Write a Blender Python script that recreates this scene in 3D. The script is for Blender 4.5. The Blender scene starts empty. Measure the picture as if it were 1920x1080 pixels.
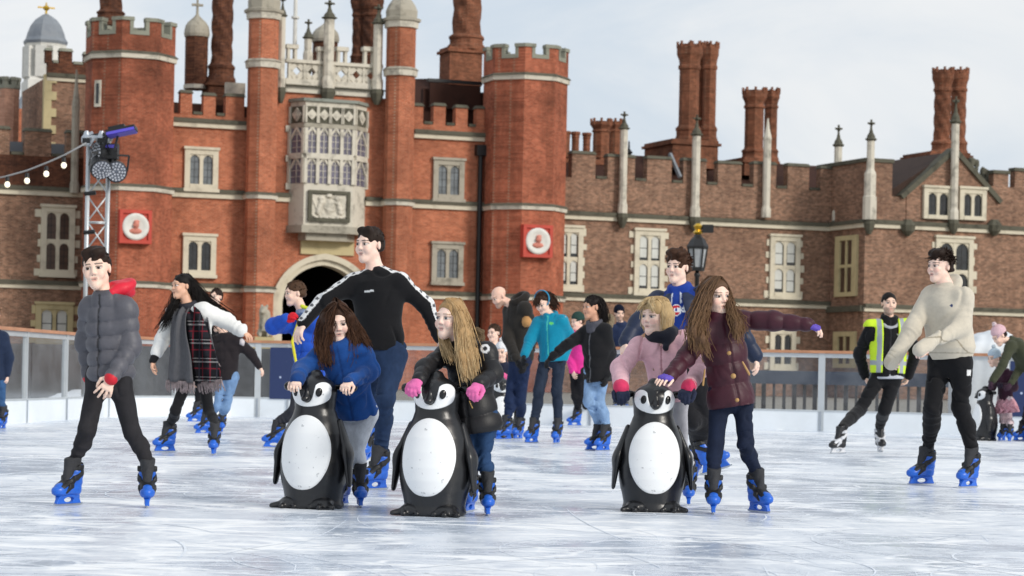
import bpy, bmesh, math, random
import numpy as np
from mathutils import Vector, Matrix

random.seed(7)
RNG = np.random.default_rng(7)
SC = bpy.context.scene
COL = SC.collection
PI = math.pi

# ------------------------------------------------------------------ camera model
F = 4500.0            # focal length in pixels of a 1920 wide frame
CH = 0.78             # eye height above the ice
YH = 704.5            # horizon row at the frame centre
ROLL = math.radians(1.2)
CA, SA = math.cos(ROLL), math.sin(ROLL)


def ray(px, py):
    sx, sy = px - 960.0, YH - py
    return (sx * CA - sy * SA) / F, (sx * SA + sy * CA) / F


def P(px, py, d):
    ux, uz = ray(px, py)
    return Vector((ux * d, d, CH + uz * d))


def ground(px, py, z=0.0):
    ux, uz = ray(px, py)
    d = (z - CH) / uz
    return Vector((ux * d, d, z))


def lin(c):
    if isinstance(c, str):
        c = c.lstrip('#')
        c = [int(c[i:i + 2], 16) / 255 for i in (0, 2, 4)]
    return tuple((v / 12.92) if v <= 0.04045 else ((v + 0.055) / 1.055) ** 2.4 for v in c)


# ------------------------------------------------------------------ objects
def link(o, parent=None):
    COL.objects.link(o)
    if parent is not None:
        o.parent = parent
    return o


def thing(name, label, cat, loc=(0, 0, 0), rz=0.0, group=None):
    o = bpy.data.objects.new(name, None)
    o.empty_display_size = 0.2
    o.location = loc
    o.rotation_euler = (0, 0, rz)
    o['label'] = label
    o['category'] = cat
    if group:
        o['group'] = group
    return link(o)


def tag(o, label, cat, group=None):
    o['label'] = label
    o['category'] = cat
    if group:
        o['group'] = group
    return o


def struct(o, kind='structure'):
    o['kind'] = kind
    return o


def np_mesh(name, V, Q, mats, smooth=True, cols=None, midx=None):
    """V (n,3) array; Q (m,4) or list of polygons"""
    me = bpy.data.meshes.new(name)
    if isinstance(Q, np.ndarray):
        nf, k = Q.shape
        me.vertices.add(len(V))
        me.vertices.foreach_set('co', np.asarray(V, np.float32).ravel())
        me.loops.add(nf * k)
        me.loops.foreach_set('vertex_index', Q.astype(np.int32).ravel())
        me.polygons.add(nf)
        me.polygons.foreach_set('loop_start', np.arange(0, nf * k, k, dtype=np.int32))
        me.polygons.foreach_set('loop_total', np.full(nf, k, np.int32))
        me.update(calc_edges=True)
    else:
        me.from_pydata([tuple(v) for v in V], [], Q)
        me.update()
    if smooth:
        me.polygons.foreach_set('use_smooth', np.ones(len(me.polygons), bool))
    if cols is not None:
        a = me.color_attributes.new('Col', 'FLOAT_COLOR', 'POINT')
        c4 = np.ones((len(V), 4), np.float32)
        c4[:, :3] = cols
        a.data.foreach_set('color', c4.ravel())
    if not isinstance(mats, (list, tuple)):
        mats = [mats]
    for m in mats:
        me.materials.append(m)
    if midx is not None:
        me.polygons.foreach_set('material_index', np.asarray(midx, np.int32))
    return me


class MB:
    """collects polygons into one mesh"""

    def __init__(s):
        s.v, s.f = [], []

    def add(s, vs, fs):
        o = len(s.v)
        s.v += [tuple(v) for v in vs]
        s.f += [tuple(i + o for i in f) for f in fs]

    def box(s, x0, x1, y0, y1, z0, z1):
        if x0 > x1: x0, x1 = x1, x0
        if y0 > y1: y0, y1 = y1, y0
        if z0 > z1: z0, z1 = z1, z0
        s.add([(x0, y0, z0), (x1, y0, z0), (x1, y1, z0), (x0, y1, z0),
               (x0, y0, z1), (x1, y0, z1), (x1, y1, z1), (x0, y1, z1)],
              [(3, 2, 1, 0), (4, 5, 6, 7), (0, 1, 5, 4), (1, 2, 6, 5), (2, 3, 7, 6), (3, 0, 4, 7)])

    def obox(s, c, ax, half):
        """oriented box: centre, three unit axes, half sizes"""
        c = Vector(c); a = [Vector(v) * h for v, h in zip(ax, half)]
        vs = [c + a[0] * i + a[1] * j + a[2] * k for k in (-1, 1) for i, j in ((-1, -1), (1, -1), (1, 1), (-1, 1))]
        s.add(vs, [(3, 2, 1, 0), (4, 5, 6, 7), (0, 1, 5, 4), (1, 2, 6, 5), (2, 3, 7, 6), (3, 0, 4, 7)])

    def bar(s, a, b, w, h=None, up=(0, 0, 1)):
        a, b = Vector(a), Vector(b)
        d = (b - a); L = d.length
        if L < 1e-6: return
        d.normalize(); u = Vector(up)
        if abs(d.dot(u)) > .98: u = Vector((0, 1, 0))
        r = d.cross(u).normalized(); u = r.cross(d)
        s.obox((a + b) / 2, (r, u, d), (w / 2, (h or w) / 2, L / 2))

    def tube(s, pts, rad, n=8, cap=True):
        pts = [Vector(p) for p in pts]
        rings = []
        o = len(s.v); prev = None
        for i, p in enumerate(pts):
            d = (pts[min(i + 1, len(pts) - 1)] - pts[max(i - 1, 0)])
            d = d.normalized() if d.length > 1e-9 else Vector((0, 0, 1))
            if prev is None:
                u = Vector((0, 0, 1)) if abs(d.z) < .9 else Vector((0, 1, 0))
            else:
                u = prev
            r = d.cross(u)
            r = r.normalized() if r.length > 1e-6 else Vector((1, 0, 0))
            u = r.cross(d); prev = u
            R = rad[i] if isinstance(rad, (list, tuple)) else rad
            for k in range(n):
                a = 2 * PI * k / n
                s.v.append(tuple(p + r * (math.cos(a) * R) + u * (math.sin(a) * R)))
        for i in range(len(pts) - 1):
            for k in range(n):
                a = o + i * n + k; b = o + i * n + (k + 1) % n
                s.f.append((a, b, b + n, a + n))
        if cap:
            s.f.append(tuple(o + k for k in range(n))[::-1])
            s.f.append(tuple(o + (len(pts) - 1) * n + k for k in range(n)))

    def lathe(s, prof, n=8, c=(0, 0, 0), rot=0.0, cap=True, tw=None):
        """prof: list of (r, z); tw(k, i) -> radius factor"""
        o = len(s.v)
        for i, (r, z) in enumerate(prof):
            for k in range(n):
                a = rot + 2 * PI * k / n
                R = r * (tw(a, z) if tw else 1)
                s.v.append((c[0] + math.cos(a) * R, c[1] + math.sin(a) * R, c[2] + z))
        for i in range(len(prof) - 1):
            for k in range(n):
                a = o + i * n + k; b = o + i * n + (k + 1) % n
                s.f.append((a, b, b + n, a + n))
        if cap:
            s.f.append(tuple(o + k for k in range(n))[::-1])
            s.f.append(tuple(o + (len(prof) - 1) * n + k for k in range(n)))

    def prism(s, poly, y0, y1):
        """polygon in (x, z) counter-clockwise seen from -y, extruded along y"""
        n = len(poly)
        vs = [(x, y0, z) for x, z in poly] + [(x, y1, z) for x, z in poly]
        fs = [tuple(range(n)), tuple(range(2 * n - 1, n - 1, -1))]
        for i in range(n):
            j = (i + 1) % n
            fs.append((j, i, i + n, j + n))
        s.add(vs, fs)

    def build(s, name, mat, parent=None, smooth=False, auto=None):
        me = bpy.data.meshes.new(name)
        me.from_pydata(s.v, [], s.f)
        me.update()
        if smooth:
            me.polygons.foreach_set('use_smooth', np.ones(len(me.polygons), bool))
        for m in (mat if isinstance(mat, (list, tuple)) else [mat]):
            me.materials.append(m)
        o = bpy.data.objects.new(name, me)
        return link(o, parent)


# ------------------------------------------------------------------ implicit surfaces
def noise3(x, y, z, f, seed=0, n=5):
    r = np.random.default_rng(seed)
    out = 0
    for i in range(n):
        k = r.normal(size=3); k /= np.linalg.norm(k)
        k2 = r.normal(size=3); k2 /= np.linalg.norm(k2)
        fr = f * r.uniform(.7, 1.5)
        w = np.sin((x * k2[0] + y * k2[1] + z * k2[2]) * fr * .8 + r.uniform(0, 6))
        out = out + np.sin((x * k[0] + y * k[1] + z * k[2]) * fr + r.uniform(0, 6) + 1.6 * w)
    return out / n ** .5 * .7


def crease(x, y, z, f, A, seed=0, st=(1, 1, 1)):
    n1 = noise3(x * st[0], y * st[1], z * st[2], f, seed, 4)
    n2 = noise3(x, y, z, f * .45, seed + 9, 3)
    return A * (np.exp(-(n1 / .22) ** 2) * np.clip(n2 + .35, 0, 1) * 1.3 - .35) + A * .5 * noise3(x, y, z, f * .6, seed + 5, 3)


class Op:
    pass


class SDF:
    def __init__(s, vox=.008, k=.02, origin=(0, 0, 0)):
        s.vox, s.k, s.ops, s.o = vox, k, [], np.array(origin, np.float64)
        s.disp = None
        s.paint = []
        s.fine = []

    def _add(s, fn, lo, hi, k, col, mode):
        op = Op(); op.fn, op.lo, op.hi = fn, np.array(lo), np.array(hi)
        op.k = s.k if k is None else k
        op.col = None if col is None else np.array(lin(col) if isinstance(col, str) else col)
        op.mode = mode
        s.ops.append(op)
        return s

    def cap(s, a, b, ra, rb=None, k=None, col=None, flat=None, rip=None, mode='+', pts=None):
        a = np.array(a, float) - s.o; b = np.array(b, float) - s.o
        rb = ra if rb is None else rb
        d = b - a; L2 = max(float(d @ d), 1e-12); L = L2 ** .5
        if flat is not None:
            e, f = np.array(flat[0], float), flat[1]
            e = e / np.linalg.norm(e)

        def fn(x, y, z):
            px, py, pz = x - a[0], y - a[1], z - a[2]
            t = np.clip((px * d[0] + py * d[1] + pz * d[2]) / L2, 0, 1)
            qx, qy, qz = px - t * d[0], py - t * d[1], pz - t * d[2]
            q2 = qx * qx + qy * qy + qz * qz
            sc = 1.0
            if flat is not None:
                c = qx * e[0] + qy * e[1] + qz * e[2]
                q2 = q2 + c * c * (1 / f ** 2 - 1)
                sc = .5 + .5 * f
            r = ra + (rb - ra) * t
            if rip is not None:
                kind, A, lam = rip[:3]
                ph = rip[3] if len(rip) > 3 else 0.
                if kind == 'puff':
                    r = r + A * (np.sqrt(np.abs(np.sin(PI * (L * t / lam) + ph)) + .004) - .75)
                else:
                    w = noise3(x, y, z, 13, 3, 2)
                    am = np.clip(noise3(x, y, z, 17, 7 + int(ph * 3), 3) + .25, 0, 1.2)
                    r = r + A * am * (1.3 - 2.2 * np.abs(np.sin(PI * L * t / lam * .8 + ph + 1.5 * w + 9 * (qx * .7 + qy * .3 + qz * .5))))
            return (np.sqrt(q2) - r) * sc
        R = max(ra, rb) + .012
        return s._add(fn, np.minimum(a, b) - R, np.maximum(a, b) + R, k, col, mode)

    def ell(s, c, r, M=None, k=None, col=None, mode='+'):
        c = np.array(c, float) - s.o
        r = np.array(r, float) if np.ndim(r) else np.array([r, r, r], float)
        M = np.eye(3) if M is None else np.array(M)

        def fn(x, y, z):
            px, py, pz = x - c[0], y - c[1], z - c[2]
            ux = px * M[0, 0] + py * M[1, 0] + pz * M[2, 0]
            uy = px * M[0, 1] + py * M[1, 1] + pz * M[2, 1]
            uz = px * M[0, 2] + py * M[1, 2] + pz * M[2, 2]
            k0 = np.sqrt((ux / r[0]) ** 2 + (uy / r[1]) ** 2 + (uz / r[2]) ** 2) + 1e-9
            k1 = np.sqrt((ux / r[0] ** 2) ** 2 + (uy / r[1] ** 2) ** 2 + (uz / r[2] ** 2) ** 2) + 1e-9
            return k0 * (k0 - 1) / k1
        R = r.max()
        return s._add(fn, c - R, c + R, k, col, mode)

    def box(s, c, h, M=None, rad=.004, k=None, col=None, mode='+'):
        c = np.array(c, float) - s.o; h = np.array(h, float) - rad
        M = np.eye(3) if M is None else np.array(M)

        def fn(x, y, z):
            px, py, pz = x - c[0], y - c[1], z - c[2]
            ux = np.abs(px * M[0, 0] + py * M[1, 0] + pz * M[2, 0]) - h[0]
            uy = np.abs(px * M[0, 1] + py * M[1, 1] + pz * M[2, 1]) - h[1]
            uz = np.abs(px * M[0, 2] + py * M[1, 2] + pz * M[2, 2]) - h[2]
            o = np.sqrt(np.maximum(ux, 0) ** 2 + np.maximum(uy, 0) ** 2 + np.maximum(uz, 0) ** 2)
            return o + np.minimum(np.maximum(np.maximum(ux, uy), uz), 0) - rad
        R = float(np.linalg.norm(h)) + rad
        return s._add(fn, c - R, c + R, k, col, mode)

    def torus(s, c, n, R, r, k=None, col=None, mode='+'):
        c = np.array(c, float) - s.o; n = np.array(n, float); n = n / np.linalg.norm(n)

        def fn(x, y, z):
            px, py, pz = x - c[0], y - c[1], z - c[2]
            h = px * n[0] + py * n[1] + pz * n[2]
            q = np.sqrt(np.maximum(px * px + py * py + pz * pz - h * h, 0)) - R
            return np.sqrt(q * q + h * h) - r
        return s._add(fn, c - R - r, c + R + r, k, col, mode)

    def clip(s, c, n, k=.004):
        c = np.array(c, float) - s.o; n = np.array(n, float); n = n / np.linalg.norm(n)

        def fn(x, y, z):
            return (x - c[0]) * n[0] + (y - c[1]) * n[1] + (z - c[2]) * n[2]
        return s._add(fn, [0, 0, 0], [0, 0, 0], k, None, '^')

    def custom(s, fn, lo, hi, k=None, col=None, mode='+'):
        o = s.o
        return s._add(lambda x, y, z: fn(x + o[0], y + o[1], z + o[2]), np.array(lo) - o, np.array(hi) - o, k, col, mode)

    def pt(s, fn, col):
        """paint: fn(x,y,z world) < 0 -> colour"""
        s.paint.append((fn, np.array(lin(col) if isinstance(col, str) else col)))
        return s

    def eval(s, x, y, z):
        D = np.full(np.broadcast(x, y, z).shape, .5)
        for op in s.ops:
            D = s._comb(D, op.fn(x, y, z), op)
        return D

    @staticmethod
    def _comb(D, d, op):
        k = max(op.k, 1e-5)
        if op.mode == '+':
            h = np.maximum(k - np.abs(D - d), 0)
            return np.minimum(D, d) - h * h / (4 * k)
        if op.mode == '-':
            d = -d
        h = np.maximum(k - np.abs(D - d), 0)
        return np.maximum(D, d) + h * h / (4 * k)

    def mesh(s, name, mats, base='#808080', smooth=True, raw=False):
        h = s.vox
        pl = [op for op in s.ops if op.mode == '+']
        lo = np.min([op.lo for op in pl], 0) - 3 * h - .01
        hi = np.max([op.hi for op in pl], 0) + 3 * h + .01
        ax = []
        for i in range(3):
            a = [lo[i]]
            while a[-1] < hi[i]:
                st = h
                for f in s.fine:
                    if f[0][i] - s.o[i] - h < a[-1] < f[1][i] - s.o[i]: st = min(st, f[2])
                a.append(a[-1] + st)
            ax.append(np.array(a, np.float32))
        n = np.array([len(a) for a in ax])
        D = np.full(n, .5, np.float32)
        for op in s.ops:
            if op.mode == '^':
                i0, i1 = [0, 0, 0], list(n)
            else:
                m = op.k + 3 * h
                i0 = [max(0, int(np.searchsorted(ax[i], op.lo[i] - m)) - 1) for i in range(3)]
                i1 = [min(int(n[i]), int(np.searchsorted(ax[i], op.hi[i] + m)) + 1) for i in range(3)]
                if any(b <= a for a, b in zip(i0, i1)):
                    continue
            sl = tuple(slice(a, b) for a, b in zip(i0, i1))
            x = ax[0][sl[0], None, None]; y = ax[1][None, sl[1], None]; z = ax[2][None, None, sl[2]]
            d = op.fn(x, y, z)
            D[sl] = s._comb(D[sl], d, op)
        if s.disp is not None:
            I = np.nonzero(np.abs(D) < .035)
            D[I] += s.disp(ax[0][I[0]] + s.o[0], ax[1][I[1]] + s.o[1], ax[2][I[2]] + s.o[2])
        # surface nets
        S = D < 0
        cnt = np.zeros([k - 1 for k in n], np.int8)
        for i in (0, 1):
            for j in (0, 1):
                for k in (0, 1):
                    cnt += S[i:n[0] - 1 + i, j:n[1] - 1 + j, k:n[2] - 1 + k]
        act = (cnt > 0) & (cnt < 8)
        C = np.argwhere(act)
        ids = np.full(act.shape, -1, np.int32)
        ids[act] = np.arange(len(C))
        ps = np.zeros((len(C), 3)); ct = np.zeros(len(C))
        cor = [(i, j, k) for i in (0, 1) for j in (0, 1) for k in (0, 1)]
        val = {c: D[C[:, 0] + c[0], C[:, 1] + c[1], C[:, 2] + c[2]] for c in cor}
        for a in cor:
            for axn in range(3):
                if a[axn] == 1: continue
                b = list(a); b[axn] = 1; b = tuple(b)
                d0, d1 = val[a], val[b]
                cr = (d0 < 0) != (d1 < 0)
                den = np.where(cr, d0 - d1, 1)
                t = np.where(cr, d0 / den, 0)
                p = np.tile(np.array(a, float), (len(C), 1)); p[:, axn] = t
                ps += p * cr[:, None]; ct += cr
        fr = ps / np.maximum(ct, 1)[:, None]
        V = np.stack([ax[i][C[:, i]] + fr[:, i] * (ax[i][C[:, i] + 1] - ax[i][C[:, i]]) for i in range(3)], 1).astype(np.float64)
        quads = []
        for axn in range(3):
            o1, o2 = [(1, 2), (2, 0), (0, 1)][axn]
            sh = [slice(None)] * 3
            A = [slice(None)] * 3; B = [slice(None)] * 3
            A[axn] = slice(0, n[axn] - 1); B[axn] = slice(1, n[axn])
            a, b = S[tuple(A)], S[tuple(B)]
            E = np.argwhere(a != b)
            ok = (E[:, o1] > 0) & (E[:, o2] > 0) & (E[:, o1] < n[o1] - 1) & (E[:, o2] < n[o2] - 1)
            E = E[ok]
            inn = a[E[:, 0], E[:, 1], E[:, 2]]
            def cell(d1, d2):
                q = E.copy(); q[:, o1] -= d1; q[:, o2] -= d2
                return ids[q[:, 0], q[:, 1], q[:, 2]]
            q = np.stack([cell(1, 1), cell(0, 1), cell(0, 0), cell(1, 0)], 1)
            q[~inn] = q[~inn][:, ::-1]
            quads.append(q)
        Q = np.concatenate(quads)
        # colours
        cols = np.tile(np.array(lin(base) if isinstance(base, str) else base), (len(V), 1))
        best = np.full(len(V), 9.)
        for op in pl:
            if op.col is None: continue
            m = np.all((V > op.lo - .03) & (V < op.hi + .03), 1)
            I = np.nonzero(m)[0]
            if not len(I): continue
            d = op.fn(V[I, 0], V[I, 1], V[I, 2])
            up = d < best[I]
            best[I[up]] = d[up]; cols[I[up]] = op.col
        W = V + s.o
        for fn, c in s.paint:
            m = fn(W[:, 0], W[:, 1], W[:, 2]) < 0
            cols[m] = c
        if raw: return V, Q, cols
        return np_mesh(name, V, Q, mats, smooth, cols)

    def obj(s, name, mats, parent=None, base='#808080', label=None):
        me = s.mesh(name, mats, base)
        o = bpy.data.objects.new(name, me)
        link(o, parent)
        if parent is None:
            o.location = s.o
        if label: o['label'] = label
        return o


# ------------------------------------------------------------------ materials
def newmat(name):
    m = bpy.data.materials.new(name)
    m.use_nodes = True
    nt = m.node_tree
    b = nt.nodes['Principled BSDF']
    return m, nt, b


def N(nt, t, **kw):
    n = nt.nodes.new(t)
    for k, v in kw.items():
        if k.startswith('i_'):
            n.inputs[k[2:].replace('_', ' ')].default_value = v
        else:
            setattr(n, k, v)
    return n


def plain(name, col, rough=.6, metal=0., bump=0., bscale=30., vary=.12, vscale=4., spec=.5):
    m, nt, b = newmat(name)
    L = nt.links
    c = lin(col) if isinstance(col, str) else col
    tc = N(nt, 'ShaderNodeTexCoord')
    nz = N(nt, 'ShaderNodeTexNoise', i_Scale=vscale, i_Detail=6.0, i_Roughness=.65)
    L.new(tc.outputs['Object'], nz.inputs['Vector'])
    mr = N(nt, 'ShaderNodeMapRange'); mr.inputs[1].default_value = .3; mr.inputs[2].default_value = .7
    mr.inputs[3].default_value = 1 - vary; mr.inputs[4].default_value = 1 + vary
    L.new(nz.outputs['Fac'], mr.inputs[0])
    mx = N(nt, 'ShaderNodeMix', data_type='RGBA', blend_type='MULTIPLY'); mx.inputs[0].default_value = 1
    mx.inputs[6].default_value = (*c, 1)
    L.new(mr.outputs[0], mx.inputs[7])
    L.new(mx.outputs[2], b.inputs['Base Color'])
    b.inputs['Roughness'].default_value = rough
    b.inputs['Metallic'].default_value = metal
    b.inputs['Specular IOR Level'].default_value = spec
    if bump:
        n2 = N(nt, 'ShaderNodeTexNoise', i_Scale=bscale, i_Detail=5.0)
        L.new(tc.outputs['Object'], n2.inputs['Vector'])
        bp = N(nt, 'ShaderNodeBump'); bp.inputs['Strength'].default_value = bump; bp.inputs['Distance'].default_value = .02
        L.new(n2.outputs['Fac'], bp.inputs['Height'])
        L.new(bp.outputs[0], b.inputs['Normal'])
    return m


def vcol(name, rough=.7, bump=.2, bscale=250., vary=.15, vscale=18., spec=.4, dist=.004, sheen=0., stretch=None, sss=0., coat=0.):
    """material that takes its colour from the mesh's own colour attribute"""
    m, nt, b = newmat(name)
    L = nt.links
    at = N(nt, 'ShaderNodeAttribute', attribute_name='Col')
    tc = N(nt, 'ShaderNodeTexCoord')
    vec = tc.outputs['Object']
    if stretch:
        mp = N(nt, 'ShaderNodeMapping'); mp.inputs['Scale'].default_value = stretch
        L.new(vec, mp.inputs['Vector']); vec = mp.outputs[0]
    nz = N(nt, 'ShaderNodeTexNoise', i_Scale=vscale, i_Detail=7.0, i_Roughness=.7)
    L.new(vec, nz.inputs['Vector'])
    mr = N(nt, 'ShaderNodeMapRange'); mr.inputs[1].default_value = .3; mr.inputs[2].default_value = .7
    mr.inputs[3].default_value = 1 - vary; mr.inputs[4].default_value = 1 + vary
    L.new(nz.outputs['Fac'], mr.inputs[0])
    mx = N(nt, 'ShaderNodeMix', data_type='RGBA', blend_type='MULTIPLY'); mx.inputs[0].default_value = 1
    L.new(at.outputs['Color'], mx.inputs[6]); L.new(mr.outputs[0], mx.inputs[7])
    L.new(mx.outputs[2], b.inputs['Base Color'])
    b.inputs['Roughness'].default_value = rough
    b.inputs['Specular IOR Level'].default_value = spec
    if sheen: b.inputs['Sheen Weight'].default_value = sheen
    if coat: b.inputs['Coat Weight'].default_value = coat; b.inputs['Coat Roughness'].default_value = .15
    if sss:
        b.inputs['Subsurface Weight'].default_value = sss
        b.inputs['Subsurface Radius'].default_value = (.012, .005, .003)
    if bump:
        n2 = N(nt, 'ShaderNodeTexNoise', i_Scale=bscale, i_Detail=4.0)
        L.new(vec, n2.inputs['Vector'])
        bp = N(nt, 'ShaderNodeBump'); bp.inputs['Strength'].default_value = bump; bp.inputs['Distance'].default_value = dist
        L.new(n2.outputs['Fac'], bp.inputs['Height'])
        L.new(bp.outputs[0], b.inputs['Normal'])
    return m


def brick(name, c1, c2, mortar, stain=.5, stainc='#2a2220', sscale=.35, mott=.3, streak=.3, bw=.23, bh=.075, msc=2.6):
    m, nt, b = newmat(name)
    L = nt.links
    tc = N(nt, 'ShaderNodeTexCoord')
    sp = N(nt, 'ShaderNodeSeparateXYZ'); L.new(tc.outputs['Object'], sp.inputs[0])
    ad = N(nt, 'ShaderNodeMath', operation='MULTIPLY_ADD'); ad.inputs[1].default_value = .8
    L.new(sp.outputs[1], ad.inputs[0]); L.new(sp.outputs[0], ad.inputs[2])
    cb = N(nt, 'ShaderNodeCombineXYZ'); L.new(ad.outputs[0], cb.inputs[0]); L.new(sp.outputs[2], cb.inputs[1])
    bt = N(nt, 'ShaderNodeTexBrick'); bt.inputs['Scale'].default_value = 1
    bt.inputs['Brick Width'].default_value = bw; bt.inputs['Row Height'].default_value = bh
    bt.inputs['Mortar Size'].default_value = .008; bt.inputs['Mortar Smooth'].default_value = .3
    bt.inputs['Color1'].default_value = (*lin(c1), 1); bt.inputs['Color2'].default_value = (*lin(c2), 1)
    bt.inputs['Mortar'].default_value = (*lin(mortar), 1); bt.inputs['Bias'].default_value = -.1
    L.new(cb.outputs[0], bt.inputs['Vector'])
    # mottling of single bricks and small patches
    n1 = N(nt, 'ShaderNodeTexNoise', i_Scale=msc, i_Detail=8.0, i_Roughness=.85)
    L.new(tc.outputs['Object'], n1.inputs['Vector'])
    mr = N(nt, 'ShaderNodeMapRange'); mr.inputs[1].default_value = .34; mr.inputs[2].default_value = .66
    mr.inputs[3].default_value = 1 - mott; mr.inputs[4].default_value = 1 + mott
    L.new(n1.outputs['Fac'], mr.inputs[0])
    mx = N(nt, 'ShaderNodeMix', data_type='RGBA', blend_type='MULTIPLY'); mx.inputs[0].default_value = 1
    L.new(bt.outputs['Color'], mx.inputs[6]); L.new(mr.outputs[0], mx.inputs[7])
    # weather stains
    n2 = N(nt, 'ShaderNodeTexNoise', i_Scale=sscale, i_Detail=7.0, i_Roughness=.68)
    L.new(tc.outputs['Object'], n2.inputs['Vector'])
    r2 = N(nt, 'ShaderNodeMapRange'); r2.inputs[1].default_value = .45; r2.inputs[2].default_value = .75
    r2.inputs[3].default_value = 0; r2.inputs[4].default_value = stain
    L.new(n2.outputs['Fac'], r2.inputs[0])
    m2 = N(nt, 'ShaderNodeMix', data_type='RGBA')
    L.new(r2.outputs[0], m2.inputs[0]); L.new(mx.outputs[2], m2.inputs[6]); m2.inputs[7].default_value = (*lin(stainc), 1)
    # rain streaks
    mp = N(nt, 'ShaderNodeMapping'); mp.inputs['Scale'].default_value = (2.2, 2.2, .12)
    L.new(tc.outputs['Object'], mp.inputs['Vector'])
    n3 = N(nt, 'ShaderNodeTexNoise', i_Scale=1.0, i_Detail=5.0, i_Roughness=.6)
    L.new(mp.outputs[0], n3.inputs['Vector'])
    r3 = N(nt, 'ShaderNodeMapRange'); r3.inputs[1].default_value = .5; r3.inputs[2].default_value = .8
    r3.inputs[3].default_value = 0; r3.inputs[4].default_value = streak
    L.new(n3.outputs['Fac'], r3.inputs[0])
    m3 = N(nt, 'ShaderNodeMix', data_type='RGBA')
    L.new(r3.outputs[0], m3.inputs[0]); L.new(m2.outputs[2], m3.inputs[6]); m3.inputs[7].default_value = (*lin(stainc), 1)
    L.new(m3.outputs[2], b.inputs['Base Color'])
    b.inputs['Roughness'].default_value = .9
    b.inputs['Specular IOR Level'].default_value = .2
    bp = N(nt, 'ShaderNodeBump'); bp.inputs['Strength'].default_value = .5; bp.inputs['Distance'].default_value = .02
    L.new(n1.outputs['Fac'], bp.inputs['Height']); L.new(bp.outputs[0], b.inputs['Normal'])
    return m


def stone(name, c, dark='#3c3a33', amt=.6, sc=1.2, rough=.85):
    m, nt, b = newmat(name)
    L = nt.links
    tc = N(nt, 'ShaderNodeTexCoord')
    n1 = N(nt, 'ShaderNodeTexNoise', i_Scale=sc, i_Detail=8.0, i_Roughness=.75)
    L.new(tc.outputs['Object'], n1.inputs['Vector'])
    cr = N(nt, 'ShaderNodeMapRange'); cr.inputs[1].default_value = .5; cr.inputs[2].default_value = .72
    cr.inputs[3].default_value = 0; cr.inputs[4].default_value = amt
    L.new(n1.outputs['Fac'], cr.inputs[0])
    m2 = N(nt, 'ShaderNodeMix', data_type='RGBA')
    L.new(cr.outputs[0], m2.inputs[0]); m2.inputs[6].default_value = (*lin(c), 1); m2.inputs[7].default_value = (*lin(dark), 1)
    L.new(m2.outputs[2], b.inputs['Base Color'])
    b.inputs['Roughness'].default_value = rough; b.inputs['Specular IOR Level'].default_value = .3
    bp = N(nt, 'ShaderNodeBump'); bp.inputs['Strength'].default_value = .5; bp.inputs['Distance'].default_value = .03
    L.new(n1.outputs['Fac'], bp.inputs['Height']); L.new(bp.outputs[0], b.inputs['Normal'])
    return m
# ------------------------------------------------------------------ camera, light, sky
cam = bpy.data.cameras.new('camera')
cam.sensor_width = 36.0
cam.lens = F / 1920 * 36.0
cam.shift_y = (YH - 540) / 1920
cam.clip_start = .1
cam.clip_end = 5000
cam.dof.use_dof = True
cam.dof.focus_distance = 14.3
cam.dof.aperture_fstop = 6.3
co = link(bpy.data.objects.new('camera', cam))
co.matrix_world = Matrix(((CA, -SA, 0, 0), (0, 0, -1, 0), (SA, CA, 0, CH), (0, 0, 0, 1)))
SC.camera = co
SC.view_settings.view_transform = 'Standard'
SC.view_settings.look = 'None'
SC.view_settings.exposure = 0
SC.view_settings.gamma = 1
SC.cycles.use_denoising = True
SC.cycles.max_bounces = 6
SC.cycles.transparent_max_bounces = 12
SC.cycles.sample_clamp_indirect = 6

SUN_EL, SUN_AZ = math.radians(27), math.radians(52)    # azimuth to the right of straight behind the camera
sd = Vector((math.sin(SUN_AZ) * math.cos(SUN_EL), -math.cos(SUN_AZ) * math.cos(SUN_EL), math.sin(SUN_EL)))
sl = bpy.data.lights.new('sun', 'SUN')
sl.energy = 2.3
sl.angle = math.radians(13)
sl.color = (1, .94, .85)
so = link(bpy.data.objects.new('sun', sl))
so.rotation_euler = sd.to_track_quat('Z', 'Y').to_euler()
so.location = (20, -20, 30)

w = bpy.data.worlds.new('World')
SC.world = w
w.use_nodes = True
nt = w.node_tree
L = nt.links
bg = nt.nodes['Background']
bg.inputs['Strength'].default_value = .104
sky = N(nt, 'ShaderNodeTexSky', sky_type='NISHITA', sun_disc=False)
sky.sun_elevation = SUN_EL
sky.sun_rotation = math.pi - SUN_AZ
sky.air_density = 1.0; sky.dust_density = 2.0
tc = N(nt, 'ShaderNodeTexCoord')
mp = N(nt, 'ShaderNodeMapping'); mp.inputs['Scale'].default_value = (1, 1, 2.6); mp.inputs['Rotation'].default_value = (.1, .25, .3)
L.new(tc.outputs['Generated'], mp.inputs['Vector'])
nz = N(nt, 'ShaderNodeTexNoise', i_Scale=4.5, i_Detail=7.0, i_Roughness=.55, i_Distortion=.5)
L.new(mp.outputs[0], nz.inputs['Vector'])
mr = N(nt, 'ShaderNodeMapRange', interpolation_type='SMOOTHSTEP')
mr.inputs[1].default_value = .36; mr.inputs[2].default_value = .64; mr.inputs[3].default_value = .0; mr.inputs[4].default_value = 1.0
L.new(nz.outputs['Fac'], mr.inputs[0])
cl = N(nt, 'ShaderNodeMix', data_type='RGBA')
L.new(mr.outputs[0], cl.inputs[0])
cl.inputs[6].default_value = (6.5, 7.3, 8.2, 1)     # grey blue cloud
cl.inputs[7].default_value = (8.9, 9.0, 9.1, 1)     # bright cloud
mx = N(nt, 'ShaderNodeMix', data_type='RGBA'); mx.inputs[0].default_value = .9
L.new(sky.outputs[0], mx.inputs[6]); L.new(cl.outputs[2], mx.inputs[7])
L.new(mx.outputs[2], bg.inputs['Color'])

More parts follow.
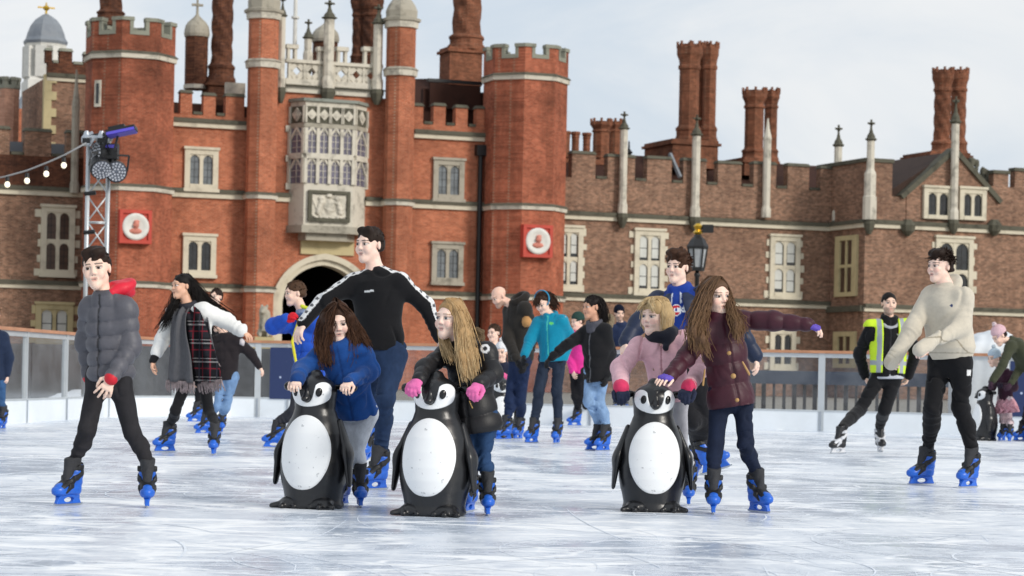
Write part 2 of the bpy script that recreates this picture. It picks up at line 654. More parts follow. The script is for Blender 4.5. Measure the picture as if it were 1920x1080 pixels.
# ------------------------------------------------------------------ materials of the setting
M = {}
M['brick_red'] = brick('red_brick', '#bf6e4e', '#9c5036', '#b89880', stain=.6, sscale=.3, mott=.22, streak=.22, stainc='#3b2019')
M['brick_tower'] = brick('tower_brick', '#b46248', '#8e4530', '#a5826c', stain=.88, sscale=.17, mott=.32, streak=.42, stainc='#352019')
M['brick_brown'] = brick('brown_brick', '#9b745e', '#634638', '#a09080', stain=.5, sscale=.45, mott=.42, streak=.36, stainc='#453129', msc=4.5)
M['brick_dark'] = brick('dark_brick', '#704632', '#4a2b20', '#6a5044', stain=.8, sscale=.45, mott=.45, streak=.5, stainc='#1d1412', msc=3.0)
M['brick_chimney'] = brick('chimney_brick', '#8c563f', '#68402e', '#8a6a56', stain=.75, sscale=.35, mott=.4, streak=.45, stainc='#2a1a15', msc=3.0)
M['brick_pink'] = brick('pink_brick', '#d3a088', '#b98670', '#b59c8a', stain=.3, mott=.2)
M['stone_white'] = stone('pale_stone', '#cfc9bb', '#4c4a42', .75, 1.6)
M['stone_buff'] = stone('buff_stone', '#c2b48c', '#6d6149', .45, 1.0)
M['stone_cream'] = stone('cream_stone', '#d2cab6', '#6d6554', .45, 1.3)
M['stone_dark'] = stone('mossy_stone', '#5c5a4e', '#1c1b18', .8, 2.0)
M['stone_mid'] = stone('weathered_stone', '#a8a294', '#3a3831', .75, 1.4)
M['cap_stone'] = stone('coping_stone', '#8c8d80', '#3a3a33', .7, 1.5)
M['mossy_lead'] = stone('mossy_lead', '#8b9088', '#4d5048', .7, 1.2)
M['lead'] = stone('lead_sheet', '#82888f', '#5a6372', .6, .8, rough=.5)
M['tile'] = stone('roof_tile', '#3f2f28', '#221a17', .8, 2.5)
M['tile_red'] = stone('red_roof_tile', '#3c241c', '#1d120f', .8, 1.5)
M['white_paint'] = plain('white_paint', '#d6d5cf', .6, vary=.1)
M['gold'] = plain('gilding', '#d8b040', .3, metal=.8, vary=.1)
M['black_iron'] = plain('black_iron', '#16171a', .5, vary=.2)
M['void'] = plain('dark_passage', '#14100e', .9, vary=.2)  # near black: the shade inside the archway is put into the colour
M['glass_dark'] = plain('leaded_glass', '#2b2f33', .12, vary=.5, vscale=3.0, spec=.5)
M['glass_mid'] = plain('sky_glass', '#6c7276', .2, vary=.4, vscale=2.0, spec=.6)
M['glass_pale'] = plain('blind_glass', '#c9cbc6', .3, vary=.1, vscale=2.0)
M['glass_lilac'] = plain('lilac_glass', '#6b6878', .25, vary=.35, vscale=2.5)
M['glass_brown'] = plain('brown_glass', '#4e3b30', .3, vary=.3, vscale=2.0)
M['terracotta'] = plain('terracotta', '#c98070', .8, vary=.15)
M['red_frame'] = plain('red_frame', '#bb4638', .7, vary=.15, vscale=2)
M['steel'] = plain('steel', '#b9bfc6', .28, metal=.85, vary=.1)
M['alu'] = plain('aluminium', '#c3c8cb', .38, metal=.4, vary=.08)
M['rail'] = plain('hand_rail', '#b5805f', .5, vary=.18, vscale=3, bump=.15)

# ------------------------------------------------------------------ ice and ground
def ice_mat():
    m, nt, b = newmat('ice')
    L = nt.links
    tc = N(nt, 'ShaderNodeTexCoord')

    def noise(scale, sx, sy, rot, det=6., dis=0., rough=.6):
        mp = N(nt, 'ShaderNodeMapping'); mp.inputs['Scale'].default_value = (sx, sy, 1); mp.inputs['Rotation'].default_value = (0, 0, rot)
        L.new(tc.outputs['Object'], mp.inputs['Vector'])
        n = N(nt, 'ShaderNodeTexNoise', i_Scale=scale, i_Detail=det, i_Roughness=rough, i_Distortion=dis)
        L.new(mp.outputs[0], n.inputs['Vector'])
        return n.outputs['Fac']

    def rng(x, a, b_, c=0., d=1.):
        r = N(nt, 'ShaderNodeMapRange', interpolation_type='SMOOTHSTEP')
        for i, v in enumerate((a, b_, c, d)): r.inputs[i + 1].default_value = v
        L.new(x, r.inputs[0]); return r.outputs[0]

    def mth(op, a, b_=None):
        n = N(nt, 'ShaderNodeMath', operation=op, use_clamp=(op in ('ADD',)))
        for i, v in enumerate((a, b_)):
            if v is None: continue
            if isinstance(v, (int, float)): n.inputs[i].default_value = v
            else: L.new(v, n.inputs[i])
        return n.outputs[0]

    def scratches(scale, rot, sx, w, dis, seed):
        mp = N(nt, 'ShaderNodeMapping'); mp.inputs['Scale'].default_value = (sx, 1, 1); mp.inputs['Rotation'].default_value = (0, 0, rot)
        mp.inputs['Location'].default_value = (seed, seed * .7, 0)
        L.new(tc.outputs['Object'], mp.inputs['Vector'])
        nn = N(nt, 'ShaderNodeTexNoise', i_Scale=.9, i_Detail=2.0); L.new(mp.outputs[0], nn.inputs['Vector'])
        vm = N(nt, 'ShaderNodeVectorMath', operation='MULTIPLY_ADD'); vm.inputs[1].default_value = (dis, dis, dis)
        L.new(nn.outputs['Color'], vm.inputs[0]); L.new(mp.outputs[0], vm.inputs[2])
        v = N(nt, 'ShaderNodeTexVoronoi', feature='DISTANCE_TO_EDGE', i_Scale=scale); L.new(vm.outputs[0], v.inputs['Vector'])
        return rng(v.outputs['Distance'], 0, w, 1, 0)
    s0 = scratches(.8, 1.0, .6, .045, 1.4, 43.)
    s1 = scratches(1.1, .5, .35, .042, .8, 3.)
    s2 = scratches(1.7, -.7, .3, .04, .9, 9.)
    s3 = scratches(2.6, 1.3, .25, .03, .7, 17.)
    s4 = scratches(3.3, .1, .4, .03, .9, 31.)
    brk = rng(noise(1.3, 1, 1, .3), .42, .62)
    brk2 = rng(noise(.9, 1, 1, 1.3), .40, .62)
    sc = mth('ADD', mth('MULTIPLY', mth('MAXIMUM', mth('MAXIMUM', s0, s1), s3), brk), mth('MULTIPLY', mth('MAXIMUM', s2, s4), brk2))
    fine = rng(noise(9, 1, .16, .9, 4, .6), .56, .72)
    fine2 = rng(noise(11, 1, .14, -.6, 4, .6), .57, .72)
    fn = mth('ADD', mth('MULTIPLY', fine, .5), mth('MULTIPLY', fine2, .5))
    snow = rng(noise(.55, 1, .6, .25, 8, .8, .68), .36, .62)
    snow2 = rng(noise(2.2, 1, .7, -.4, 8, .5, .7), .42, .66)
    wht = mth('ADD', mth('MULTIPLY', snow, .5), mth('MULTIPLY', snow2, .24))
    wht = mth('ADD', wht, mth('MULTIPLY', sc, .75))
    wht = mth('ADD', wht, mth('MULTIPLY', fn, .35))
    grit = rng(noise(26, 1, .45, .2, 3, .2, .6), .5, .75)
    wht = mth('ADD', wht, mth('MULTIPLY', grit, .18))
    ramp = N(nt, 'ShaderNodeMix', data_type='RGBA')
    L.new(wht, ramp.inputs[0])
    ramp.inputs[6].default_value = (*lin('#b5c4d8'), 1); ramp.inputs[7].default_value = (*lin('#f7f9fb'), 1)
    L.new(ramp.outputs[2], b.inputs['Base Color'])
    L.new(rng(wht, 0, 1, .18, .5), b.inputs['Roughness'])
    b.inputs['Specular IOR Level'].default_value = .22
    bp = N(nt, 'ShaderNodeBump'); bp.inputs['Strength'].default_value = .3; bp.inputs['Distance'].default_value = .005
    hh = mth('ADD', mth('MULTIPLY', snow2, .5), mth('MULTIPLY', fn, .5))
    L.new(hh, bp.inputs['Height']); L.new(bp.outputs[0], b.inputs['Normal'])
    return m


# barrier line, from the near left, round the corner and along the back
BAR = [(-7.0, -8.0)]
def bpt(px, ppm):
    d = F / ppm
    return ((px - 960) / F * d, d)
BL0, BL1 = bpt(5, 143.5), bpt(140, 127.0)
BAR = [(-6.95, -6.0), (-6.78, 20.0), BL0, BL1]
c0, c1 = BL1, bpt(490, 112)
ctl = (-6.28, 40.4)
for i in range(1, 8):
    t = i / 8
    BAR.append(((1 - t) ** 2 * c0[0] + 2 * t * (1 - t) * ctl[0] + t * t * c1[0], (1 - t) ** 2 * c0[1] + 2 * t * (1 - t) * ctl[1] + t * t * c1[1]))
BAR += [c1, bpt(1540, 117.6), bpt(1950, 120.8), (15.0, 35.2)]

mb = MB()
poly = [(x, y, 0) for x, y in BAR] + [(15.0, -6.0, 0)]
mb.add(poly, [tuple(range(len(poly)))[::-1]])
ice = struct(mb.build('ice', ice_mat()))
# white cuts left by the blades: thin tapered strips lying on the ice
def cuts(n, seed):
    r = random.Random(seed); V, Fc = [], []
    for i in range(n):
        y = 9 + 24 * r.random() ** 1.9; x = r.uniform(-.26, .26) * y
        a = r.uniform(0, 2 * PI); L_ = r.uniform(.25, 1.7) * (1 if r.random() < .8 else 2.2); k = r.gauss(0, .55); wd = r.uniform(.002, .006)
        m = 12; o = len(V); z = .0015 + i * .000004
        for j in range(m + 1):
            t = j / m; w_ = wd * math.sin(PI * min(1, max(0, t))) ** .6 + .0004
            nx, ny = -math.sin(a), math.cos(a)
            V += [(x + nx * w_, y + ny * w_, z), (x - nx * w_, y - ny * w_, z)]
            x += math.cos(a) * L_ / m; y += math.sin(a) * L_ / m; a += k * L_ / m
        Fc += [(o + 2 * j + 1, o + 2 * j + 3, o + 2 * j + 2, o + 2 * j) for j in range(m)]
    V = [v if v[0] > -6.3 and v[1] < 37 else (max(v[0], -6.3), min(v[1], 37), v[2]) for v in V]
    me = bpy.data.meshes.new('blade_cut'); me.from_pydata(V, [], Fc); me.materials.append(plain('shaved_ice', '#e3e9f1', .7, vary=.1, vscale=9))
    o = bpy.data.objects.new('blade_cut', me); o['kind'] = 'stuff'; link(o)
cuts(420, 4)
gm = plain('gravel_ground', '#8d877c', .95, vary=.25, vscale=1.2, bump=.4, bscale=20)
mb = MB(); mb.add([(-900, -60, -.02), (900, -60, -.02), (900, 2500, -.02), (-900, 2500, -.02)], [(0, 1, 2, 3)])
struct(mb.build('ground', gm))

# ------------------------------------------------------------------ rink barrier
def glass_mat():
    m = bpy.data.materials.new('barrier_glass'); m.use_nodes = True
    nt = m.node_tree; L = nt.links
    nt.nodes.remove(nt.nodes['Principled BSDF'])
    out = nt.nodes['Material Output']
    tr = N(nt, 'ShaderNodeBsdfTransparent'); tr.inputs[0].default_value = (.8, .82, .84, 1)
    gl = N(nt, 'ShaderNodeBsdfGlossy'); gl.inputs['Roughness'].default_value = .12; gl.inputs[0].default_value = (.9, .92, .95, 1)
    df = N(nt, 'ShaderNodeBsdfDiffuse'); df.inputs[0].default_value = (.5, .53, .57, 1)
    fr = N(nt, 'ShaderNodeFresnel'); fr.inputs[0].default_value = 1.45
    tc = N(nt, 'ShaderNodeTexCoord')
    nz = N(nt, 'ShaderNodeTexNoise', i_Scale=2.2, i_Detail=7.0, i_Roughness=.7); L.new(tc.outputs['Object'], nz.inputs['Vector'])
    mr = N(nt, 'ShaderNodeMapRange'); mr.inputs[1].default_value = .4; mr.inputs[2].default_value = .75; mr.inputs[3].default_value = .04; mr.inputs[4].default_value = .2
    L.new(nz.outputs['Fac'], mr.inputs[0])
    a = N(nt, 'ShaderNodeMixShader'); L.new(mr.outputs[0], a.inputs[0]); L.new(tr.outputs[0], a.inputs[1]); L.new(df.outputs[0], a.inputs[2])
    b = N(nt, 'ShaderNodeMixShader'); L.new(fr.outputs[0], b.inputs[0]); L.new(a.outputs[0], b.inputs[1]); L.new(gl.outputs[0], b.inputs[2])
    L.new(b.outputs[0], out.inputs['Surface'])
    return m


M['bglass'] = glass_mat()
M['kick'] = plain('white_board', '#e3e9ee', .35, vary=.05, vscale=2, spec=.5)

barrier = thing('rink_barrier', 'white ice rink barrier with grey glass panels and a copper brown hand rail', 'barrier', (-1.5, 39.6, 0))
BO = Vector((-1.5, 39.6, 0))


def strip(mb, pts, off0, off1, z0, z1):
    """vertical band following the barrier line"""
    n = len(pts)
    nrm = []
    for i in range(n):
        a, b = Vector((*pts[max(i - 1, 0)], 0)), Vector((*pts[min(i + 1, n - 1)], 0))
        d = (b - a).normalized(); nrm.append(Vector((-d.y, d.x, 0)))   # outwards
    vs, fs = [], []
    for p, q in zip(pts, nrm):
        for o, z in ((off0, z0), (off1, z0), (off1, z1), (off0, z1)):
            v = Vector((*p, z)) + q * o - BO
            vs.append(v)
    for i in range(n - 1):
        for k in range(4):
            a = i * 4 + k; b = i * 4 + (k + 1) % 4
            fs.append((a, b, b + 4, a + 4))
    fs += [(3, 2, 1, 0), tuple((n - 1) * 4 + k for k in range(4))]
    mb.add(vs, fs)


mb = MB(); strip(mb, BAR, 0, .08, 0, .31); mb.build('kick_board', M['kick'], barrier)
mb = MB(); strip(mb, BAR, -.03, .1, 1.24, 1.285); mb.build('hand_rail', M['rail'], barrier)
mb = MB(); strip(mb, BAR, .01, .06, 1.17, 1.237); mb.build('top_frame', M['alu'], barrier)
mb = MB(); strip(mb, BAR, -.006, .0, .306, .335); mb.build('lower_frame', M['alu'], barrier)

# posts (by their place along the line) and the glass between them
def along(px):
    """barrier point seen at column px"""
    best = None
    for (ax, ay), (bx, by) in zip(BAR[1:], BAR[2:]):
        for i in range(60):
            t = i / 60
            x, y = ax + (bx - ax) * t, ay + (by - ay) * t
            q = abs(960 + x / y * F - px)
            if best is None or q < best[0]: best = (q, Vector((x, y, 0)), Vector((bx - ax, by - ay, 0)).normalized())
    return best[1], best[2]


PX = [-60, 52, 126, 205, 330, 484, 541, 690, 905, 1110, 1330, 1540, 1745, 1893]
posts = [along(p) for p in PX]
for p, (c, d) in zip(PX, posts):
    mb = MB(); nn = Vector((-d.y, d.x, 0))
    wd = .05 if p in (126, 1540, 484) else .022
    mb.obox(c + nn * .03 + Vector((0, 0, .62)) - BO, (d, nn, Vector((0, 0, 1))), (wd, .034, .62))
    po = mb.build('post', M['alu'], barrier)
    mb = MB(); mb.obox(c - nn * .012 + Vector((0, 0, .16)) - BO, (d, nn, Vector((0, 0, 1))), (.012, .008, .155)); mb.build('joint', M['steel'], po)
for (c, d), (c2, d2) in zip(posts, posts[1:]):
    a = c + d * .04 - BO; b = c2 - d2 * .04 - BO
    # follow the curve a little
    mb = MB(); nn = Vector((-d.y, d.x, 0)) * .035
    vs = [a + nn, b + nn]
    mid = []
    for (x, y) in BAR[4:11]:
        q = Vector((x, y, 0)) - BO
        if a.x < q.x < b.x and a.y < q.y < b.y + .2: mid.append(q + nn)
    line = [vs[0]] + mid + [vs[1]]
    vv = [v + Vector((0, 0, .335)) for v in line] + [v + Vector((0, 0, 1.168)) for v in line]
    k = len(line)
    mb.add(vv, [(i, i + 1, k + i + 1, k + i) for i in range(k - 1)])
    mb.build('glass_panel', M['bglass'], barrier)

# blue banners on the barrier
def banner_mat():
    m, nt, b = newmat('blue_banner'); L = nt.links
    tc = N(nt, 'ShaderNodeTexCoord')
    v = N(nt, 'ShaderNodeTexVoronoi', i_Scale=5.5); L.new(tc.outputs['Object'], v.inputs['Vector'])
    mr = N(nt, 'ShaderNodeMapRange'); mr.inputs[1].default_value = .07; mr.inputs[2].default_value = .13; mr.inputs[3].default_value = 1; mr.inputs[4].default_value = 0
    L.new(v.outputs['Distance'], mr.inputs[0])
    mx = N(nt, 'ShaderNodeMix', data_type='RGBA'); L.new(mr.outputs[0], mx.inputs[0])
    mx.inputs[6].default_value = (*lin('#24345f'), 1); mx.inputs[7].default_value = (*lin('#b9c6e0'), 1)
    L.new(mx.outputs[2], b.inputs['Base Color']); b.inputs['Roughness'].default_value = .6
    return m


bm_ = banner_mat()
for pa, pb, lab in ((514, 560, 'dark blue starry banner on the barrier beside the boy in bright blue'),
                    (1896, 1955, 'dark blue starry banner at the right edge behind the bending woman')):
    (a, d), (b, _) = along(pa), along(pb)
    nn = Vector((-d.y, d.x, 0))
    mb = MB(); c = (a + b) / 2 + nn * (-.014)
    mb.obox(Vector((0, 0, 0)), (d, nn, Vector((0, 0, 1))), ((b - a).length / 2, .006, .43))
    o = mb.build('banner', bm_); o.location = c + Vector((0, 0, .74)); tag(o, lab, 'banner', 'blue banners on the barrier')
# rink gate frame next to the first banner
(a, d) = along(540)
# ------------------------------------------------------------------ things just behind the barrier
def hoarding():
    t = thing('hoarding', 'long dark grey hoarding standing behind the glass at the left', 'hoarding', (-5, 46, 0))
    m = plain('grey_sheet', '#4c4d50', .7, vary=.3, vscale=1.5)
    for i in range(5):
        x0 = -7.4 + i * 1.6
        mb = MB(); mb.box(x0, x0 + 1.57, 0, .05, 0, 1.2); mb.build('panel', m, t)
        mb = MB(); mb.box(x0 - .03, x0 + .03, .06, .12, 0, 1.22); mb.build('post', M['black_iron'], t)
hoarding()

sn = SDF(.06, .3)
sn.ell((0, 0, -.1), (.9, .6, .55)); sn.ell((.5, .2, -.1), (.8, .6, .75)); sn.ell((-.6, .1, -.1), (.6, .5, .35))
sn.disp = lambda x, y, z: .05 * noise3(x, y, z, 7, 4)
snow_m = plain('scraped_snow', '#dfe3e8', .9, vary=.08)
o = sn.obj('snow_heap', snow_m, None)
o.location = P(92, 750, 41); o.location.z = -.3
tag(o, 'grey white heap of scraped snow behind the glass at the left', 'snow heap')

# white covered heap at the right
sn = SDF(.04, .2)
sn.box((0, 0, .75), (.62, .6, .78), rad=.18); sn.ell((.1, 0, 1.45), (.5, .5, .32))
sn.disp = lambda x, y, z: .03 * noise3(x, y, z, 6, 9) + .012 * np.sin(x * 22 + 3 * np.sin(y * 5))
o = sn.obj('covered_stack', plain('white_tarpaulin', '#dadfe4', .5, vary=.07), None)
q = P(1850, 700, 43); o.location = (q.x, q.y, 0)
tag(o, 'white tarpaulin covered stack behind the barrier at the right', 'covered stack')

# picket fence behind the right hand glass
def pickets():
    a = P(1385, 700, 47); b = P(1985, 700, 45.5)
    a.z = b.z = 0
    t = thing('picket_fence', 'dark picket fence with a blue grey top board behind the right hand glass', 'fence', a)
    d = (b - a); Lh = d.length; d.normalize(); nn = Vector((-d.y, d.x, 0)); up = Vector((0, 0, 1))
    r = random.Random(3)
    wood = plain('dark_timber', '#33302e', .8, vary=.3, vscale=6)
    board = plain('slate_board', '#3a4354', .6, vary=.15)
    n = int(Lh / .2)
    for i in range(n):
        c = d * (i * .2 + .1)
        w = r.choice((.024, .03, .042))
        mb = MB(); mb.obox(c + up * .42, (d, nn, up), (w, .02, .42)); mb.build('picket', wood, t)
    mb = MB(); mb.obox(d * Lh / 2 + up * .86 - nn * .05, (d, nn, up), (Lh / 2, .025, .13)); mb.build('top_board', board, t)
    mb = MB(); mb.obox(d * Lh / 2 + up * .1 - nn * .05, (d, nn, up), (Lh / 2, .025, .05)); mb.build('bottom_board', wood, t)
pickets()
# ------------------------------------------------------------------ the palace front
TH = math.radians(21)
FO = Vector((0, 120, 0))
ct, st = math.cos(TH), math.sin(TH)


def B(px, py, n=0.0):
    ux, uz = ray(px, py)
    s = (ux * (120 - n * ct) - n * st) / (ct - ux * st)
    Y = 120 + s * st - n * ct
    return s, CH + uz * Y


def Yd(px, n=0.0):
    ux, _ = ray(px, 500)
    s = (ux * (120 - n * ct) - n * st) / (ct - ux * st)
    return 120 + s * st - n * ct


def zz(px, py, n=0.0): return B(px, py, n)[1]
def ss(px, n=0.0, py=400): return B(px, py, n)[0]


def rect(x0, y0, x1, y1, n):
    xm, ym = (x0 + x1) / 2, (y0 + y1) / 2
    return ss(x0, n, ym), ss(x1, n, ym), zz(xm, y1, n), zz(xm, y0, n)


def building(name, label, cat, px, group=None):
    s0 = ss(px)
    t = thing(name, label, cat, (FO.x + s0 * ct, FO.y + s0 * st, 0), TH, group)
    t['_s0'] = s0
    return t


def put(mb, name, mat, parent, root=None, smooth=False):
    """build in facade coordinates under a building (root = the building when the parent is one of its parts)"""
    o = mb.build(name, mat, None, smooth)
    o.parent = parent
    if root is None or root == parent:
        o.location = (-parent['_s0'], 0, 0)
    return o


def fbox(mb, x0, y0, x1, y1, n0, n1):
    s0, s1, z0, z1 = rect(x0, y0, x1, y1, n1)
    mb.box(s0, s1, -n1, -n0, z0, z1)


def arch_curve(hw, zs, za, k=14):
    pts = []
    for i in range(2 * k + 1):
        u = -1 + i / k
        f = (1 - abs(u) ** 2.3) ** .58 * .86 + .14 * (1 - abs(u))
        pts.append((u * hw, zs + (za - zs) * f))
    return pts


def window(root, x0, y0, x1, y1, n, cols=2, rows=1, fm='stone_cream', gm='glass_dark', jw=.26, arch=True, quoin=False, sill=True, archrows=None, seed=0):
    s0, s1, z0, z1 = rect(x0, y0, x1, y1, n)
    f = MB()
    d = .16
    f.box(s0, s0 + jw, -n - d, -n + .1, z0, z1)
    f.box(s1 - jw, s1, -n - d, -n + .1, z0, z1)
    f.box(s0 + jw, s1 - jw, -n - d, -n + .1, z1 - jw * .9, z1)
    f.box(s0 + jw, s1 - jw, -n - d - .03, -n + .1, z0, z0 + jw * .8)
    f.box(s0 - .06, s1 + .06, -n - d - .07, -n + .1, z1 + .003, z1 + .13)
    if sill: f.box(s0 - .05, s1 + .05, -n - d - .1, -n + .1, z0 - .16, z0 - .003)
    a0, a1, b0, b1 = s0 + jw, s1 - jw, z0 + jw * .8, z1 - jw * .9
    mw = .17
    cw = (a1 - a0 - mw * (cols - 1)) / cols
    rh = (b1 - b0 - .16 * (rows - 1)) / rows
    for c in range(1, cols):
        x = a0 + c * (cw + mw) - mw
        f.box(x, x + mw, -n - d + .04, -n + .1, b0 + .002, b1 - .002)
    for r in range(1, rows):
        z = b0 + r * (rh + .16) - .16
        for c in range(cols):
            x = a0 + c * (cw + mw)
            f.box(x + .002, x + cw - .002, -n - d + .05, -n + .1, z, z + .16)
    if arch:
        for r in range(rows):
            zt = b0 + r * (rh + .16) + rh - .003
            for c in range(cols):
                x = a0 + c * (cw + mw) + .003; e = cw - .006
                zs = zt - .52 * cw
                cur = [(x + e / 2 + u, z) for u, z in arch_curve(e / 2, zs, zt - .03, 6)]
                h = len(cur) // 2
                f.prism([(x, zs), *[p for p in cur[1:h + 1]], (x + e / 2, zt), (x, zt)], -n - d + .06, -n + .05)
                f.prism([*[p for p in cur[h:-1]], (x + e, zs), (x + e, zt), (x + e / 2, zt)], -n - d + .06, -n + .05)
    if quoin:
        r_ = random.Random(int(x0) + seed)
        z = z0 - .1; k = 0
        while z < z1:
            h = r_.uniform(.28, .42)
            if k % 2 == 0:
                ww = r_.uniform(.12, .3)
                f.box(s0 - ww, s0 - .002, -n - .05, -n + .1, z, min(z + h, z1))
                ww = r_.uniform(.12, .3)
                f.box(s1 + .002, s1 + ww, -n - .05, -n + .1, z, min(z + h, z1))
            z += h; k += 1
    o = put(f, 'window', M[fm], root)
    g = MB()
    g.box(a0 - .02, a1 + .02, -n - .03, -n - .012, b0 - .02, b1 + .02)
    put(g, 'pane', M['glass_dark' if gm == 'glass_pale' else gm], o, root)
    if gm == 'glass_pale':
        for r in range(rows):
            for c in range(cols):
                x = a0 + c * (cw + mw); zb = b0 + r * (rh + .16); k_ = random.Random(int(x0 * 7 + r * 3 + c)).uniform(.06, .2)
                g = MB(); g.box(x + .07, x + cw - .05, -n - .036, -n - .0302, zb + k_, zb + rh * .47); g.box(x + .07, x + cw - .05, -n - .036, -n - .0302, zb + rh * .5, zb + rh - .03)
                put(g, 'blind', M['glass_pale'], o, root)
    # glazing bars: thin leads standing on the glass
    if gm == 'glass_pale': return o
    l = MB()
    for r in range(rows):
        for c in range(cols):
            x = a0 + c * (cw + mw)
            zb = b0 + r * (rh + .16)
            l.box(x + cw / 2 - .012, x + cw / 2 + .012, -n - .045, -n - .03, zb, zb + rh)
            for q in (1, 2, 3):
                l.box(x, x + cw, -n - .042, -n - .03, zb + rh * q / 4 - .01, zb + rh * q / 4 + .01)
    put(l, 'leading', M['black_iron'], o, root)
    return o


def octa(mb, s, n, R, z0, z1, rot=PI / 8, R1=None):
    mb.lathe([(R, z0), (R if R1 is None else R1, z1)], 8, (s, -n, 0), rot)


def octa_parapet(root, s, n, R, zb, zc, zt, wallmat, gap=.36):
    """crenellated octagon top: merlons wrap the corners, gaps in the middle of each face"""
    w_ = MB()
    pts = [(s + R * math.cos(PI / 8 + k * PI / 4), -n + R * math.sin(PI / 8 + k * PI / 4)) for k in range(8)]
    th = .36; up = Vector((0, 0, 1))
    w_.lathe([(R, zb), (R, zc), (R - th, zc), (R - th, zb - .2)], 8, (s, -n, 0), PI / 8, cap=False)
    o = put(w_, 'parapet', M[wallmat], root)

    def corner(k, h, out, z0, z1, inn):
        """L-shaped block round corner k"""
        c = Vector((*pts[k], 0)); p0 = Vector((*pts[k - 1], 0)); p1 = Vector((*pts[(k + 1) % 8], 0))
        e0 = (p0 - c).normalized(); e1 = (p1 - c).normalized()
        ctr = Vector((s, -n, 0)); nn = (c - ctr).normalized()
        n0 = Vector((-e0.y, e0.x, 0)); n0 = n0 if n0.dot(nn) > 0 else -n0
        n1 = Vector((-e1.y, e1.x, 0)); n1 = n1 if n1.dot(nn) > 0 else -n1
        f = 1 / math.cos(PI / 8)
        pl = [c + nn * out * f, c + e1 * h + n1 * out, c + e1 * h - n1 * inn, c - nn * inn * f, c + e0 * h - n0 * inn, c + e0 * h + n0 * out]
        mb = MB(); mb.add([p + up * z0 for p in pl] + [p + up * z1 for p in pl], [(0, 3, 2, 1), (0, 5, 4, 3), (6, 7, 8, 9), (6, 9, 10, 11)] + [(i, (i + 1) % 6, 6 + (i + 1) % 6, 6 + i) for i in range(6)])
        return mb
    for k in range(8):
        a, b = Vector((*pts[k], 0)), Vector((*pts[(k + 1) % 8], 0))
        d = (b - a); Ln = d.length; d.normalize(); nn = Vector((d.y, -d.x, 0))
        h = Ln * (1 - gap) / 2
        put(corner(k, h, 0, zc + .002, zt, th), 'merlon', M[wallmat], o, root)
        put(corner(k, h + .04, .06, zt + .002, zt + .17, th + .05), 'coping', M['cap_stone'], o, root)
        mid = (a + b) / 2
        g = MB()
        q = mid - nn * (th / 2)
        W2 = Ln * gap / 2
        # U-shaped stone lining of the gap
        prof = [(-W2 - .16, zt - .004), (-W2 - .16, zc - .05), (W2 + .16, zc - .05), (W2 + .16, zt - .004), (W2 - .01, zt - .004), (W2 - .01, zc + .15), (-W2 + .01, zc + .15), (-W2 + .01, zt - .004)]
        vs = [q + d * x + nn * (th / 2 + .03) + up * z for x, z in prof] + [q + d * x - nn * (th / 2 + .03) + up * z for x, z in prof]
        g.add(vs, [(0, 1, 6, 7), (1, 2, 5, 6), (2, 3, 4, 5), (15, 14, 9, 8), (14, 13, 10, 9), (13, 12, 11, 10)] + [((i + 1) % 8, i, i + 8, (i + 1) % 8 + 8) for i in range(8)])
        put(g, 'gap_lining', M['cap_stone'], o, root)


def octa_band(root, s, n, R, z, h=.22, up='stone_dark'):
    a = MB(); octa(a, s, n, R + .1, z, z + h, R1=R + .13)
    o = put(a, 'string_course', M['stone_white'], root)
    a = MB(); octa(a, s, n, R + .19, z + h + .002, z + h + .12, R1=R + .05)
    put(a, 'drip_mould', M[up], o, root)


def roundel(root, x0, y0, x1, y1, n):
    s0, s1, z0, z1 = rect(x0, y0, x1, y1, n)
    f = MB(); cx, cz = (s0 + s1) / 2, (z0 + z1) / 2
    f.box(s0, s1, -n - .1, -n + .6, z0, z1)
    t = .16
    f.box(s0, s0 + t, -n - .19, -n - .1, z0, z1); f.box(s1 - t, s1, -n - .19, -n - .1, z0, z1)
    f.box(s0 + t, s1 - t, -n - .19, -n - .1, z0, z0 + t); f.box(s0 + t, s1 - t, -n - .19, -n - .1, z1 - t, z1)
    o = put(f, 'roundel', M['red_frame'], root)
    R = (s1 - s0) / 2 - .12
    d = MB()
    prof = [(R, .0), (R, .09), (R * .86, .12), (R * .6, .06), (R * .55, .05)]
    k = 28
    for i, (r, y) in enumerate(prof):
        for j in range(k):
            a = 2 * PI * j / k
            d.v.append((cx + r * math.cos(a), -n - .1 - y, cz + r * math.sin(a)))
    for i in range(len(prof) - 1):
        for j in range(k):
            a = i * k + j; b = i * k + (j + 1) % k
            d.f.append((a, b, b + k, a + k))
    d.f.append(tuple((len(prof) - 1) * k + j for j in range(k)))
    put(d, 'disc', M['white_paint'], o, root, True)
    # the carved bust in the middle
    b = SDF(.025, .05)
    b.ell((cx + .02, -n - .2, cz + .1), (.13, .13, .18)); b.ell((cx, -n - .14, cz - .2), (.3, .1, .14))
    b.cap((cx, -n - .16, cz - .1), (cx + .02, -n - .18, cz + .05), .08); b.ell((cx - .1, -n - .24, cz + .06), (.05, .06, .05))
    b.ell((cx + .04, -n - .17, cz + .24), (.14, .1, .07))
    o2 = b.obj("bust", M["terracotta"], o)
    return o


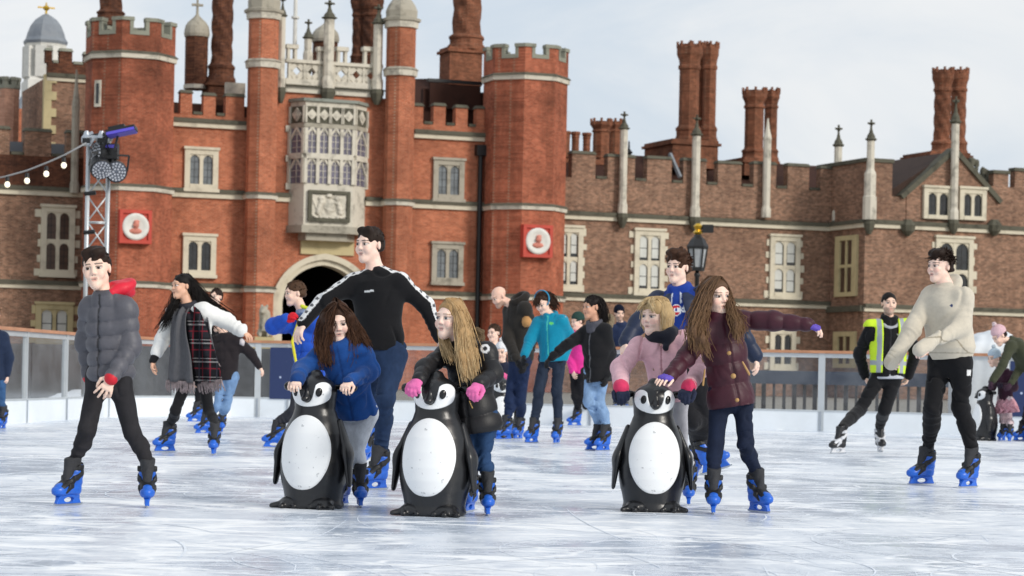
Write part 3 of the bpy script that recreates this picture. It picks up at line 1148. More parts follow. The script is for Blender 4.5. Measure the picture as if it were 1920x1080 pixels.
def pinnacle(root, px, ytop, ycol, ybot, w, n, mat='stone_white', wide=None, plain_top=False):
    s, zb = B(px, ybot, n); zt = zz(px, ytop, n); zc = zz(px, ycol, n)
    r = w / 2 * Yd(px, n) / F * 1.04
    p = MB()
    prof = []
    if wide:
        R = wide / 2 * Yd(px, n) / F; zw = zz(px, ycol + (ybot - ycol) * .42, n)
        prof += [(R, zb), (R, (zb + zw) / 2), (R * .85, (zb + zw) / 2 + .05), (R * .85, zw), (r, zw + .25)]
    else:
        prof += [(r * 1.25, zb), (r * 1.25, zb + .4), (r, zb + .6)]
    prof += [(r, zc)]
    p.lathe(prof, 8, (s, -n, 0), PI / 8)
    o = put(p, 'pinnacle', M[mat], root)
    c = MB(); H = zt - zc
    if plain_top:
        c.lathe([(r * 1.1, zc + .002), (r * 1.05, zc + H * .1), (r * .5, zc + H * .55), (.04, zt)], 8, (s, -n, 0), PI / 8)
        put(c, 'cap', M[mat], o, root)
    else:
        c.lathe([(r * 1.1, zc + .002), (r * 1.5, zc + H * .05), (r * 1.5, zc + H * .1), (r * 1.1, zc + H * .14), (r * 1.0, zc + H * .25), (r * .55, zc + H * .38), (r * .28, zc + H * .6), (r * .25, zc + H * .72),
                 (r * .5, zc + H * .76), (r * .25, zc + H * .82), (r * .3, zt)], 8, (s, -n, 0), PI / 8)
        zx = zc + H * .82
        c.box(s - r * .95, s + r * .95, -n - r * .28, -n + r * .28, zx - H * .035, zx + H * .045)
        c.box(s - r * .28, s + r * .28, -n - r * .95, -n + r * .95, zx - H * .03, zx + H * .04)
        put(c, 'cap', M['stone_dark'], o, root)
    # the dark carved foot
    if not plain_top:
        q = MB(); q.lathe([(r * .5, zb - .75), (r * 1.1, zb - .5), (r * 1.5, zb - .2), (r * 1.3, zb - .002)], 8, (s, -n, 0), PI / 8)
        put(q, 'corbel', M['stone_dark'], o, root)
    return o


def chimney(root, n, shafts, ytop, yb, ybot, bx0, bx1, mat='brick_dark', twist=0, depth=1.6, spikes=True, shaftmat=None):
    s0, s1, z0, z1 = rect(bx0, yb, bx1, ybot, n)
    b = MB()
    b.box(s0 + .12, s1 - .12, -n, -n + depth, z0, z1 - .28)
    b.box(s0 - .02, s1 + .02, -n - .12, -n + depth + .1, z1 - .28, z1 - .14)
    b.box(s0 + .1, s1 - .1, -n - .02, -n + depth, z1 - .14, z1)
    o = put(b, 'chimney_stack', M[mat], root)
    for px, w, dn in shafts:
        nn = n - dn
        s = ss(px, nn, (ytop + yb) / 2); r = w / 2 * Yd(px, nn) / F
        zt = zz(px, ytop, nn); zb = zz(px, yb, nn) - .2; H = zt - zb
        p = MB()
        prof = [(1.28, 0), (1.28, .04), (1.12, .07), (1.12, .12), (1.2, .13), (1.2, .15), (.95, .18)]
        m = 26
        prof += [(.93, .18 + .56 * i / m) for i in range(1, m + 1)]
        prof += [(1.06, .755), (1.06, .78), (.95, .8), (1.0, .84), (1.22, .9), (1.22, .97), (1.12, .975), (1.12, 1.0), (.7, 1.0)]
        seg = 24 if twist else 8
        def tw(a, z):
            t = (z - zb) / H
            if twist and .18 < t < .75:
                return 1 + .06 * math.sin(5 * a + twist * (z - zb) * 3.2)
            return 1 + (.03 * math.cos(8 * a) if twist else 0)
        p.lathe([(q * r, zb + u * H) for q, u in prof], seg, (s, -nn, 0), PI / 8, tw=tw)
        if spikes:
            for k in range(8):
                a = PI / 8 + k * PI / 4
                p.obox((s + 1.15 * r * math.cos(a), -nn + 1.15 * r * math.sin(a), zt - .02), ((1, 0, 0), (0, 1, 0), (0, 0, 1)), (.05, .05, .17))
        put(p, 'shaft', M[shaftmat or mat], o, root)
    return o


def crenels(root, segs, ytop_ref, ybase_ref, n, wallmat, zlow, x0, x1, th=.45, cap='stone_dark', capth=.16):
    """parapet with the merlons listed as (px0, px1); heights from one reference pixel each"""
    zt = zz(*ytop_ref, n); zc = zz(*ybase_ref, n)
    a = MB(); a.box(ss(x0, n), ss(x1, n), -n, -n + th, zlow, zc)
    o = put(a, 'parapet', M[wallmat], root)
    r_ = random.Random(int(x0))
    for p, q in segs:
        s0, s1 = ss(p, n, ytop_ref[1]), ss(q, n, ytop_ref[1])
        dz = r_.uniform(-.05, .05)
        a = MB(); a.box(s0, s1, -n, -n + th, zc + .001, zt - capth + dz); put(a, 'merlon', M[wallmat], o, root)
        c = MB(); c.add([(s0 - .05, -n - .07, zt - capth + .002 + dz), (s1 + .05, -n - .07, zt - capth + .002 + dz), (s1 + .05, -n + th + .07, zt - capth + .002 + dz), (s0 - .05, -n + th + .07, zt - capth + .002 + dz),
                          (s0 + .02, -n + .04, zt + dz), (s1 - .02, -n + .04, zt + dz), (s1 - .02, -n + th - .04, zt + dz), (s0 + .02, -n + th - .04, zt + dz)],
                         [(3, 2, 1, 0), (4, 5, 6, 7), (0, 1, 5, 4), (1, 2, 6, 5), (2, 3, 7, 6), (3, 0, 4, 7)]); put(c, 'coping', M[cap], o, root)
    for (p, q), (p2, q2) in zip(segs, segs[1:]):
        c = MB(); c.box(ss(q, n, ytop_ref[1]) + .06, ss(p2, n, ytop_ref[1]) - .06, -n - .05, -n + th + .05, zc + .002, zc + .14); put(c, 'gap_sill', M[cap], o, root)
    return o


def band(root, x0, x1, zref, n, h=.24, d=.14, white='stone_cream'):
    s0, s1 = ss(x0, n), ss(x1, n)
    a = MB(); a.box(s0, s1, -n - d, -n + .05, zref, zref + h)
    o = put(a, 'string_course', M[white], root)
    a = MB(); a.box(s0, s1, -n - d - .1, -n + .05, zref + h + .003, zref + h + .19)
    put(a, 'drip_mould', M['stone_dark'], o, root)


# ---------------- gatehouse
G = building('gatehouse', 'tall red brick palace gatehouse with octagonal towers, stone oriel and dark archway', 'gatehouse', 610)
ZS = zz(440, 374, 0); ZL = zz(440, 548, 0)
sT0, sT1 = ss(518), ss(722)
zC = zz(618, 178, 0)
# middle bay with the archway cut through
sa = ss(607, 0, 560); hw = (ss(684, 0, 560) - ss(531, 0, 560)) / 2
zsp = zz(607, 566); zap = zz(607, 497)
inner = [(sa + u, z) for u, z in arch_curve(hw, zsp, zap)]
outer = [(sa + u, z) for u, z in arch_curve(hw + .56, zsp, zap + .55)]
wall = MB()
wall.prism([(ss(490), 0), (outer[0][0], 0), *outer, (outer[-1][0], 0), (ss(748), 0), (ss(748), zC), (ss(490), zC)][::1], 0, 1.0)
put(wall, 'gate_wall', M['brick_red'], G)
for x0, x1, yt in ((300, 470, 240), (760, 915, 262)):
    mb = MB(); mb.box(ss(x0), ss(x1), 0, 1.0, 0, zz((x0 + x1) / 2, yt)); put(mb, 'wall', M['brick_red'], G)
# stone arch
ar = MB()
def ring(mb, A, Bc, y0, y1):
    o = len(mb.v)
    n = len(A)
    for p, q in zip(A, Bc):
        mb.v += [(p[0], y0, p[1]), (q[0], y0, q[1]), (q[0], y1, q[1]), (p[0], y1, p[1])]
    for i in range(n - 1):
        for k in range(4):
            a = o + i * 4 + k; b = o + i * 4 + (k + 1) % 4
            mb.f.append((a, a + 4, b + 4, b))
fo = lambda pts: [(pts[0][0], 0.0)] + pts + [(pts[-1][0], 0.0)]
mid_ = [(sa + u, z) for u, z in arch_curve(hw + .28, zsp, zap + .27)]
ring(ar, fo(mid_), fo(outer), -.16, .9)
ring(ar, fo(inner), fo(mid_), .02, .9)
put(ar, 'archway', M['stone_cream'], G)
ps = MB()
ps.box(sa - hw - .6, sa - hw - .3, 1.01, 16, 0, zap + 1); ps.box(sa + hw + .3, sa + hw + .6, 1.01, 16, 0, zap + 1)
ps.box(sa - hw - .6, sa + hw + .6, 1.01, 16, zap + .6, zap + .9); ps.box(sa - hw - .6, sa + hw + .6, 16, 16.3, 0, zap + 1)
put(ps, 'passage', M['void'], G)  # dark wall colour carries the gloom of the deep passage
band(G, 318, 542, ZS, 0); band(G, 684, 908, ZS, 0)
band(G, 318, 506, ZL, 0, .2, .12); band(G, 710, 908, ZL, 0, .2, .12)
# side bay parapets
for x0, x1, zy, segs, yt, yc in ((318, 462, 240, [(339, 361), (382, 405), (424, 459)], (350, 169), (372, 215)),
                                 (772, 908, 262, [(773, 794), (813.5, 836), (855, 877.5), (894, 909)], (825, 194), (804, 233))):
    zl = zz((x0 + x1) / 2, zy)
    crenels(G, segs, yt, yc, .05, 'brick_red', zl + .35, x0, x1, cap='stone_dark')
    band(G, x0, x1, zl, 0, .22, .16)
# flanking towers
for px, y_top, y_c, y_b, nm in ((240.5, 38, 62, 108, 0), (982.5, 87, 106, 148, 1)):
    s = ss(px, .6, 300); R = 2.09
    zb = zz(px, y_b, 2.5)
    mb = MB(); octa(mb, s, .6, R, 0, zb)
    put(mb, 'tower', M['brick_tower'], G)
    octa_parapet(G, s, .6, R + .02, zb + .25, zz(px, y_c, 2.5), zz(px, y_top, 2.5), 'brick_tower')
    octa_band(G, s, .6, R, zb)
    octa_band(G, s, .6, R, ZS, .2); octa_band(G, s, .6, R, ZL, .18)
sl = [ss(240.5, .6, 300), ss(982.5, .6, 300)]
# slit window on the left tower (on its left-hand face)
def face_box(mb, s, n, R, k, u0, u1, z0, z1, d0, d1):
    """box on octagon face k (k=0 looks at the viewer, +1 next to the right)"""
    a = -PI / 2 + k * PI / 4
    nn = Vector((math.cos(a), math.sin(a), 0)); d = Vector((-nn.y, nn.x, 0))
    c = Vector((s, -n, 0)) + nn * (R * math.cos(PI / 8) + (d0 + d1) / 2) + d * (u0 + u1) / 2 + Vector((0, 0, (z0 + z1) / 2))
    mb.obox(c, (d, nn, Vector((0, 0, 1))), (abs(u1 - u0) / 2, abs(d1 - d0) / 2, abs(z1 - z0) / 2))
za, zb_ = zz(168, 200, 1.5), zz(168, 150, 1.5)
mb = MB(); face_box(mb, sl[0], .6, 2.09, -1, -.62, -.28, za, zb_, -.1, .06); o = put(mb, 'slit_window', M['stone_white'], G)
mb = MB(); face_box(mb, sl[0], .6, 2.09, -1, -.53, -.37, za + .15, zb_ - .15, .06, .075); put(mb, 'pane', M['glass_dark'], o, G)
# roundels
roundel(G, 223, 394, 283, 457, 2.75)
roundel(G, 979, 422, 1034, 483, 2.75)
# turrets beside the middle bay
for px, w_, yb, yd, b1, ya in ((489.5, 55, 28, -38, 117, -60), (747.5, 53, 44, -12, 132, -30)):
    s = ss(px, .7, 300); R = w_ / 2 * Yd(px, .7) / F / .96
    zt = zz(px, yb, 1.6)
    mb = MB(); octa(mb, s, .7, R, 0, zt - .1); put(mb, 'turret', M['brick_red'], G)
    mb = MB(); octa(mb, s, .7, R + .1, zt - .1, zt + .22, R1=R + .13); o = put(mb, 'turret_cornice', M['stone_white'], G)
    H = zz(px, yd, 1.6) - zt
    mb = MB()
    mb.lathe([(R + .22, zt + .223), (R + .24, zt + .36), (R + .04, zt + .42), (R + .06, zt + .42 + H * .22), (R * .92, zt + .42 + H * .42), (R * .66, zt + .42 + H * .6), (R * .36, zt + .42 + H * .76), (R * .14, zt + .42 + H * .95), (.06, zt + .42 + H * 1.25)], 8, (s, -.7, 0), PI / 8)
    put(mb, 'turret_dome', M['stone_mid'], o, G)
    octa_band(G, s, .7, R, zz(px, b1 + 7, 1.6), .3, 'stone_mid')
    octa_band(G, s, .7, R, ZS, .2)
    octa_band(G, s, .7, R, ZL, .18)
# windows of the side bays
window(G, 345, 281, 408, 354, 0, gm='glass_mid', fm='stone_cream')
window(G, 342, 443, 404, 515, 0, gm='glass_dark', fm='stone_cream')
window(G, 811, 301, 869, 373, 0, gm='glass_mid', fm='stone_mid')
window(G, 808, 458, 867, 529, 0, gm='glass_mid', fm='stone_mid')
# drain pipe beside the right tower
mb = MB(); s_ = ss(899, .2, 400)
mb.tube([(s_, -.2, 0), (s_, -.2, zz(899, 292, .2))], .13, 8); mb.box(s_ - .26, s_ + .26, -.42, -.02, zz(899, 292, .2), zz(899, 272, .2))
put(mb, 'drain_pipe', M['black_iron'], G)
# cornice and pierced parapet of the middle bay
zc0 = zz(618, 178); zc1 = zz(618, 164); zp1 = zz(618, 116)
mb = MB(); mb.box(sT0 + .3, sT1 - .3, -.15, .1, zc0 + .003, zc0 + .3); o = put(mb, 'cornice', M['stone_white'], G)
mb = MB(); mb.box(sT0 + .2, sT1 - .2, -.35, .3, zc0 + .305, zc1); put(mb, 'drip_mould', M['stone_dark'], o, G)
pp = MB(); y0, y1 = -.1, .22
zlo, zhi = zc1 + .002, zp1
pp.box(sT0 + .3, sT1 - .3, y0 - .05, y1 + .05, zlo, zlo + .3); pp.box(sT0 + .3, sT1 - .3, y0 - .05, y1 + .05, zhi - .16, zhi)
nb = 6
for i in range(nb):
    a = sT0 + .5 + (sT1 - sT0 - 1) * i / nb; b = sT0 + .5 + (sT1 - sT0 - 1) * (i + 1) / nb
    zm = (zlo + .3 + zhi - .16) / 2; hz = (zhi - .16 - zlo - .3) / 2; cx = (a + b) / 2; hx = (b - a) / 2
    for p, q in (((a, zm), (cx, zm + hz)), ((cx, zm + hz), (b, zm)), ((b, zm), (cx, zm - hz)), ((cx, zm - hz), (a, zm))):
        pp.bar((p[0], (y0 + y1) / 2, p[1]), (q[0], (y0 + y1) / 2, q[1]), .2, .24)
    pp.box(a - .06, a + .06, y0 + .03, y1 - .03, zlo + .3, zhi - .16)
    # corner cusps
    for sx in (-1, 1):
        for sz in (-1, 1):
            pp.bar((cx + sx * hx * .95, (y0 + y1) / 2, zm + sz * hz * .95), (cx + sx * hx * .5, (y0 + y1) / 2, zm + sz * hz * .5), .13, .18)
# raised open frames
for xa, xb, yt in ((532, 550, 83), (590, 604, 88), (626, 644, 88), (676, 696, 88)):
    a, b = ss(xa), ss(xb); zt = zz((xa + xb) / 2, yt)
    pp.box(a, a + .13, y0, y1, zhi, zt - .2); pp.box(b - .13, b, y0, y1, zhi, zt - .2); pp.box(a - .06, b + .06, y0 - .06, y1 + .06, zt - .2, zt)
put(pp, 'pierced_parapet', M['stone_white'], G)
pinnacle(G, 527, -8, 32, 164, 12, .25); pinnacle(G, 615, 0, 36, 166, 19, .3); pinnacle(G, 707, 8, 46, 168, 17, .3)
pinnacle(G, 577, 36, 73, 116, 14, -2.5, plain_top=False)
# oriel window
oa, ob, oc, od = ss(543, 0, 300), ss(571, .95, 300), ss(663, .95, 300), ss(686, 0, 300)
zo0, zo1 = zz(618, 424, .95), zz(618, 186, .95)
PL = [(oa, 0.0), (ob, -.95), (oc, -.95), (od, 0.0)]
mb = MB()
def plan(mb, pts, z0, z1, grow=0.0, back=.3):
    cx = (pts[0][0] + pts[-1][0]) / 2
    q = [(p[0] + (grow if p[0] > cx else -grow), p[1] - (grow if p[1] < -.01 else 0)) for p in pts]
    q = [(q[0][0], back)] + q + [(q[-1][0], back)]
    n = len(q)
    vs = [(x, y, z0) for x, y in q] + [(x, y, z1) for x, y in q]
    mb.add(vs, [tuple(range(n))[::-1], tuple(range(n, 2 * n))] + [(i, (i + 1) % n, n + (i + 1) % n, n + i) for i in range(n)])
plan(mb, PL, zo0, zo1 - .15)
OR = put(mb, 'oriel', M['stone_white'], G)
mb = MB(); plan(mb, PL, zo1 - .148, zo1, .12); put(mb, 'oriel_roof', M['mossy_lead'], OR, G)
mb = MB(); plan(mb, PL, zz(618, 241, .95), zz(618, 233, .95), .07); put(mb, 'oriel_moulding', M['stone_mid'], OR, G)
mb = MB(); plan(mb, PL, zo0 - .35, zo0, .1); plan(mb, [(oa + .5, 0), (ob + .2, -.75), (oc - .2, -.75), (od - .5, 0)], zo0 - .7, zo0 - .352)
put(mb, 'oriel_moulding', M['stone_mid'], OR, G)
mb = MB(); plan(mb, [(ss(568), 0), (ss(574), -.5), (ss(660), -.5), (ss(666), 0)], zz(618, 452, .5), zo0 - .702)
plan(mb, [(ss(564), 0), (ss(564) + .01, -.12), (ss(664), -.12), (ss(664) + .01, 0)], zap + .5, zz(618, 452, .5) - .003)
put(mb, 'corbel', M['stone_buff'], G)
def facegrid(p, q, cols, zr, mw, gmat, fmat, bar=.12):
    """mullioned lights on a vertical face from p to q (plan points); zr = list of (z0, z1)"""
    a, b = Vector((*p, 0)), Vector((*q, 0)); d = b - a; Ln = d.length; d.normalize(); nn = Vector((d.y, -d.x, 0)); up = Vector((0, 0, 1))
    f, g = MB(), MB()
    e = .12; cw = (Ln - 2 * e - mw * (cols - 1)) / cols
    for z0, z1 in zr:
        g.obox(a + d * Ln / 2 + nn * .012 + up * (z0 + z1) / 2, (d, nn, up), (Ln / 2 - e + .01, .004, (z1 - z0) / 2))
        for c in range(cols + 1):
            x = e + c * (cw + mw) - mw / 2
            f.obox(a + d * x + nn * .06 + up * (z0 + z1) / 2, (d, nn, up), (mw / 2, .07, (z1 - z0) / 2))
        for c in range(cols):
            x = e + c * (cw + mw) + cw / 2
            for sg in (-1, 1):     # arched heads
                f.bar(a + d * (x + sg * cw * .5) + nn * .05 + up * (z1 - cw * .62), a + d * x + nn * .05 + up * (z1 + .04), .07, .1)
            f.obox(a + d * x + nn * .035 + up * (z0 + (z1 - z0) * .5), (d, nn, up), (.015, .015, (z1 - z0) / 2))
            for t in (.25, .5, .75):
                f.obox(a + d * x + nn * .03 + up * (z0 + (z1 - z0) * t), (d, nn, up), (cw / 2, .012, .012))
    for z0, z1 in zip([r[1] for r in zr], [r[0] for r in zr[1:]]):
        f.obox(a + d * Ln / 2 + nn * .06 + up * (z0 + z1) / 2, (d, nn, up), (Ln / 2 - .05, .08, abs(z1 - z0) / 2 + .03))
    o = put(f, 'mullion', M[fmat], OR, G)
    put(g, 'oriel_pane', M[gmat], OR, G)
zr = [(zz(618, 345, .95), zz(618, 298, .95)), (zz(618, 290, .95), zz(618, 242, .95))]
facegrid(PL[1], PL[2], 4, zr, .16, 'glass_lilac', 'stone_white')
facegrid(PL[0], PL[1], 1, zr, .16, 'glass_lilac', 'stone_white')
facegrid(PL[2], PL[3], 1, zr, .16, 'glass_lilac', 'stone_white')
# frieze of lozenges
fz0, fz1 = zz(618, 232, .95), zz(618, 201, .95)
def frieze(p, q, k):
    a, b = Vector((*p, 0)), Vector((*q, 0)); d = b - a; Ln = d.length; d.normalize(); nn = Vector((d.y, -d.x, 0)); up = Vector((0, 0, 1))
    f, g = MB(), MB()
    g.obox(a + d * Ln / 2 + nn * .02 + up * (fz0 + fz1) / 2, (d, nn, up), (Ln / 2 - .1, .012, (fz1 - fz0) / 2))
    for i in range(k):
        c = a + d * (Ln * (i + .5) / k) + nn * .05 + up * (fz0 + fz1) / 2
        r = min(Ln / k, fz1 - fz0) * .3
        d1, d2 = (d + up).normalized(), (up - d).normalized()
        f.obox(c, (d1, d2, nn), (r, r, .05))
        f.obox(c + nn * .03, (d1, d2, nn), (r * .45, r * .45, .06))
        for sx in (-1, 1):
            f.obox(a + d * (Ln * (i + .5 + .46 * sx) / k) + nn * .06 + up * (fz0 + fz1) / 2, (d, nn, up), (.045, .06, (fz1 - fz0) / 2))
    put(g, 'frieze_ground', M['stone_dark'], OR, G); put(f, 'frieze_carving', M['stone_white'], OR, G)
frieze(PL[0], PL[1], 1); frieze(PL[1], PL[2], 4); frieze(PL[2], PL[3], 1)
# carved coat of arms panel
c0_, c1_, cz0, cz1 = rect(577, 358, 655, 416, .95)
f = MB(); t = .16
f.box(c0_, c0_ + t, -1.12, -.9, cz0, cz1); f.box(c1_ - t, c1_, -1.12, -.9, cz0, cz1); f.box(c0_ + t, c1_ - t, -1.12, -.9, cz0, cz0 + t); f.box(c0_ + t, c1_ - t, -1.12, -.9, cz1 - t, cz1)
put(f, 'panel_frame', M['stone_dark'], OR, G)
c = SDF(.035, .05); rr = random.Random(5)
cx, cz = (c0_ + c1_) / 2, (cz0 + cz1) / 2
c.box((cx, -.98, cz), ((c1_ - c0_) / 2 - t, .05, (cz1 - cz0) / 2 - t))
c.ell((cx, -1.04, cz - .02), (.26, .1, .34)); c.ell((cx, -1.05, cz + .5), (.18, .1, .12))
for sg in (-1, 1):       # two rearing beasts beside the shield
    c.cap((cx + sg * .55, -1.05, cz - .3), (cx + sg * .42, -1.06, cz + .18), .12, .1)
    c.ell((cx + sg * .4, -1.08, cz + .36), (.13, .1, .11))
    c.cap((cx + sg * .45, -1.05, cz + .1), (cx + sg * .26, -1.07, cz + .2), .06); c.cap((cx + sg * .6, -1.05, cz - .3), (cx + sg * .42, -1.05, cz - .58), .08, .05)
    c.cap((cx + sg * .65, -1.03, cz - .1), (cx + sg * .82, -1.04, cz + .3), .05, .03); c.cap((cx + sg * .8, -1.03, cz - .45), (cx + sg * .6, -1.04, cz - .55), .06)
c.disp = lambda x, y, z: .018 * noise3(x, y, z, 26, 2)
c.obj('coat_of_arms', M['stone_white'], OR)
# quoins of the oriel
for yq in (241, 297, 349):
    for xa, xb in ((536, 546), (681, 690)):
        f = MB(); fbox(f, xa, yq - 6, xb, yq + 6, -.05, .1); put(f, 'quoin', M['stone_white'], OR, G)

# things on the gatehouse roof (behind the front)
mb = MB(); s_, z_ = B(552, 118, -3); mb.tube([(s_, 3, z_), (s_, 3, z_ + 6)], [.11, .08], 8); mb.lathe([(.2, z_ + 2.2), (.2, z_ + 2.3)], 8, (s_, 3, 0))
put(mb, 'flagpole', M['white_paint'], G)
# little domed turret seen through the parapet
def dome_turret(root, px, w, ytop, yeave, ybot, n, mat='brick_dark', finial=None):
    s = ss(px, n, ybot); R = w / 2 * Yd(px, n) / F
    z0, z1, z2 = zz(px, ybot, n), zz(px, yeave, n), zz(px, ytop, n); H = z2 - z1
    mb = MB(); octa(mb, s, n, R * .94, z0, z1 - .1); o = put(mb, 'stair_turret', M[mat], root)
    mb = MB(); mb.lathe([(R, z1 - .098), (R * 1.06, z1 + .05), (R * 1.02, z1 + H * .25), (R * .95, z1 + H * .42), (R * .75, z1 + H * .6), (R * .45, z1 + H * .76), (R * .2, z1 + H * .9), (.07, z2)] + ([(.05, zz(px, finial, n)), ] if finial is not None else []), 16, (s, -n, 0), PI / 8)
    if finial is not None:
        zf = z2 + (zz(px, finial, n) - z2) * .6
        mb.box(s - .28, s + .28, -n - .05, -n + .05, zf - .06, zf + .06)
    put(mb, 'turret_dome', M['stone_mid'], o, root, False)
    mb = MB(); octa(mb, s, n, R * 1.02, z0 + .02, z0 + .22); put(mb, 'turret_band', M['stone_white'], o, root)
dome_turret(G, 608, 50, 42, 76, 172, -9, 'brick_dark')
dome_turret(G, 367, 46, 26, 66, 168, -5, 'brick_dark', finial=-2)
# tall twisted chimneys
chimney(G, -4, [(417, 42, .7)], -60, 150, 210, 388, 442, 'brick_dark', 2.0, shaftmat='brick_dark')
chimney(G, -3, [(209, 44, .7)], -90, 36, 60, 186, 234, 'brick_dark', 1.5)
chimney(G, -8, [(673, 26, .4), (696, 36, 0)], 0, 118, 170, 660, 714, 'brick_dark', 2.6)
chimney(G, -5, [(876, 56, .9)], -70, 88, 160, 839, 908, 'brick_chimney', 1.4)
# roof between turret and right tower
mb = MB()
s0, z0 = B(772, 200, -4); s1, z1 = B(912, 200, -4); zt0, zt1 = zz(780, 133, -4), zz(905, 120, -4)
mb.box(s0, s1, 2.2, 2.6, z0 - 4, zz(850, 178, -4)); put(mb, 'back_wall', M['tile_red'], G)
mb = MB(); mb.add([(s0, 3.2, z0 - 1), (s1, 3.2, z0 - 1), (s1, 7, zt0 + .2), (s0, 7, zt0 - .1), (s0, 9, z0 - 1), (s1, 9, z0 - 1)], [(0, 1, 2, 3), (3, 2, 5, 4), (0, 3, 4), (1, 5, 2)]); put(mb, 'roof', M['tile_red'], G)
mb = MB(); fbox(mb, 806, 158, 901, 205, -2.1, -1.9); o = put(mb, 'lead_flat', M['tile_red'], G)
mb = MB(); fbox(mb, 803, 150, 905, 156, -2.1, -1.85); put(mb, 'lead_edge', M['black_iron'], o, G)
mb = MB(); s0, z0 = B(320, 215, -2); s1, _ = B(470, 215, -2); mb.box(s0, s1, 2.0, 2.4, z0 - 5, zz(400, 196, -2)); put(mb, 'back_wall', M['tile_red'], G)
mb = MB(); fbox(mb, 424, 155, 460, 180, -2.0, -1.7); put(mb, 'back_parapet', M['stone_white'], G)

# ---------------- left wing
W = building('palace_wing', 'brown brick palace wing left of the gatehouse with tall stone windows and battlements', 'palace wing', 80)
nW = -3.0
zw = zz(60, 366, nW)
x0, x1 = -620, 172
mb = MB(); mb.box(ss(x0, nW), ss(x1, nW), 3.0, 9, 0, zw + .3); put(mb, 'wall', M['brick_brown'], W)
mb = MB(); mb.box(ss(x0, nW), ss(x1, nW), 3.0, 3.6, zw + .3, zz(60, 292, nW) - .001); put(mb, 'battlement_wall', M['brick_dark'], W)
crenels(W, [(a, a + 50) for a in range(-577, -70, 78)] + [(-30, 19), (47, 97), (125, 172)], (60, 238), (34, 290), nW, 'brick_brown', zz(60, 292, nW), x0, x1, th=.5)
band(W, x0, x1, zw, nW); band(W, x0, x1, zz(60, 541, nW), nW, .2, .12)
window(W, 76, 389, 139, 514, nW, 2, 2, fm='stone_cream', gm='glass_brown', quoin=True, archrows=[0])
window(W, 66, 571, 136, 640, nW, 2, 1, fm='stone_buff', gm='glass_pale', quoin=True, seed=2)
for xa in (-140, -330): window(W, xa, 384, xa + 63, 510, nW, 2, 2, fm='stone_cream', gm='glass_brown', quoin=True)
pinnacle(W, 139, 130, 205, 362, 14, nW + .35, 'stone_mid', plain_top=True)
mb = MB(); s0, s1 = ss(-20, nW - 1.2), ss(165, nW - 1.2); mb.box(s0, s1, 4.4, 4.6, zz(60, 300, nW), zz(60, 262, nW)); put(mb, 'lead_gutter', M['lead'], W)
# set-back block behind it
K = building('palace_block', 'taller brown brick block set back behind the left battlements beside the corner tower', 'palace block', 120)
nK = -9
s0, s1, z0, z1 = rect(84, 148, 172, 300, nK)
mb = MB(); mb.box(s0, s1, 9, 16, 0, z1); put(mb, 'wall', M['brick_brown'], K)
crenels(K, [(86, 98), (112, 136), (158, 172)], (124, 92), (104, 118), nK, 'brick_dark', z1, 84, 172, cap='cap_stone')
band(K, 82, 172, z1 - .15, nK, .2, .12)
f = MB(); z = z0
k = 0
while z < z1:
    f.box(s0 - .08, s0 + (.55 if k % 2 else .3), 8.9, 9.3, z, z + .42); z += .424; k += 1
put(f, 'quoin', M['stone_buff'], K)
mb = MB(); fbox(mb, 117, 120, 158, 127, nK - 1.5, nK - .6); put(mb, 'lead_flat', M['lead'], K)
# domed clock cupola
C_ = building('cupola', 'white timber cupola with a grey lead dome and gilded ball', 'cupola', 84)
nC = -30
s = ss(84, nC, 150)
mpp = Yd(84, nC) / F
def Z(y): return zz(84, y, nC)
R = 34 * mpp
mb = MB(); mb.lathe([(R * 1.2, Z(84)), (R * 1.24, Z(79)), (R * 1.1, Z(72)), (R * 1.02, Z(62)), (R * .85, Z(48)), (R * .6, Z(37)), (R * .3, Z(30)), (R * .1, Z(26))], 8, (s, -nC, 0), PI / 8); put(mb, 'dome', M['lead'], C_)
mb = MB(); mb.lathe([(R * 1.12, Z(90)), (R * 1.18, Z(84.2))], 8, (s, -nC, 0), PI / 8); put(mb, 'cornice', M['white_paint'], C_)
for k in range(8):
    a = PI / 8 + k * PI / 4
    mb = MB(); mb.box(-.3, .3, -.3, .3, Z(148), Z(90)); o = put(mb, 'column', M['white_paint'], C_)
    o.location = (s - C_['_s0'] + R * .93 * math.cos(a), -nC + R * .93 * math.sin(a), 0); o.rotation_euler = (0, 0, a)
    a2 = k * PI / 4
    mb = MB(); mb.box(-.1, .1, -R * .36, R * .36, Z(98), Z(90.2)); o = put(mb, 'arch_head', M['white_paint'], C_)
    o.location = (s - C_['_s0'] + R * .87 * math.cos(a2), -nC + R * .87 * math.sin(a2), 0); o.rotation_euler = (0, 0, a2)
mb = MB(); mb.lathe([(R * .35, Z(148)), (R * .35, Z(90.5))], 8, (s, -nC, 0)); put(mb, 'bell_shaft', M['void'], C_)
mb = MB(); mb.box(s - R * 1.1, s + R * 1.1, -nC - R * 1.1, -nC + R * 1.1, Z(180), Z(154)); mb.box(s - R * 1.0, s + R * 1.0, -nC - R, -nC + R, Z(153.9), Z(148.1)); put(mb, 'base', M['white_paint'], C_)
mb = MB(); mb.add([(s - R * 1.6, -nC - R * 1.6, Z(212)), (s + R * 1.6, -nC - R * 1.6, Z(212)), (s + R * 1.6, -nC + R * 1.6, Z(212)), (s - R * 1.6, -nC + R * 1.6, Z(212)),
                   (s - R * 1.12, -nC - R * 1.12, Z(180.2)), (s + R * 1.12, -nC - R * 1.12, Z(180.2)), (s + R * 1.12, -nC + R * 1.12, Z(180.2)), (s - R * 1.12, -nC + R * 1.12, Z(180.2))],
                  [(3, 2, 1, 0), (4, 5, 6, 7), (0, 1, 5, 4), (1, 2, 6, 5), (2, 3, 7, 6), (3, 0, 4, 7)]); put(mb, 'roof_skirt', M['lead'], C_)
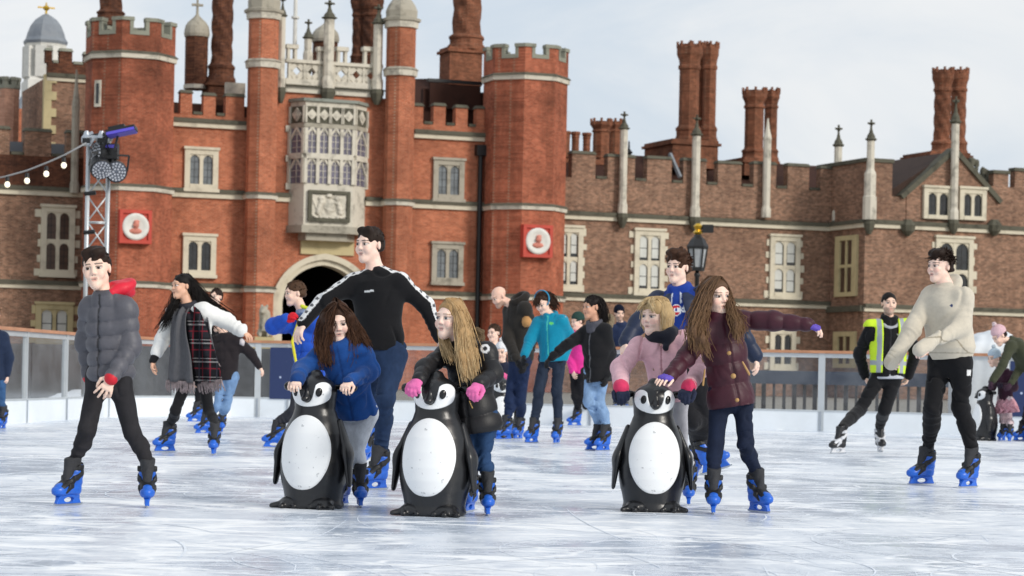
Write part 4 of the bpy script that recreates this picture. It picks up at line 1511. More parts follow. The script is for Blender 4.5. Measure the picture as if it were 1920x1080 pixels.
mb = MB(); mb.lathe([(R * .06, Z(26)), (R * .06, Z(20)), (R * .17, Z(17)), (R * .19, Z(14)), (R * .12, Z(11)), (R * .04, Z(9)), (.05, Z(5))], 10, (s, -nC, 0)); mb.box(s - .5, s + .5, -nC - .05, -nC + .05, Z(13), Z(15.5)); put(mb, 'ball_finial', M['gold'], C_)
mb = MB(); mb.box(s - R * 1.9, s + R * 1.9, -nC - R * 1.6, -nC + 8, 0, Z(212.2)); put(mb, 'tower_wall', M['brick_red'], C_)
# small crenellated tower far left
T_ = building('brick_turret', 'small pale pink brick turret with battlements at the far left', 'turret', 14)
s = ss(14, -12, 200); R = 21 * Yd(14, -12) / F / .96
mb = MB(); octa(mb, s, -12, R, 0, zz(14, 182, -12)); put(mb, 'wall', M['brick_pink'], T_)
octa_parapet(T_, s, -12, R + .02, zz(14, 182, -12), zz(14, 166, -12), zz(14, 152, -12), 'brick_pink')

# ---------------- right wing
R_ = building('palace_wing', 'long brown brick palace wing right of the gatehouse with battlements and slim pinnacles', 'palace wing', 1300)
zr_ = zz(1300, 413.5, 0)
zmt, zmb = zz(1240, 293, 0), zz(1271, 343, 0)
x0, x1 = 1030, 1575
mb = MB(); mb.box(ss(x0), ss(x1) + 2, 0, 6, 0, zr_ + .25); put(mb, 'wall', M['brick_brown'], R_)
crenels(R_, [(1073, 1117), (1140, 1191), (1214, 1260), (1282, 1325), (1347, 1391), (1414, 1456), (1478, 1518), (1540, 1568)], (1240, 293), (1271, 343), .02, 'brick_brown', zr_ + .25, x0, x1, th=.5)
band(R_, x0, x1, zr_ - .22, 0, .22)
band(R_, x0, x1, zz(1300, 571), 0, .2, .12)
mb = MB(); s0, s1 = ss(x0), ss(x1) + 6
mb.add([(s0, 1.4, zmb - 2), (s1, 1.4, zmb - 2), (s1, 1.4, zmb - .3), (s0, 1.4, zmb - .3), (s0, 4.5, zmt + .42), (s1, 4.5, zmt + .42), (s0, 8, zmb - 2), (s1, 8, zmb - 2)],
       [(0, 1, 2, 3), (3, 2, 5, 4), (4, 5, 7, 6), (0, 3, 4, 6), (1, 7, 5, 2)])
put(mb, 'roof', M['tile_red'], R_)
window(R_, 1038, 427, 1091, 541, 0, 2, 2, fm='stone_cream', gm='glass_pale', quoin=True)
window(R_, 1188, 433, 1244, 549, 0, 2, 2, fm='stone_cream', gm='glass_pale', quoin=True)
window(R_, 1442, 444, 1498, 556, 0, 2, 2, fm='stone_cream', gm='glass_pale', quoin=True)
window(R_, 1442, 618, 1490, 690, 0, 2, 1, fm='stone_cream', gm='glass_dark', quoin=True)
pinnacle(R_, 1167, 209, 243, 400, 14, .3, wide=None)
pinnacle(R_, 1303, 215, 255, 407, 15, .3)
pinnacle(R_, 1436, 222, 262, 408, 14, .3, plain_top=True)
pinnacle(R_, 1569, 234, 275, 414, 14, .3)
chimney(R_, -2.2, [(1292, 40, .8), (1330, 27, 2.2), (1310, 34, 3.0)], 84, 262, 315, 1257, 1350, 'brick_chimney', 0, 3.6)
chimney(R_, -2.4, [(1414, 38, .8), (1445, 26, 2.2)], 170, 296, 330, 1392, 1460, 'brick_chimney', 0, 3.6)
chimney(R_, -3.5, [(1127, 33, .9), (1153, 24, 1.9)], 228, 300, 320, 1104, 1170, 'brick_chimney', 0, 3.0, spikes=True)
chimney(R_, -3.5, [(1079, 15, .5)], 247, 284, 310, 1069, 1089, 'brick_chimney', 0, 1.0, spikes=False)
chimney(R_, -3.5, [(1100, 15, .5)], 249, 285, 310, 1091, 1109, 'brick_chimney', 0, 1.0, spikes=False)
chimney(R_, -3.5, [(1062, 14, .5)], 246, 284, 310, 1052, 1070, 'brick_chimney', 0, 1.0, spikes=False)
mb = MB(); a = B(1256, 288, -.6); b = B(1276, 332, .2); mb.bar((a[0], .6, a[1]), (b[0], -.15, b[1]), .16, .16); put(mb, 'lead_flashing', M['lead'], R_)
mb = MB(); a = B(1179, 290, -3); mb.lathe([(.1, a[1] - .6), (.1, a[1]), (.22, a[1] + .1), (.06, a[1] + .3), (.04, a[1] + .7)], 8, (a[0], 3, 0)); put(mb, 'vent_finial', M['black_iron'], R_)

# ---------------- projecting gabled block
Q_ = building('gabled_block', 'projecting brown brick block with a tiled gable and paired dark windows at the right', 'palace block', 1780)
nQ = 3.7
sQ = ss(1623, nQ); sE = ss(1990, nQ)
zq = zz(1750, 425, nQ)
mb = MB(); mb.box(sQ, sE, -nQ, 8, 0, zq + .25); put(mb, 'wall', M['brick_brown'], Q_)
zpar = zz(1640, 304, nQ)
def blk(name, mat, par, *bs):
    mb = MB()
    for q in bs: mb.box(*q)
    return put(mb, name, M[mat], par, Q_)
zp2, zp3, zp4 = zz(1880, 350, nQ), zz(1880, 326, nQ), zz(1910, 321, nQ)
o = blk('parapet', 'brick_brown', Q_, (sQ, ss(1672, nQ), -nQ + .02, -nQ + .5, zq + .25, zpar), (sQ, sQ + .5, -nQ + .5, 1.5, zq + .25, zpar))
blk('coping', 'stone_dark', o, (sQ - .1, ss(1674, nQ), -nQ - .06, -nQ + .55, zpar + .002, zpar + .2), (sQ - .1, sQ + .6, -nQ + .55, 1.5, zpar + .002, zpar + .2))
o = blk('parapet', 'brick_brown', Q_, (ss(1850, nQ), sE, -nQ + .02, -nQ + .5, zq + .25, zp2))
for xa, xb, zt_ in ((1862, 1890, zp3), (1902, 1990, zp4)):
    blk('merlon', 'brick_brown', o, (ss(xa, nQ), ss(xb, nQ), -nQ + .02, -nQ + .5, zp2 + .001, zt_))
    blk('coping', 'stone_dark', o, (ss(xa - 2, nQ), ss(xb + 2, nQ), -nQ - .06, -nQ + .56, zt_ + .002, zt_ + .18))
# gable
ga, gb, gp = B(1700, 362, nQ), B(1866, 372, nQ), B(1789, 283, nQ)
ga = (ga[0], ga[1]); gb = (gb[0], ga[1])
mb = MB(); mb.prism([(ga[0], zq + .2), (gb[0], zq + .2), (gb[0], gb[1]), (gp[0], gp[1]), (ga[0], ga[1])], -nQ - .02, -nQ + .6); mb.box(ss(1655, nQ), ga[0] + .01, -nQ + .025, -nQ + .55, zq + .255, ga[1] - .2); mb.box(gb[0] - .01, ss(1858, nQ), -nQ + .025, -nQ + .55, zq + .255, ga[1] - .2); put(mb, 'gable_wall', M['brick_brown'], Q_)
mb = MB()
for p in (ga, gb):
    e = Vector((p[0] - gp[0], 0, p[1] - gp[1])); e = e * 1.12
    mb.bar((gp[0], -nQ + .22, gp[1] + .06), (gp[0] + e.x, -nQ + .22, gp[1] + e.z + .06), .75, .26, up=(0, 0, 1))
put(mb, 'verge', M['stone_dark'], Q_)
yb_ = 9.0
eL = (B(1662, 352, nQ)[0], ga[1] - .15); eR = (gb[0] + (ga[0] - eL[0]), ga[1] - .15)
mb = MB(); mb.add([(eL[0], -nQ + .4, eL[1]), (gp[0], -nQ + .4, gp[1] - .02), (gp[0], yb_, gp[1] - .02), (eL[0], yb_, eL[1]), (eR[0], -nQ + .4, eR[1]), (eR[0], yb_, eR[1])], [(0, 1, 2, 3), (1, 4, 5, 2), (0, 4, 1), (2, 5, 3), (0, 3, 5, 4)]); put(mb, 'roof', M['tile'], Q_)
band(Q_, 1623, 1990, zq - .2, nQ, .22)
band(Q_, 1623, 1990, zz(1750, 588, nQ), nQ, .2, .12)
# the same bands on the return face
mb = MB(); mb.box(sQ - .14, sQ - .001, -nQ, 0, zq - .2, zq + .02); o = put(mb, 'string_course', M['stone_cream'], Q_)
mb = MB(); mb.box(sQ - .24, sQ - .002, -nQ, 0, zq + .023, zq + .21); put(mb, 'drip_mould', M['stone_dark'], o, Q_)
mb = MB(); zl_ = zz(1750, 588, nQ); mb.box(sQ - .2, sQ - .001, -nQ, 0, zl_, zl_ + .3); put(mb, 'string_course', M['stone_dark'], Q_)
# return face window
for y0_, y1_, rows in ((442, 556, 2), (622, 690, 1)):
    zA, zB = zz(1586, y1_, 1.8), zz(1586, y0_, 1.8)
    f, g = MB(), MB(); ya, yb2 = -3.05, -.75
    f.box(sQ - .13, sQ + .05, ya, ya + .5, zA, zB); f.box(sQ - .13, sQ + .05, yb2 - .5, yb2, zA, zB); f.box(sQ - .13, sQ + .05, ya + .5, yb2 - .5, zB - .25, zB); f.box(sQ - .13, sQ + .05, ya + .5, yb2 - .5, zA, zA + .22)
    f.box(sQ - .1, sQ + .05, (ya + yb2) / 2 - .09, (ya + yb2) / 2 + .09, zA + .222, zB - .252)
    if rows == 2: f.box(sQ - .09, sQ + .05, ya + .502, yb2 - .502, (zA + zB) / 2 - .08, (zA + zB) / 2 + .08)
    o = put(f, 'window', M['stone_buff'], Q_)
    g.box(sQ - .03, sQ - .02, ya + .4, yb2 - .4, zA + .2, zB - .2); put(g, 'pane', M['glass_brown'], o, Q_)
window(Q_, 1730, 353, 1784, 411, nQ + .05, 2, 1, fm='stone_cream', gm='glass_dark', arch=True, sill=False)
window(Q_, 1797, 355, 1847, 413, nQ + .05, 2, 1, fm='stone_cream', gm='glass_dark', arch=True, sill=False)
window(Q_, 1752, 447, 1822, 570, nQ, 2, 2, fm='stone_cream', gm='glass_dark', quoin=True)
window(Q_, 1752, 630, 1822, 700, nQ, 2, 1, fm='stone_cream', gm='glass_dark', quoin=True)
pinnacle(Q_, 1630, 224, 264, 412, 14, nQ + .1, wide=26)
pinnacle(Q_, 1788, 180, 232, 412, 14, nQ + .3, 'stone_white')
for px in (1705, 1867):
    mb = MB(); s_, z_ = B(px, 426, nQ + .3); mb.lathe([(.1, -.45), (.35, -.2), (.42, .1), (.2, .4)], 8, (s_, -nQ - .15, z_)); put(mb, 'carved_boss', M['stone_dark'], Q_)
chimney(Q_, -2.0, [(1767, 33, .8), (1797, 30, 2.0)], 132, 285, 330, 1742, 1822, 'brick_chimney', 2.2, 3.0)
cr = SDF(.06, .08)      # the carved crockets on the right-hand slope
for px, py in ((1822, 303), (1830, 306), (1843, 321), (1851, 325)):
    s_, z_ = B(px, py, nQ - 1)
    cr.ell((s_, -nQ + 1, z_), (.2, .16, .22)); cr.cap((s_, -nQ + 1, z_), (s_ - .2, -nQ + .6, z_ - .7), .1)
cr.disp = lambda x, y, z: .05 * noise3(x, y, z, 12, 3)
o = cr.obj('crocket', M['stone_dark'], Q_); o.location = (-Q_['_s0'], 0, 0)
for t in [x for x in bpy.data.objects if '_s0' in x.keys()]:
    del t['_s0']
# ------------------------------------------------------------------ figure building kit
M['skin'] = vcol('skin', rough=.5, bump=.05, bscale=120, vary=.05, vscale=30, spec=.35, sss=.08)
M['cloth'] = vcol('cloth', rough=.85, bump=.35, bscale=420, vary=.14, vscale=22, spec=.2, sheen=.08)
M['denim'] = vcol('denim', rough=.85, bump=.4, bscale=380, vary=.28, vscale=16, spec=.2, stretch=(1, 1, .5))
M['nylon'] = vcol('nylon', rough=.5, bump=.22, bscale=110, vary=.14, vscale=14, spec=.35)
M['fleece'] = vcol('fleece', rough=.95, bump=.4, bscale=200, vary=.07, vscale=40, spec=.1, sheen=.15, dist=.008)
M['knit'] = vcol('knit', rough=.95, bump=.8, bscale=140, vary=.22, vscale=70, spec=.1, dist=.01)
M['hair'] = vcol('hair', rough=.6, bump=.3, bscale=60, vary=.22, vscale=26, spec=.2, stretch=(3, 3, .5), dist=.006)
M['fur'] = vcol('fur', rough=.95, bump=1., bscale=120, vary=.4, vscale=45, spec=.1, dist=.02)
M['skate_blue'] = plain('blue_plastic', '#1f60c6', .36, vary=.14, vscale=20, bump=.06, bscale=40)
M['skate_cuff'] = plain('grey_cuff', '#2e2f33', .8, vary=.25, vscale=30, bump=.3, bscale=120)
M['skate_strap'] = plain('black_strap', '#121316', .55, vary=.2, vscale=30)
M['skate_dark'] = plain('black_boot', '#1b1c20', .4, vary=.2, vscale=20)
M['skate_white'] = plain('white_holder', '#c9cbd0', .4, vary=.12, vscale=20)


def rz(a): c, s = math.cos(a), math.sin(a); return np.array([[c, -s, 0], [s, c, 0], [0, 0, 1]])
def rx(a): c, s = math.cos(a), math.sin(a); return np.array([[1, 0, 0], [0, c, -s], [0, s, c]])
def ry(a): c, s = math.cos(a), math.sin(a); return np.array([[c, 0, s], [0, 1, 0], [-s, 0, c]])
def ori(yaw, pitch=0, roll=0):
    return rz(math.radians(yaw)) @ ry(math.radians(roll)) @ rx(math.radians(pitch))
def nv(v):
    v = np.array(v, float); return v / (np.linalg.norm(v) + 1e-12)


# ---------------------------------------------------------------- skates
_SK = {}
def skate_meshes():
    if _SK: return _SK
    v = .006
    s = SDF(v, .03)
    s.ell((0, -.112, .106), (.047, .058, .04)); s.cap((0, -.09, .108), (0, .04, .118), .043, .042)
    s.cap((0, .05, .112), (0, .05, .2), .047, .052); s.cap((0, -.05, .13), (0, .02, .2), .036, .045, k=.04); s.cap((0, .052, .2), (0, .05, .285), .05, .054)
    s.clip((0, 0, .072), (0, 0, -1)); s.clip((0, .02, .265), (0, -.25, 1))
    s.disp = lambda x, y, z: .0035 * np.sin(z * 95 + y * 30) * (z > .13) + .003 * np.maximum(0, 1 - np.abs(z - .088) / .006) * -1
    _SK['skate'] = s.mesh('skate', M['skate_blue'])
    s = SDF(v, .02)
    s.cap((0, .045, .24), (0, .038, .335), .047, .053); s.cap((0, -.03, .165), (0, .0, .31), .034, .04, k=.03)
    s.clip((0, .02, .335), (0, -.2, 1)); s.disp = lambda x, y, z: .003 * noise3(x, y, z, 60, 1)
    _SK['cuff'] = s.mesh('cuff', M['skate_cuff'])
    for i, (c, n, w, big) in enumerate((((0, -.045, .135), (0, -.75, .75), .013, .0), ((0, .0, .19), (0, -.45, .9), .014, .003), ((0, .045, .262), (0, -.15, 1), .013, .004))):
        s = SDF(.005, .02)
        g = .006 + big
        s.cap((0, -.09, .108), (0, .04, .118), .047 + g, .046 + g); s.cap((0, .05, .112), (0, .05, .2), .047 + g, .052 + g)
        s.cap((0, -.05, .13), (0, .02, .2), .036 + g, .045 + g, k=.04); s.cap((0, .052, .2), (0, .05, .285), .05 + g, .054 + g)
        n = nv(n); c = np.array(c)
        s.clip(c + n * w, n); s.clip(c - n * w, -n); s.clip((0, 0, .085), (0, 0, -1))
        s.box(c + np.array([.052 + big, 0, .004]), (.009, .02, .014), rad=.003); s.box(c + np.array([-.052 - big, 0, .004]), (.009, .02, .014), rad=.003)
        _SK['strap%d' % i] = s.mesh('strap', M['skate_strap'])
    s = SDF(.0045, .004)
    def trap(x, y, z):
        hl = .098 + .03 * np.clip((.075 - z) / .06, 0, 1)
        return np.maximum(np.maximum(np.abs(y + .02) - hl, np.abs(z - .046) - .031), np.abs(x) - (.015 + .012 * np.clip((z - .045) / .03, 0, 1)))
    s.custom(trap, (-.03, -.18, .01), (.03, .14, .08), .004)
    s.ell((0, -.02, .043), (.1, .05, .018), None, .004, None, '-')
    _SK['blade_holder'] = s.mesh('blade_holder', M['skate_blue'])
    mb = MB(); y = [-.165, -.155, -.12, .1, .13, .135]; z0 = [.014, .006, .0, .0, .006, .014]
    mb.v = [(sx * .0035, a, b) for sx in (-1, 1) for a, b in list(zip(y, z0)) + [(.135, .02), (-.165, .02)]]
    k = 8; mb.f = [tuple(range(k)), tuple(range(2 * k - 1, k - 1, -1))] + [((i + 1) % k, i, i + k, (i + 1) % k + k) for i in range(k)]
    me = bpy.data.meshes.new('blade'); me.from_pydata(mb.v, [], mb.f); me.materials.append(M['steel']); _SK['blade'] = me
    for n in ('skate', 'cuff', 'blade_holder'):       # the hockey boots of the marshal
        m = _SK[n].copy(); m.materials.clear(); m.materials.append(M['skate_white' if n == 'blade_holder' else 'skate_dark']); _SK['h_' + n] = m
    for i in range(3):
        m = _SK['strap%d' % i].copy(); m.materials.clear(); m.materials.append(M['skate_white']); _SK['h_strap%d' % i] = m
    return _SK


def place_skate(parent, loc, R, sc, hockey=False):
    sk = skate_meshes(); h = 'h_' if hockey else ''
    o = bpy.data.objects.new('skate', sk[h + 'skate']); link(o, parent)
    Mx = Matrix([[*(R[i] * sc), loc[i]] for i in range(3)] + [[0, 0, 0, 1]])
    o.matrix_local = Mx
    for n, k in (('cuff', h + 'cuff'), ('strap', h + 'strap0'), ('strap', h + 'strap1'), ('strap', h + 'strap2'), ('blade_holder', h + 'blade_holder'), ('blade', 'blade')):
        link(bpy.data.objects.new(n, sk[k]), o)
    return o


# ---------------------------------------------------------------- locks of hair
class Locks:
    def __init__(s): s.V, s.Q, s.C, s.n = [], [], [], 0
    def add(s, pts, r0, r1, col, n=5, flat=1.0, col2=None):
        pts = np.array(pts, float); m = len(pts)
        T = np.gradient(pts, axis=0); T /= np.linalg.norm(T, axis=1)[:, None] + 1e-9
        u = np.cross(T, np.array([.3, .9, .2])); u /= np.linalg.norm(u, axis=1)[:, None] + 1e-9
        w = np.cross(T, u)
        t = np.linspace(0, 1, m)
        r = (r0 + (r1 - r0) * t ** 1.5)
        a = 2 * PI * np.arange(n) / n
        ring = pts[:, None, :] + r[:, None, None] * (np.cos(a)[None, :, None] * u[:, None, :] + flat * np.sin(a)[None, :, None] * w[:, None, :])
        s.V.append(ring.reshape(-1, 3)); s.C.append(np.tile(col, (m * n, 1)) if col2 is None else np.repeat(np.array(col)[None] + (np.array(col2) - col)[None] * t[:, None] ** 1.3, n, 0))
        i = np.arange(m - 1)[:, None]; k = np.arange(n)[None, :]
        A = s.n + i * n + k; Bq = s.n + i * n + (k + 1) % n
        s.Q.append(np.stack([A, Bq, Bq + n, A + n], -1).reshape(-1, 4)); s.n += m * n
    def arrays(s): return np.concatenate(s.V), np.concatenate(s.Q), np.concatenate(s.C)


# ---------------------------------------------------------------- a person
class Person:
    def __init__(p, label, D, m, J, H, feet, ty=0, hs=1.0, head=(0, 0, 0), vox=.007, group=None, skin='#e3b9a2', z0=0., hipw=.085, lean=0., hockey=False):
        p.D, p.m, p.vox, p.ty = D, m, vox, math.radians(ty)
        p.skin = skin
        p.z0 = z0
        W = lambda q, dy=0: np.array(P(q[0], q[1], D + dy + (q[2] if len(q) > 2 else 0)))
        p.W = W
        x0 = W(J['PV'])
        p.loc = np.array([x0[0], x0[1], z0])
        p.E = thing('person', label, 'person', p.loc, 0, group)
        hw = .165 * m
        p.j = {}
        for k, q in J.items():
            dy = 0
            if len(q) < 3 or q[2] is None:
                if k == 'SL': dy = -hw * math.sin(p.ty) - lean
                if k == 'SR': dy = hw * math.sin(p.ty) - lean
            p.j[k] = W(q[:2] if len(q) > 2 and q[2] is None else q, dy)
        p.H = W(H, -lean * 1.1 if len(H) < 3 else 0); p.hs = hs; p.hR = ori(*head)
        j = p.j
        p.SM = (j['SL'] + j['SR']) / 2
        p.u = nv(p.SM - j['PV'])
        f = np.array([math.sin(p.ty), -math.cos(p.ty), 0]); f = nv(f - p.u * (f @ p.u))
        p.f = f; p.r = np.cross(p.u, f)
        hr = np.array([math.cos(p.ty), math.sin(p.ty), 0])
        j['PL'] = j['PV'] - hr * hipw * m; j['PR'] = j['PV'] + hr * hipw * m
        p.neck = p.SM + p.u * .03 * m + p.f * .0
        for sd in 'LR':
            q = feet[sd]; yaw = q[2]; d = q[3] if len(q) > 3 else None
            pitch = q[4] if len(q) > 4 else 0; roll = q[5] if len(q) > 5 else 0
            R = ori(yaw, pitch, roll)
            c = np.array(ground(q[0], q[1], z0)) if d is None else np.array(P(q[0], q[1], D + d))
            fs = .9 * m ** .6 if m < 1 else .92
            p.j['A' + sd] = c + R @ np.array([0, .045, .2]) * fs
            p.j['T' + sd] = c + R @ np.array([0, .04, .31]) * fs
            p.j['F' + sd] = c
            place_skate(p.E, c - p.loc, R, fs, hockey)
        # bend the elbows and knees away from dead straight lines
        p.body_done = False
        p.hands = {}

    def sdf(p, vox=None, k=.03):
        return SDF(vox or p.vox, k, p.loc)

    def add(p, s, name, mat, base='#808080', label=None):
        return s.obj(name, M[mat] if isinstance(mat, str) else mat, p.E, base, label)

    def hp(p, v):           # head frame -> world
        return p.H + p.hR @ (np.array(v, float) * p.hs)

    # ---- head, hands and the body below the clothes, one continuous surface
    def body(p, brow='#3a2a20', eye='#2c2018', lip='#b8645c', vox=None, gloves=None, beard=None, smile=0., female=False, cheeks=None):
        s = SDF(vox or p.vox * .72, .02, p.loc)
        h, R, q = p.hs, p.hR, p.hp
        sk = p.skin; j = p.j; m = p.m
        if p.vox < .0085: s.fine = [(p.H - .135 * h, p.H + .135 * h, .0028)]
        elif p.vox < .013: s.fine = [(p.H - .135 * h, p.H + .135 * h, .0045)]
        e = lambda c, r, k=.02, col=sk, mode='+': s.ell(q(c), np.array(r) * h, R, k * h, col, mode)
        e((0, .01, .036), (.07, .087, .074)); e((0, -.026, -.026), (.0575, .061, .077), .03)
        e((0, -.06, -.093), (.024, .022, .018), .035)
        s.cap(q((-.046, -.0, -.055)), q((0, -.062, -.094)), .011 * h, .011 * h, .035 * h, sk); s.cap(q((.046, -.0, -.055)), q((0, -.062, -.094)), .011 * h, .011 * h, .035 * h, sk)
        for sx in (-1, 1):
            e((sx * .036, -.068, -.032), (.02, .018, .022), .025)
        s.cap(q((-.032, -.078, .026)), q((.032, -.078, .026)), .0095 * h, .0095 * h, .02 * h, sk)
        for sx in (-1, 1):
            e((sx * .031, -.096, .004), (.017, .014, .011), .012, None, '-')
            e((sx * .031, -.0765, .004), (.0145, .0125, .0125), .003)
        s.cap(q((0, -.083, .01)), q((0, -.0975, -.0235)), .0068 * h, .0088 * h, .014 * h, sk)
        for sx in (-1, 1): e((sx * .0095, -.088, -.0275), (.0078, .009, .006), .008)
        s.cap(q((-.017, -.079, -.0535)), q((.017, -.079, -.0535)), .0075 * h, .0075 * h, .008 * h, sk)
        s.cap(q((-.013, -.078, -.067)), q((.013, -.078, -.067)), .0085 * h, .0085 * h, .008 * h, sk)
        s.cap(q((-.02, -.09, -.06)), q((.02, -.09, -.06)), .0028 * h, .0028 * h, .004 * h, None, mode='-')
        for sx in (-1, 1):
            s.ell(q((sx * .071, .014, -.004)), np.array((.009, .018, .027)) * h, R @ rz(sx * .35), .012 * h, sk)
        # neck and body
        s.cap(q((0, .022, -.06)), p.neck - p.u * .02 * m, .047 * h * min(1, .8 + .2 * m), .054 * m + .004, .03, sk)
        s.cap(p.neck - p.u * .05 * m, j['PV'], .1 * m, .11 * m, .05, sk, flat=(p.f, .7))
        s.cap(j['SL'], j['SR'], .045 * m, .045 * m, .04, sk)
        for sd in 'LR':
            s.cap(j['S' + sd], j['E' + sd], .04 * m, .033 * m, .03, sk); s.cap(j['E' + sd], j['W' + sd], .033 * m, .024 * m, .02, sk)
            s.cap(j['P' + sd], j['K' + sd], .05 * m, .032 * m, .04, sk); s.cap(j['K' + sd], j['T' + sd], .032 * m, .022 * m, .02, sk)
            hd = p.hands.get(sd)
            if hd:
                g = gloves.get(sd) if gloves else None
                p.hand(s, sd, hd, 1.0 if g is None else .72, sk)
        # painted features
        iv = R.T / h
        def loc(x, y, z):
            d0, d1, d2 = x - p.H[0], y - p.H[1], z - p.H[2]
            return tuple(iv[i, 0] * d0 + iv[i, 1] * d1 + iv[i, 2] * d2 for i in range(3))
        def blob(c, r, front=-.05):
            def fn(x, y, z):
                X, Y, Z = loc(x, y, z)
                return np.maximum(((X - c[0]) / r[0]) ** 2 + ((Z - c[1]) / r[1]) ** 2 - 1, (Y - front) * 50)
            return fn
        skl = np.array(lin(sk))
        if cheeks is None: cheeks = .1
        cheeks *= .7
        lipc = skl * .5 + np.array(lin(lip)) * .5; browc = skl * .25 + np.array(lin(brow)) * .75
        blush = skl * (1 - cheeks) + np.array(lin('#d2604f')) * cheeks
        for sx in (-1, 1):
            s.pt(blob((sx * .04, -.03), (.02, .018)), blush)
        s.pt(blob((0, -.027), (.012, .01), -.09), blush)
        if beard:
            bc = skl * .55 + np.array(lin(beard)) * .45
            s.pt(lambda x, y, z: (lambda X, Y, Z: np.maximum(np.maximum(Z + .045, -.115 - Z), np.abs(X) - .062) * 20 + (Y > .01))(*loc(x, y, z)), bc)
        for sx in (-1, 1):
            s.pt(blob((sx * .031, .004), (.019, .0115)), skl * .74)
            s.pt(blob((sx * .031, .003), (.016, .0075)), '#c9bfba')
            s.pt(blob((sx * .031, .0035), (.0088, .0082)), eye)
            s.pt(lambda x, y, z, sx=sx: (lambda X, Y, Z: np.maximum(np.maximum(np.abs(Z - .0112 - .1 * (.031 - sx * X) * 0 + ((X - sx * .031) * 12) ** 2 * .03) - .0032, np.abs(X - sx * .031) - .0175), (Y + .05)))(*loc(x, y, z)), skl * .3)
            s.pt(lambda x, y, z, sx=sx: (lambda X, Y, Z: np.maximum(np.maximum(np.abs(Z - .0268 + ((X - sx * .03) * 10) ** 2 * .035) - (.0042 if not female else .003), np.abs(X - sx * .031) - .0195), (Y + .045)))(*loc(x, y, z)), browc)
        s.pt(blob((0, -.0535), (.019, .0042)), lipc); s.pt(blob((0, -.0665), (.016, .0055)), lipc)
        s.pt(blob((0, -.0603), (.0195, .0026)), skl * .22)
        for sx in (-1, 1): s.pt(blob((sx * .0075, -.0375), (.0035, .0026), -.085), skl * .35)
        o = p.add(s, 'body', 'skin', sk)
        return o

    def hand(p, s, sd, hd, sc, col, k=.006):
        """hd: dict(d=direction, n=palm normal, curl, spread, thumb=side sign)"""
        j = p.j; m = p.m ** .8 * hd.get('size', 1.0)
        w = j['W' + sd]
        d = nv(hd.get('d', w - j['E' + sd])); n = np.array(hd.get('n', (0, -1, 0)), float); n = nv(n - d * (n @ d))
        lat = np.cross(d, n) * hd.get('thumb', 1)     # towards the thumb
        cu = math.radians(hd.get('curl', 22)); r = .0092 * m * (1 if sc == 1 else sc * 1.0)
        rr = r if sc <= 1 else r * sc
        wr = .024 * m * min(sc, 1.15)
        kn = w + d * .086 * m
        s.cap(w - d * .02 * m, w + d * .03 * m, wr, wr * 1.0, .02, col)
        s.cap(w + d * .03 * m + lat * .014 * m, kn + lat * .022 * m, .015 * m * max(sc, .8), .0125 * m * max(sc, .8), .015, col)
        s.cap(w + d * .03 * m - lat * .014 * m, kn - lat * .024 * m, .015 * m * max(sc, .8), .0125 * m * max(sc, .8), .015, col)
        s.cap(w + d * .03 * m, kn, .016 * m * max(sc, .8), .013 * m * max(sc, .8), .015, col)
        L4 = [.072, .08, .074, .058]
        spread = hd.get('spread', .12)
        for i in range(4):
            o = (1.5 - i)
            c = kn + lat * o * .0205 * m - d * (.004 if i in (1, 2) else .01) * m
            fd = nv(d + lat * o * spread)
            a = 0.
            L = L4[i] * m
            for q, fr in enumerate((.44, .31, .25)):
                a += cu * (.8, 1.1, .8)[q] * (1 + .12 * (i - 1))
                dd = fd * math.cos(a) + n * math.sin(a)
                c2 = c + dd * L * fr
                s.cap(c, c2, rr * (1 - .08 * q), rr * (1 - .08 * (q + 1)), .004 if q == 0 else .003, col)
                c = c2
        tb = w + d * .022 * m + lat * .024 * m
        tc = hd.get('tcurl', .3)
        t1 = tb + nv(d * .75 + lat * .75 + n * .35) * .042 * m
        t2 = t1 + nv(d * .9 + lat * (.35 - tc) + n * (.3 + tc * .5)) * .032 * m
        t3 = t2 + nv(d * 1. + lat * (.1 - tc) + n * (.3 + tc)) * .024 * m
        s.cap(tb, t1, rr * 1.35, rr * 1.15, .012, col); s.cap(t1, t2, rr * 1.12, rr * 1.02, .004, col); s.cap(t2, t3, rr * 1.02, rr * .85, .004, col)

    def glove(p, sd, col, cuff=None, cuffcol=None, mat='cloth', palmcol=None, fingerless=False, size=1.0):
        s = p.sdf(p.vox * .72, .012)
        hd = dict(p.hands[sd]); hd['size'] = hd.get('size', 1.0) * size
        p.hand(s, sd, hd, 1.2, col)
        j = p.j; d = nv(j['W' + sd] - j['E' + sd])
        s.cap(j['W' + sd] - d * .05 * p.m, j['W' + sd] + d * .015 * p.m, .036 * p.m, .031 * p.m, .015, cuffcol or col)
        if palmcol:
            n = nv(hd['n']); w = j['W' + sd]
            s.pt(lambda x, y, z: ((x - w[0]) * n[0] + (y - w[1]) * n[1] + (z - w[2]) * n[2]) * -1 + .004, palmcol)
        s.disp = lambda x, y, z: .0006 * noise3(x, y, z, 160, 4, 3)
        return p.add(s, 'glove', mat, col)

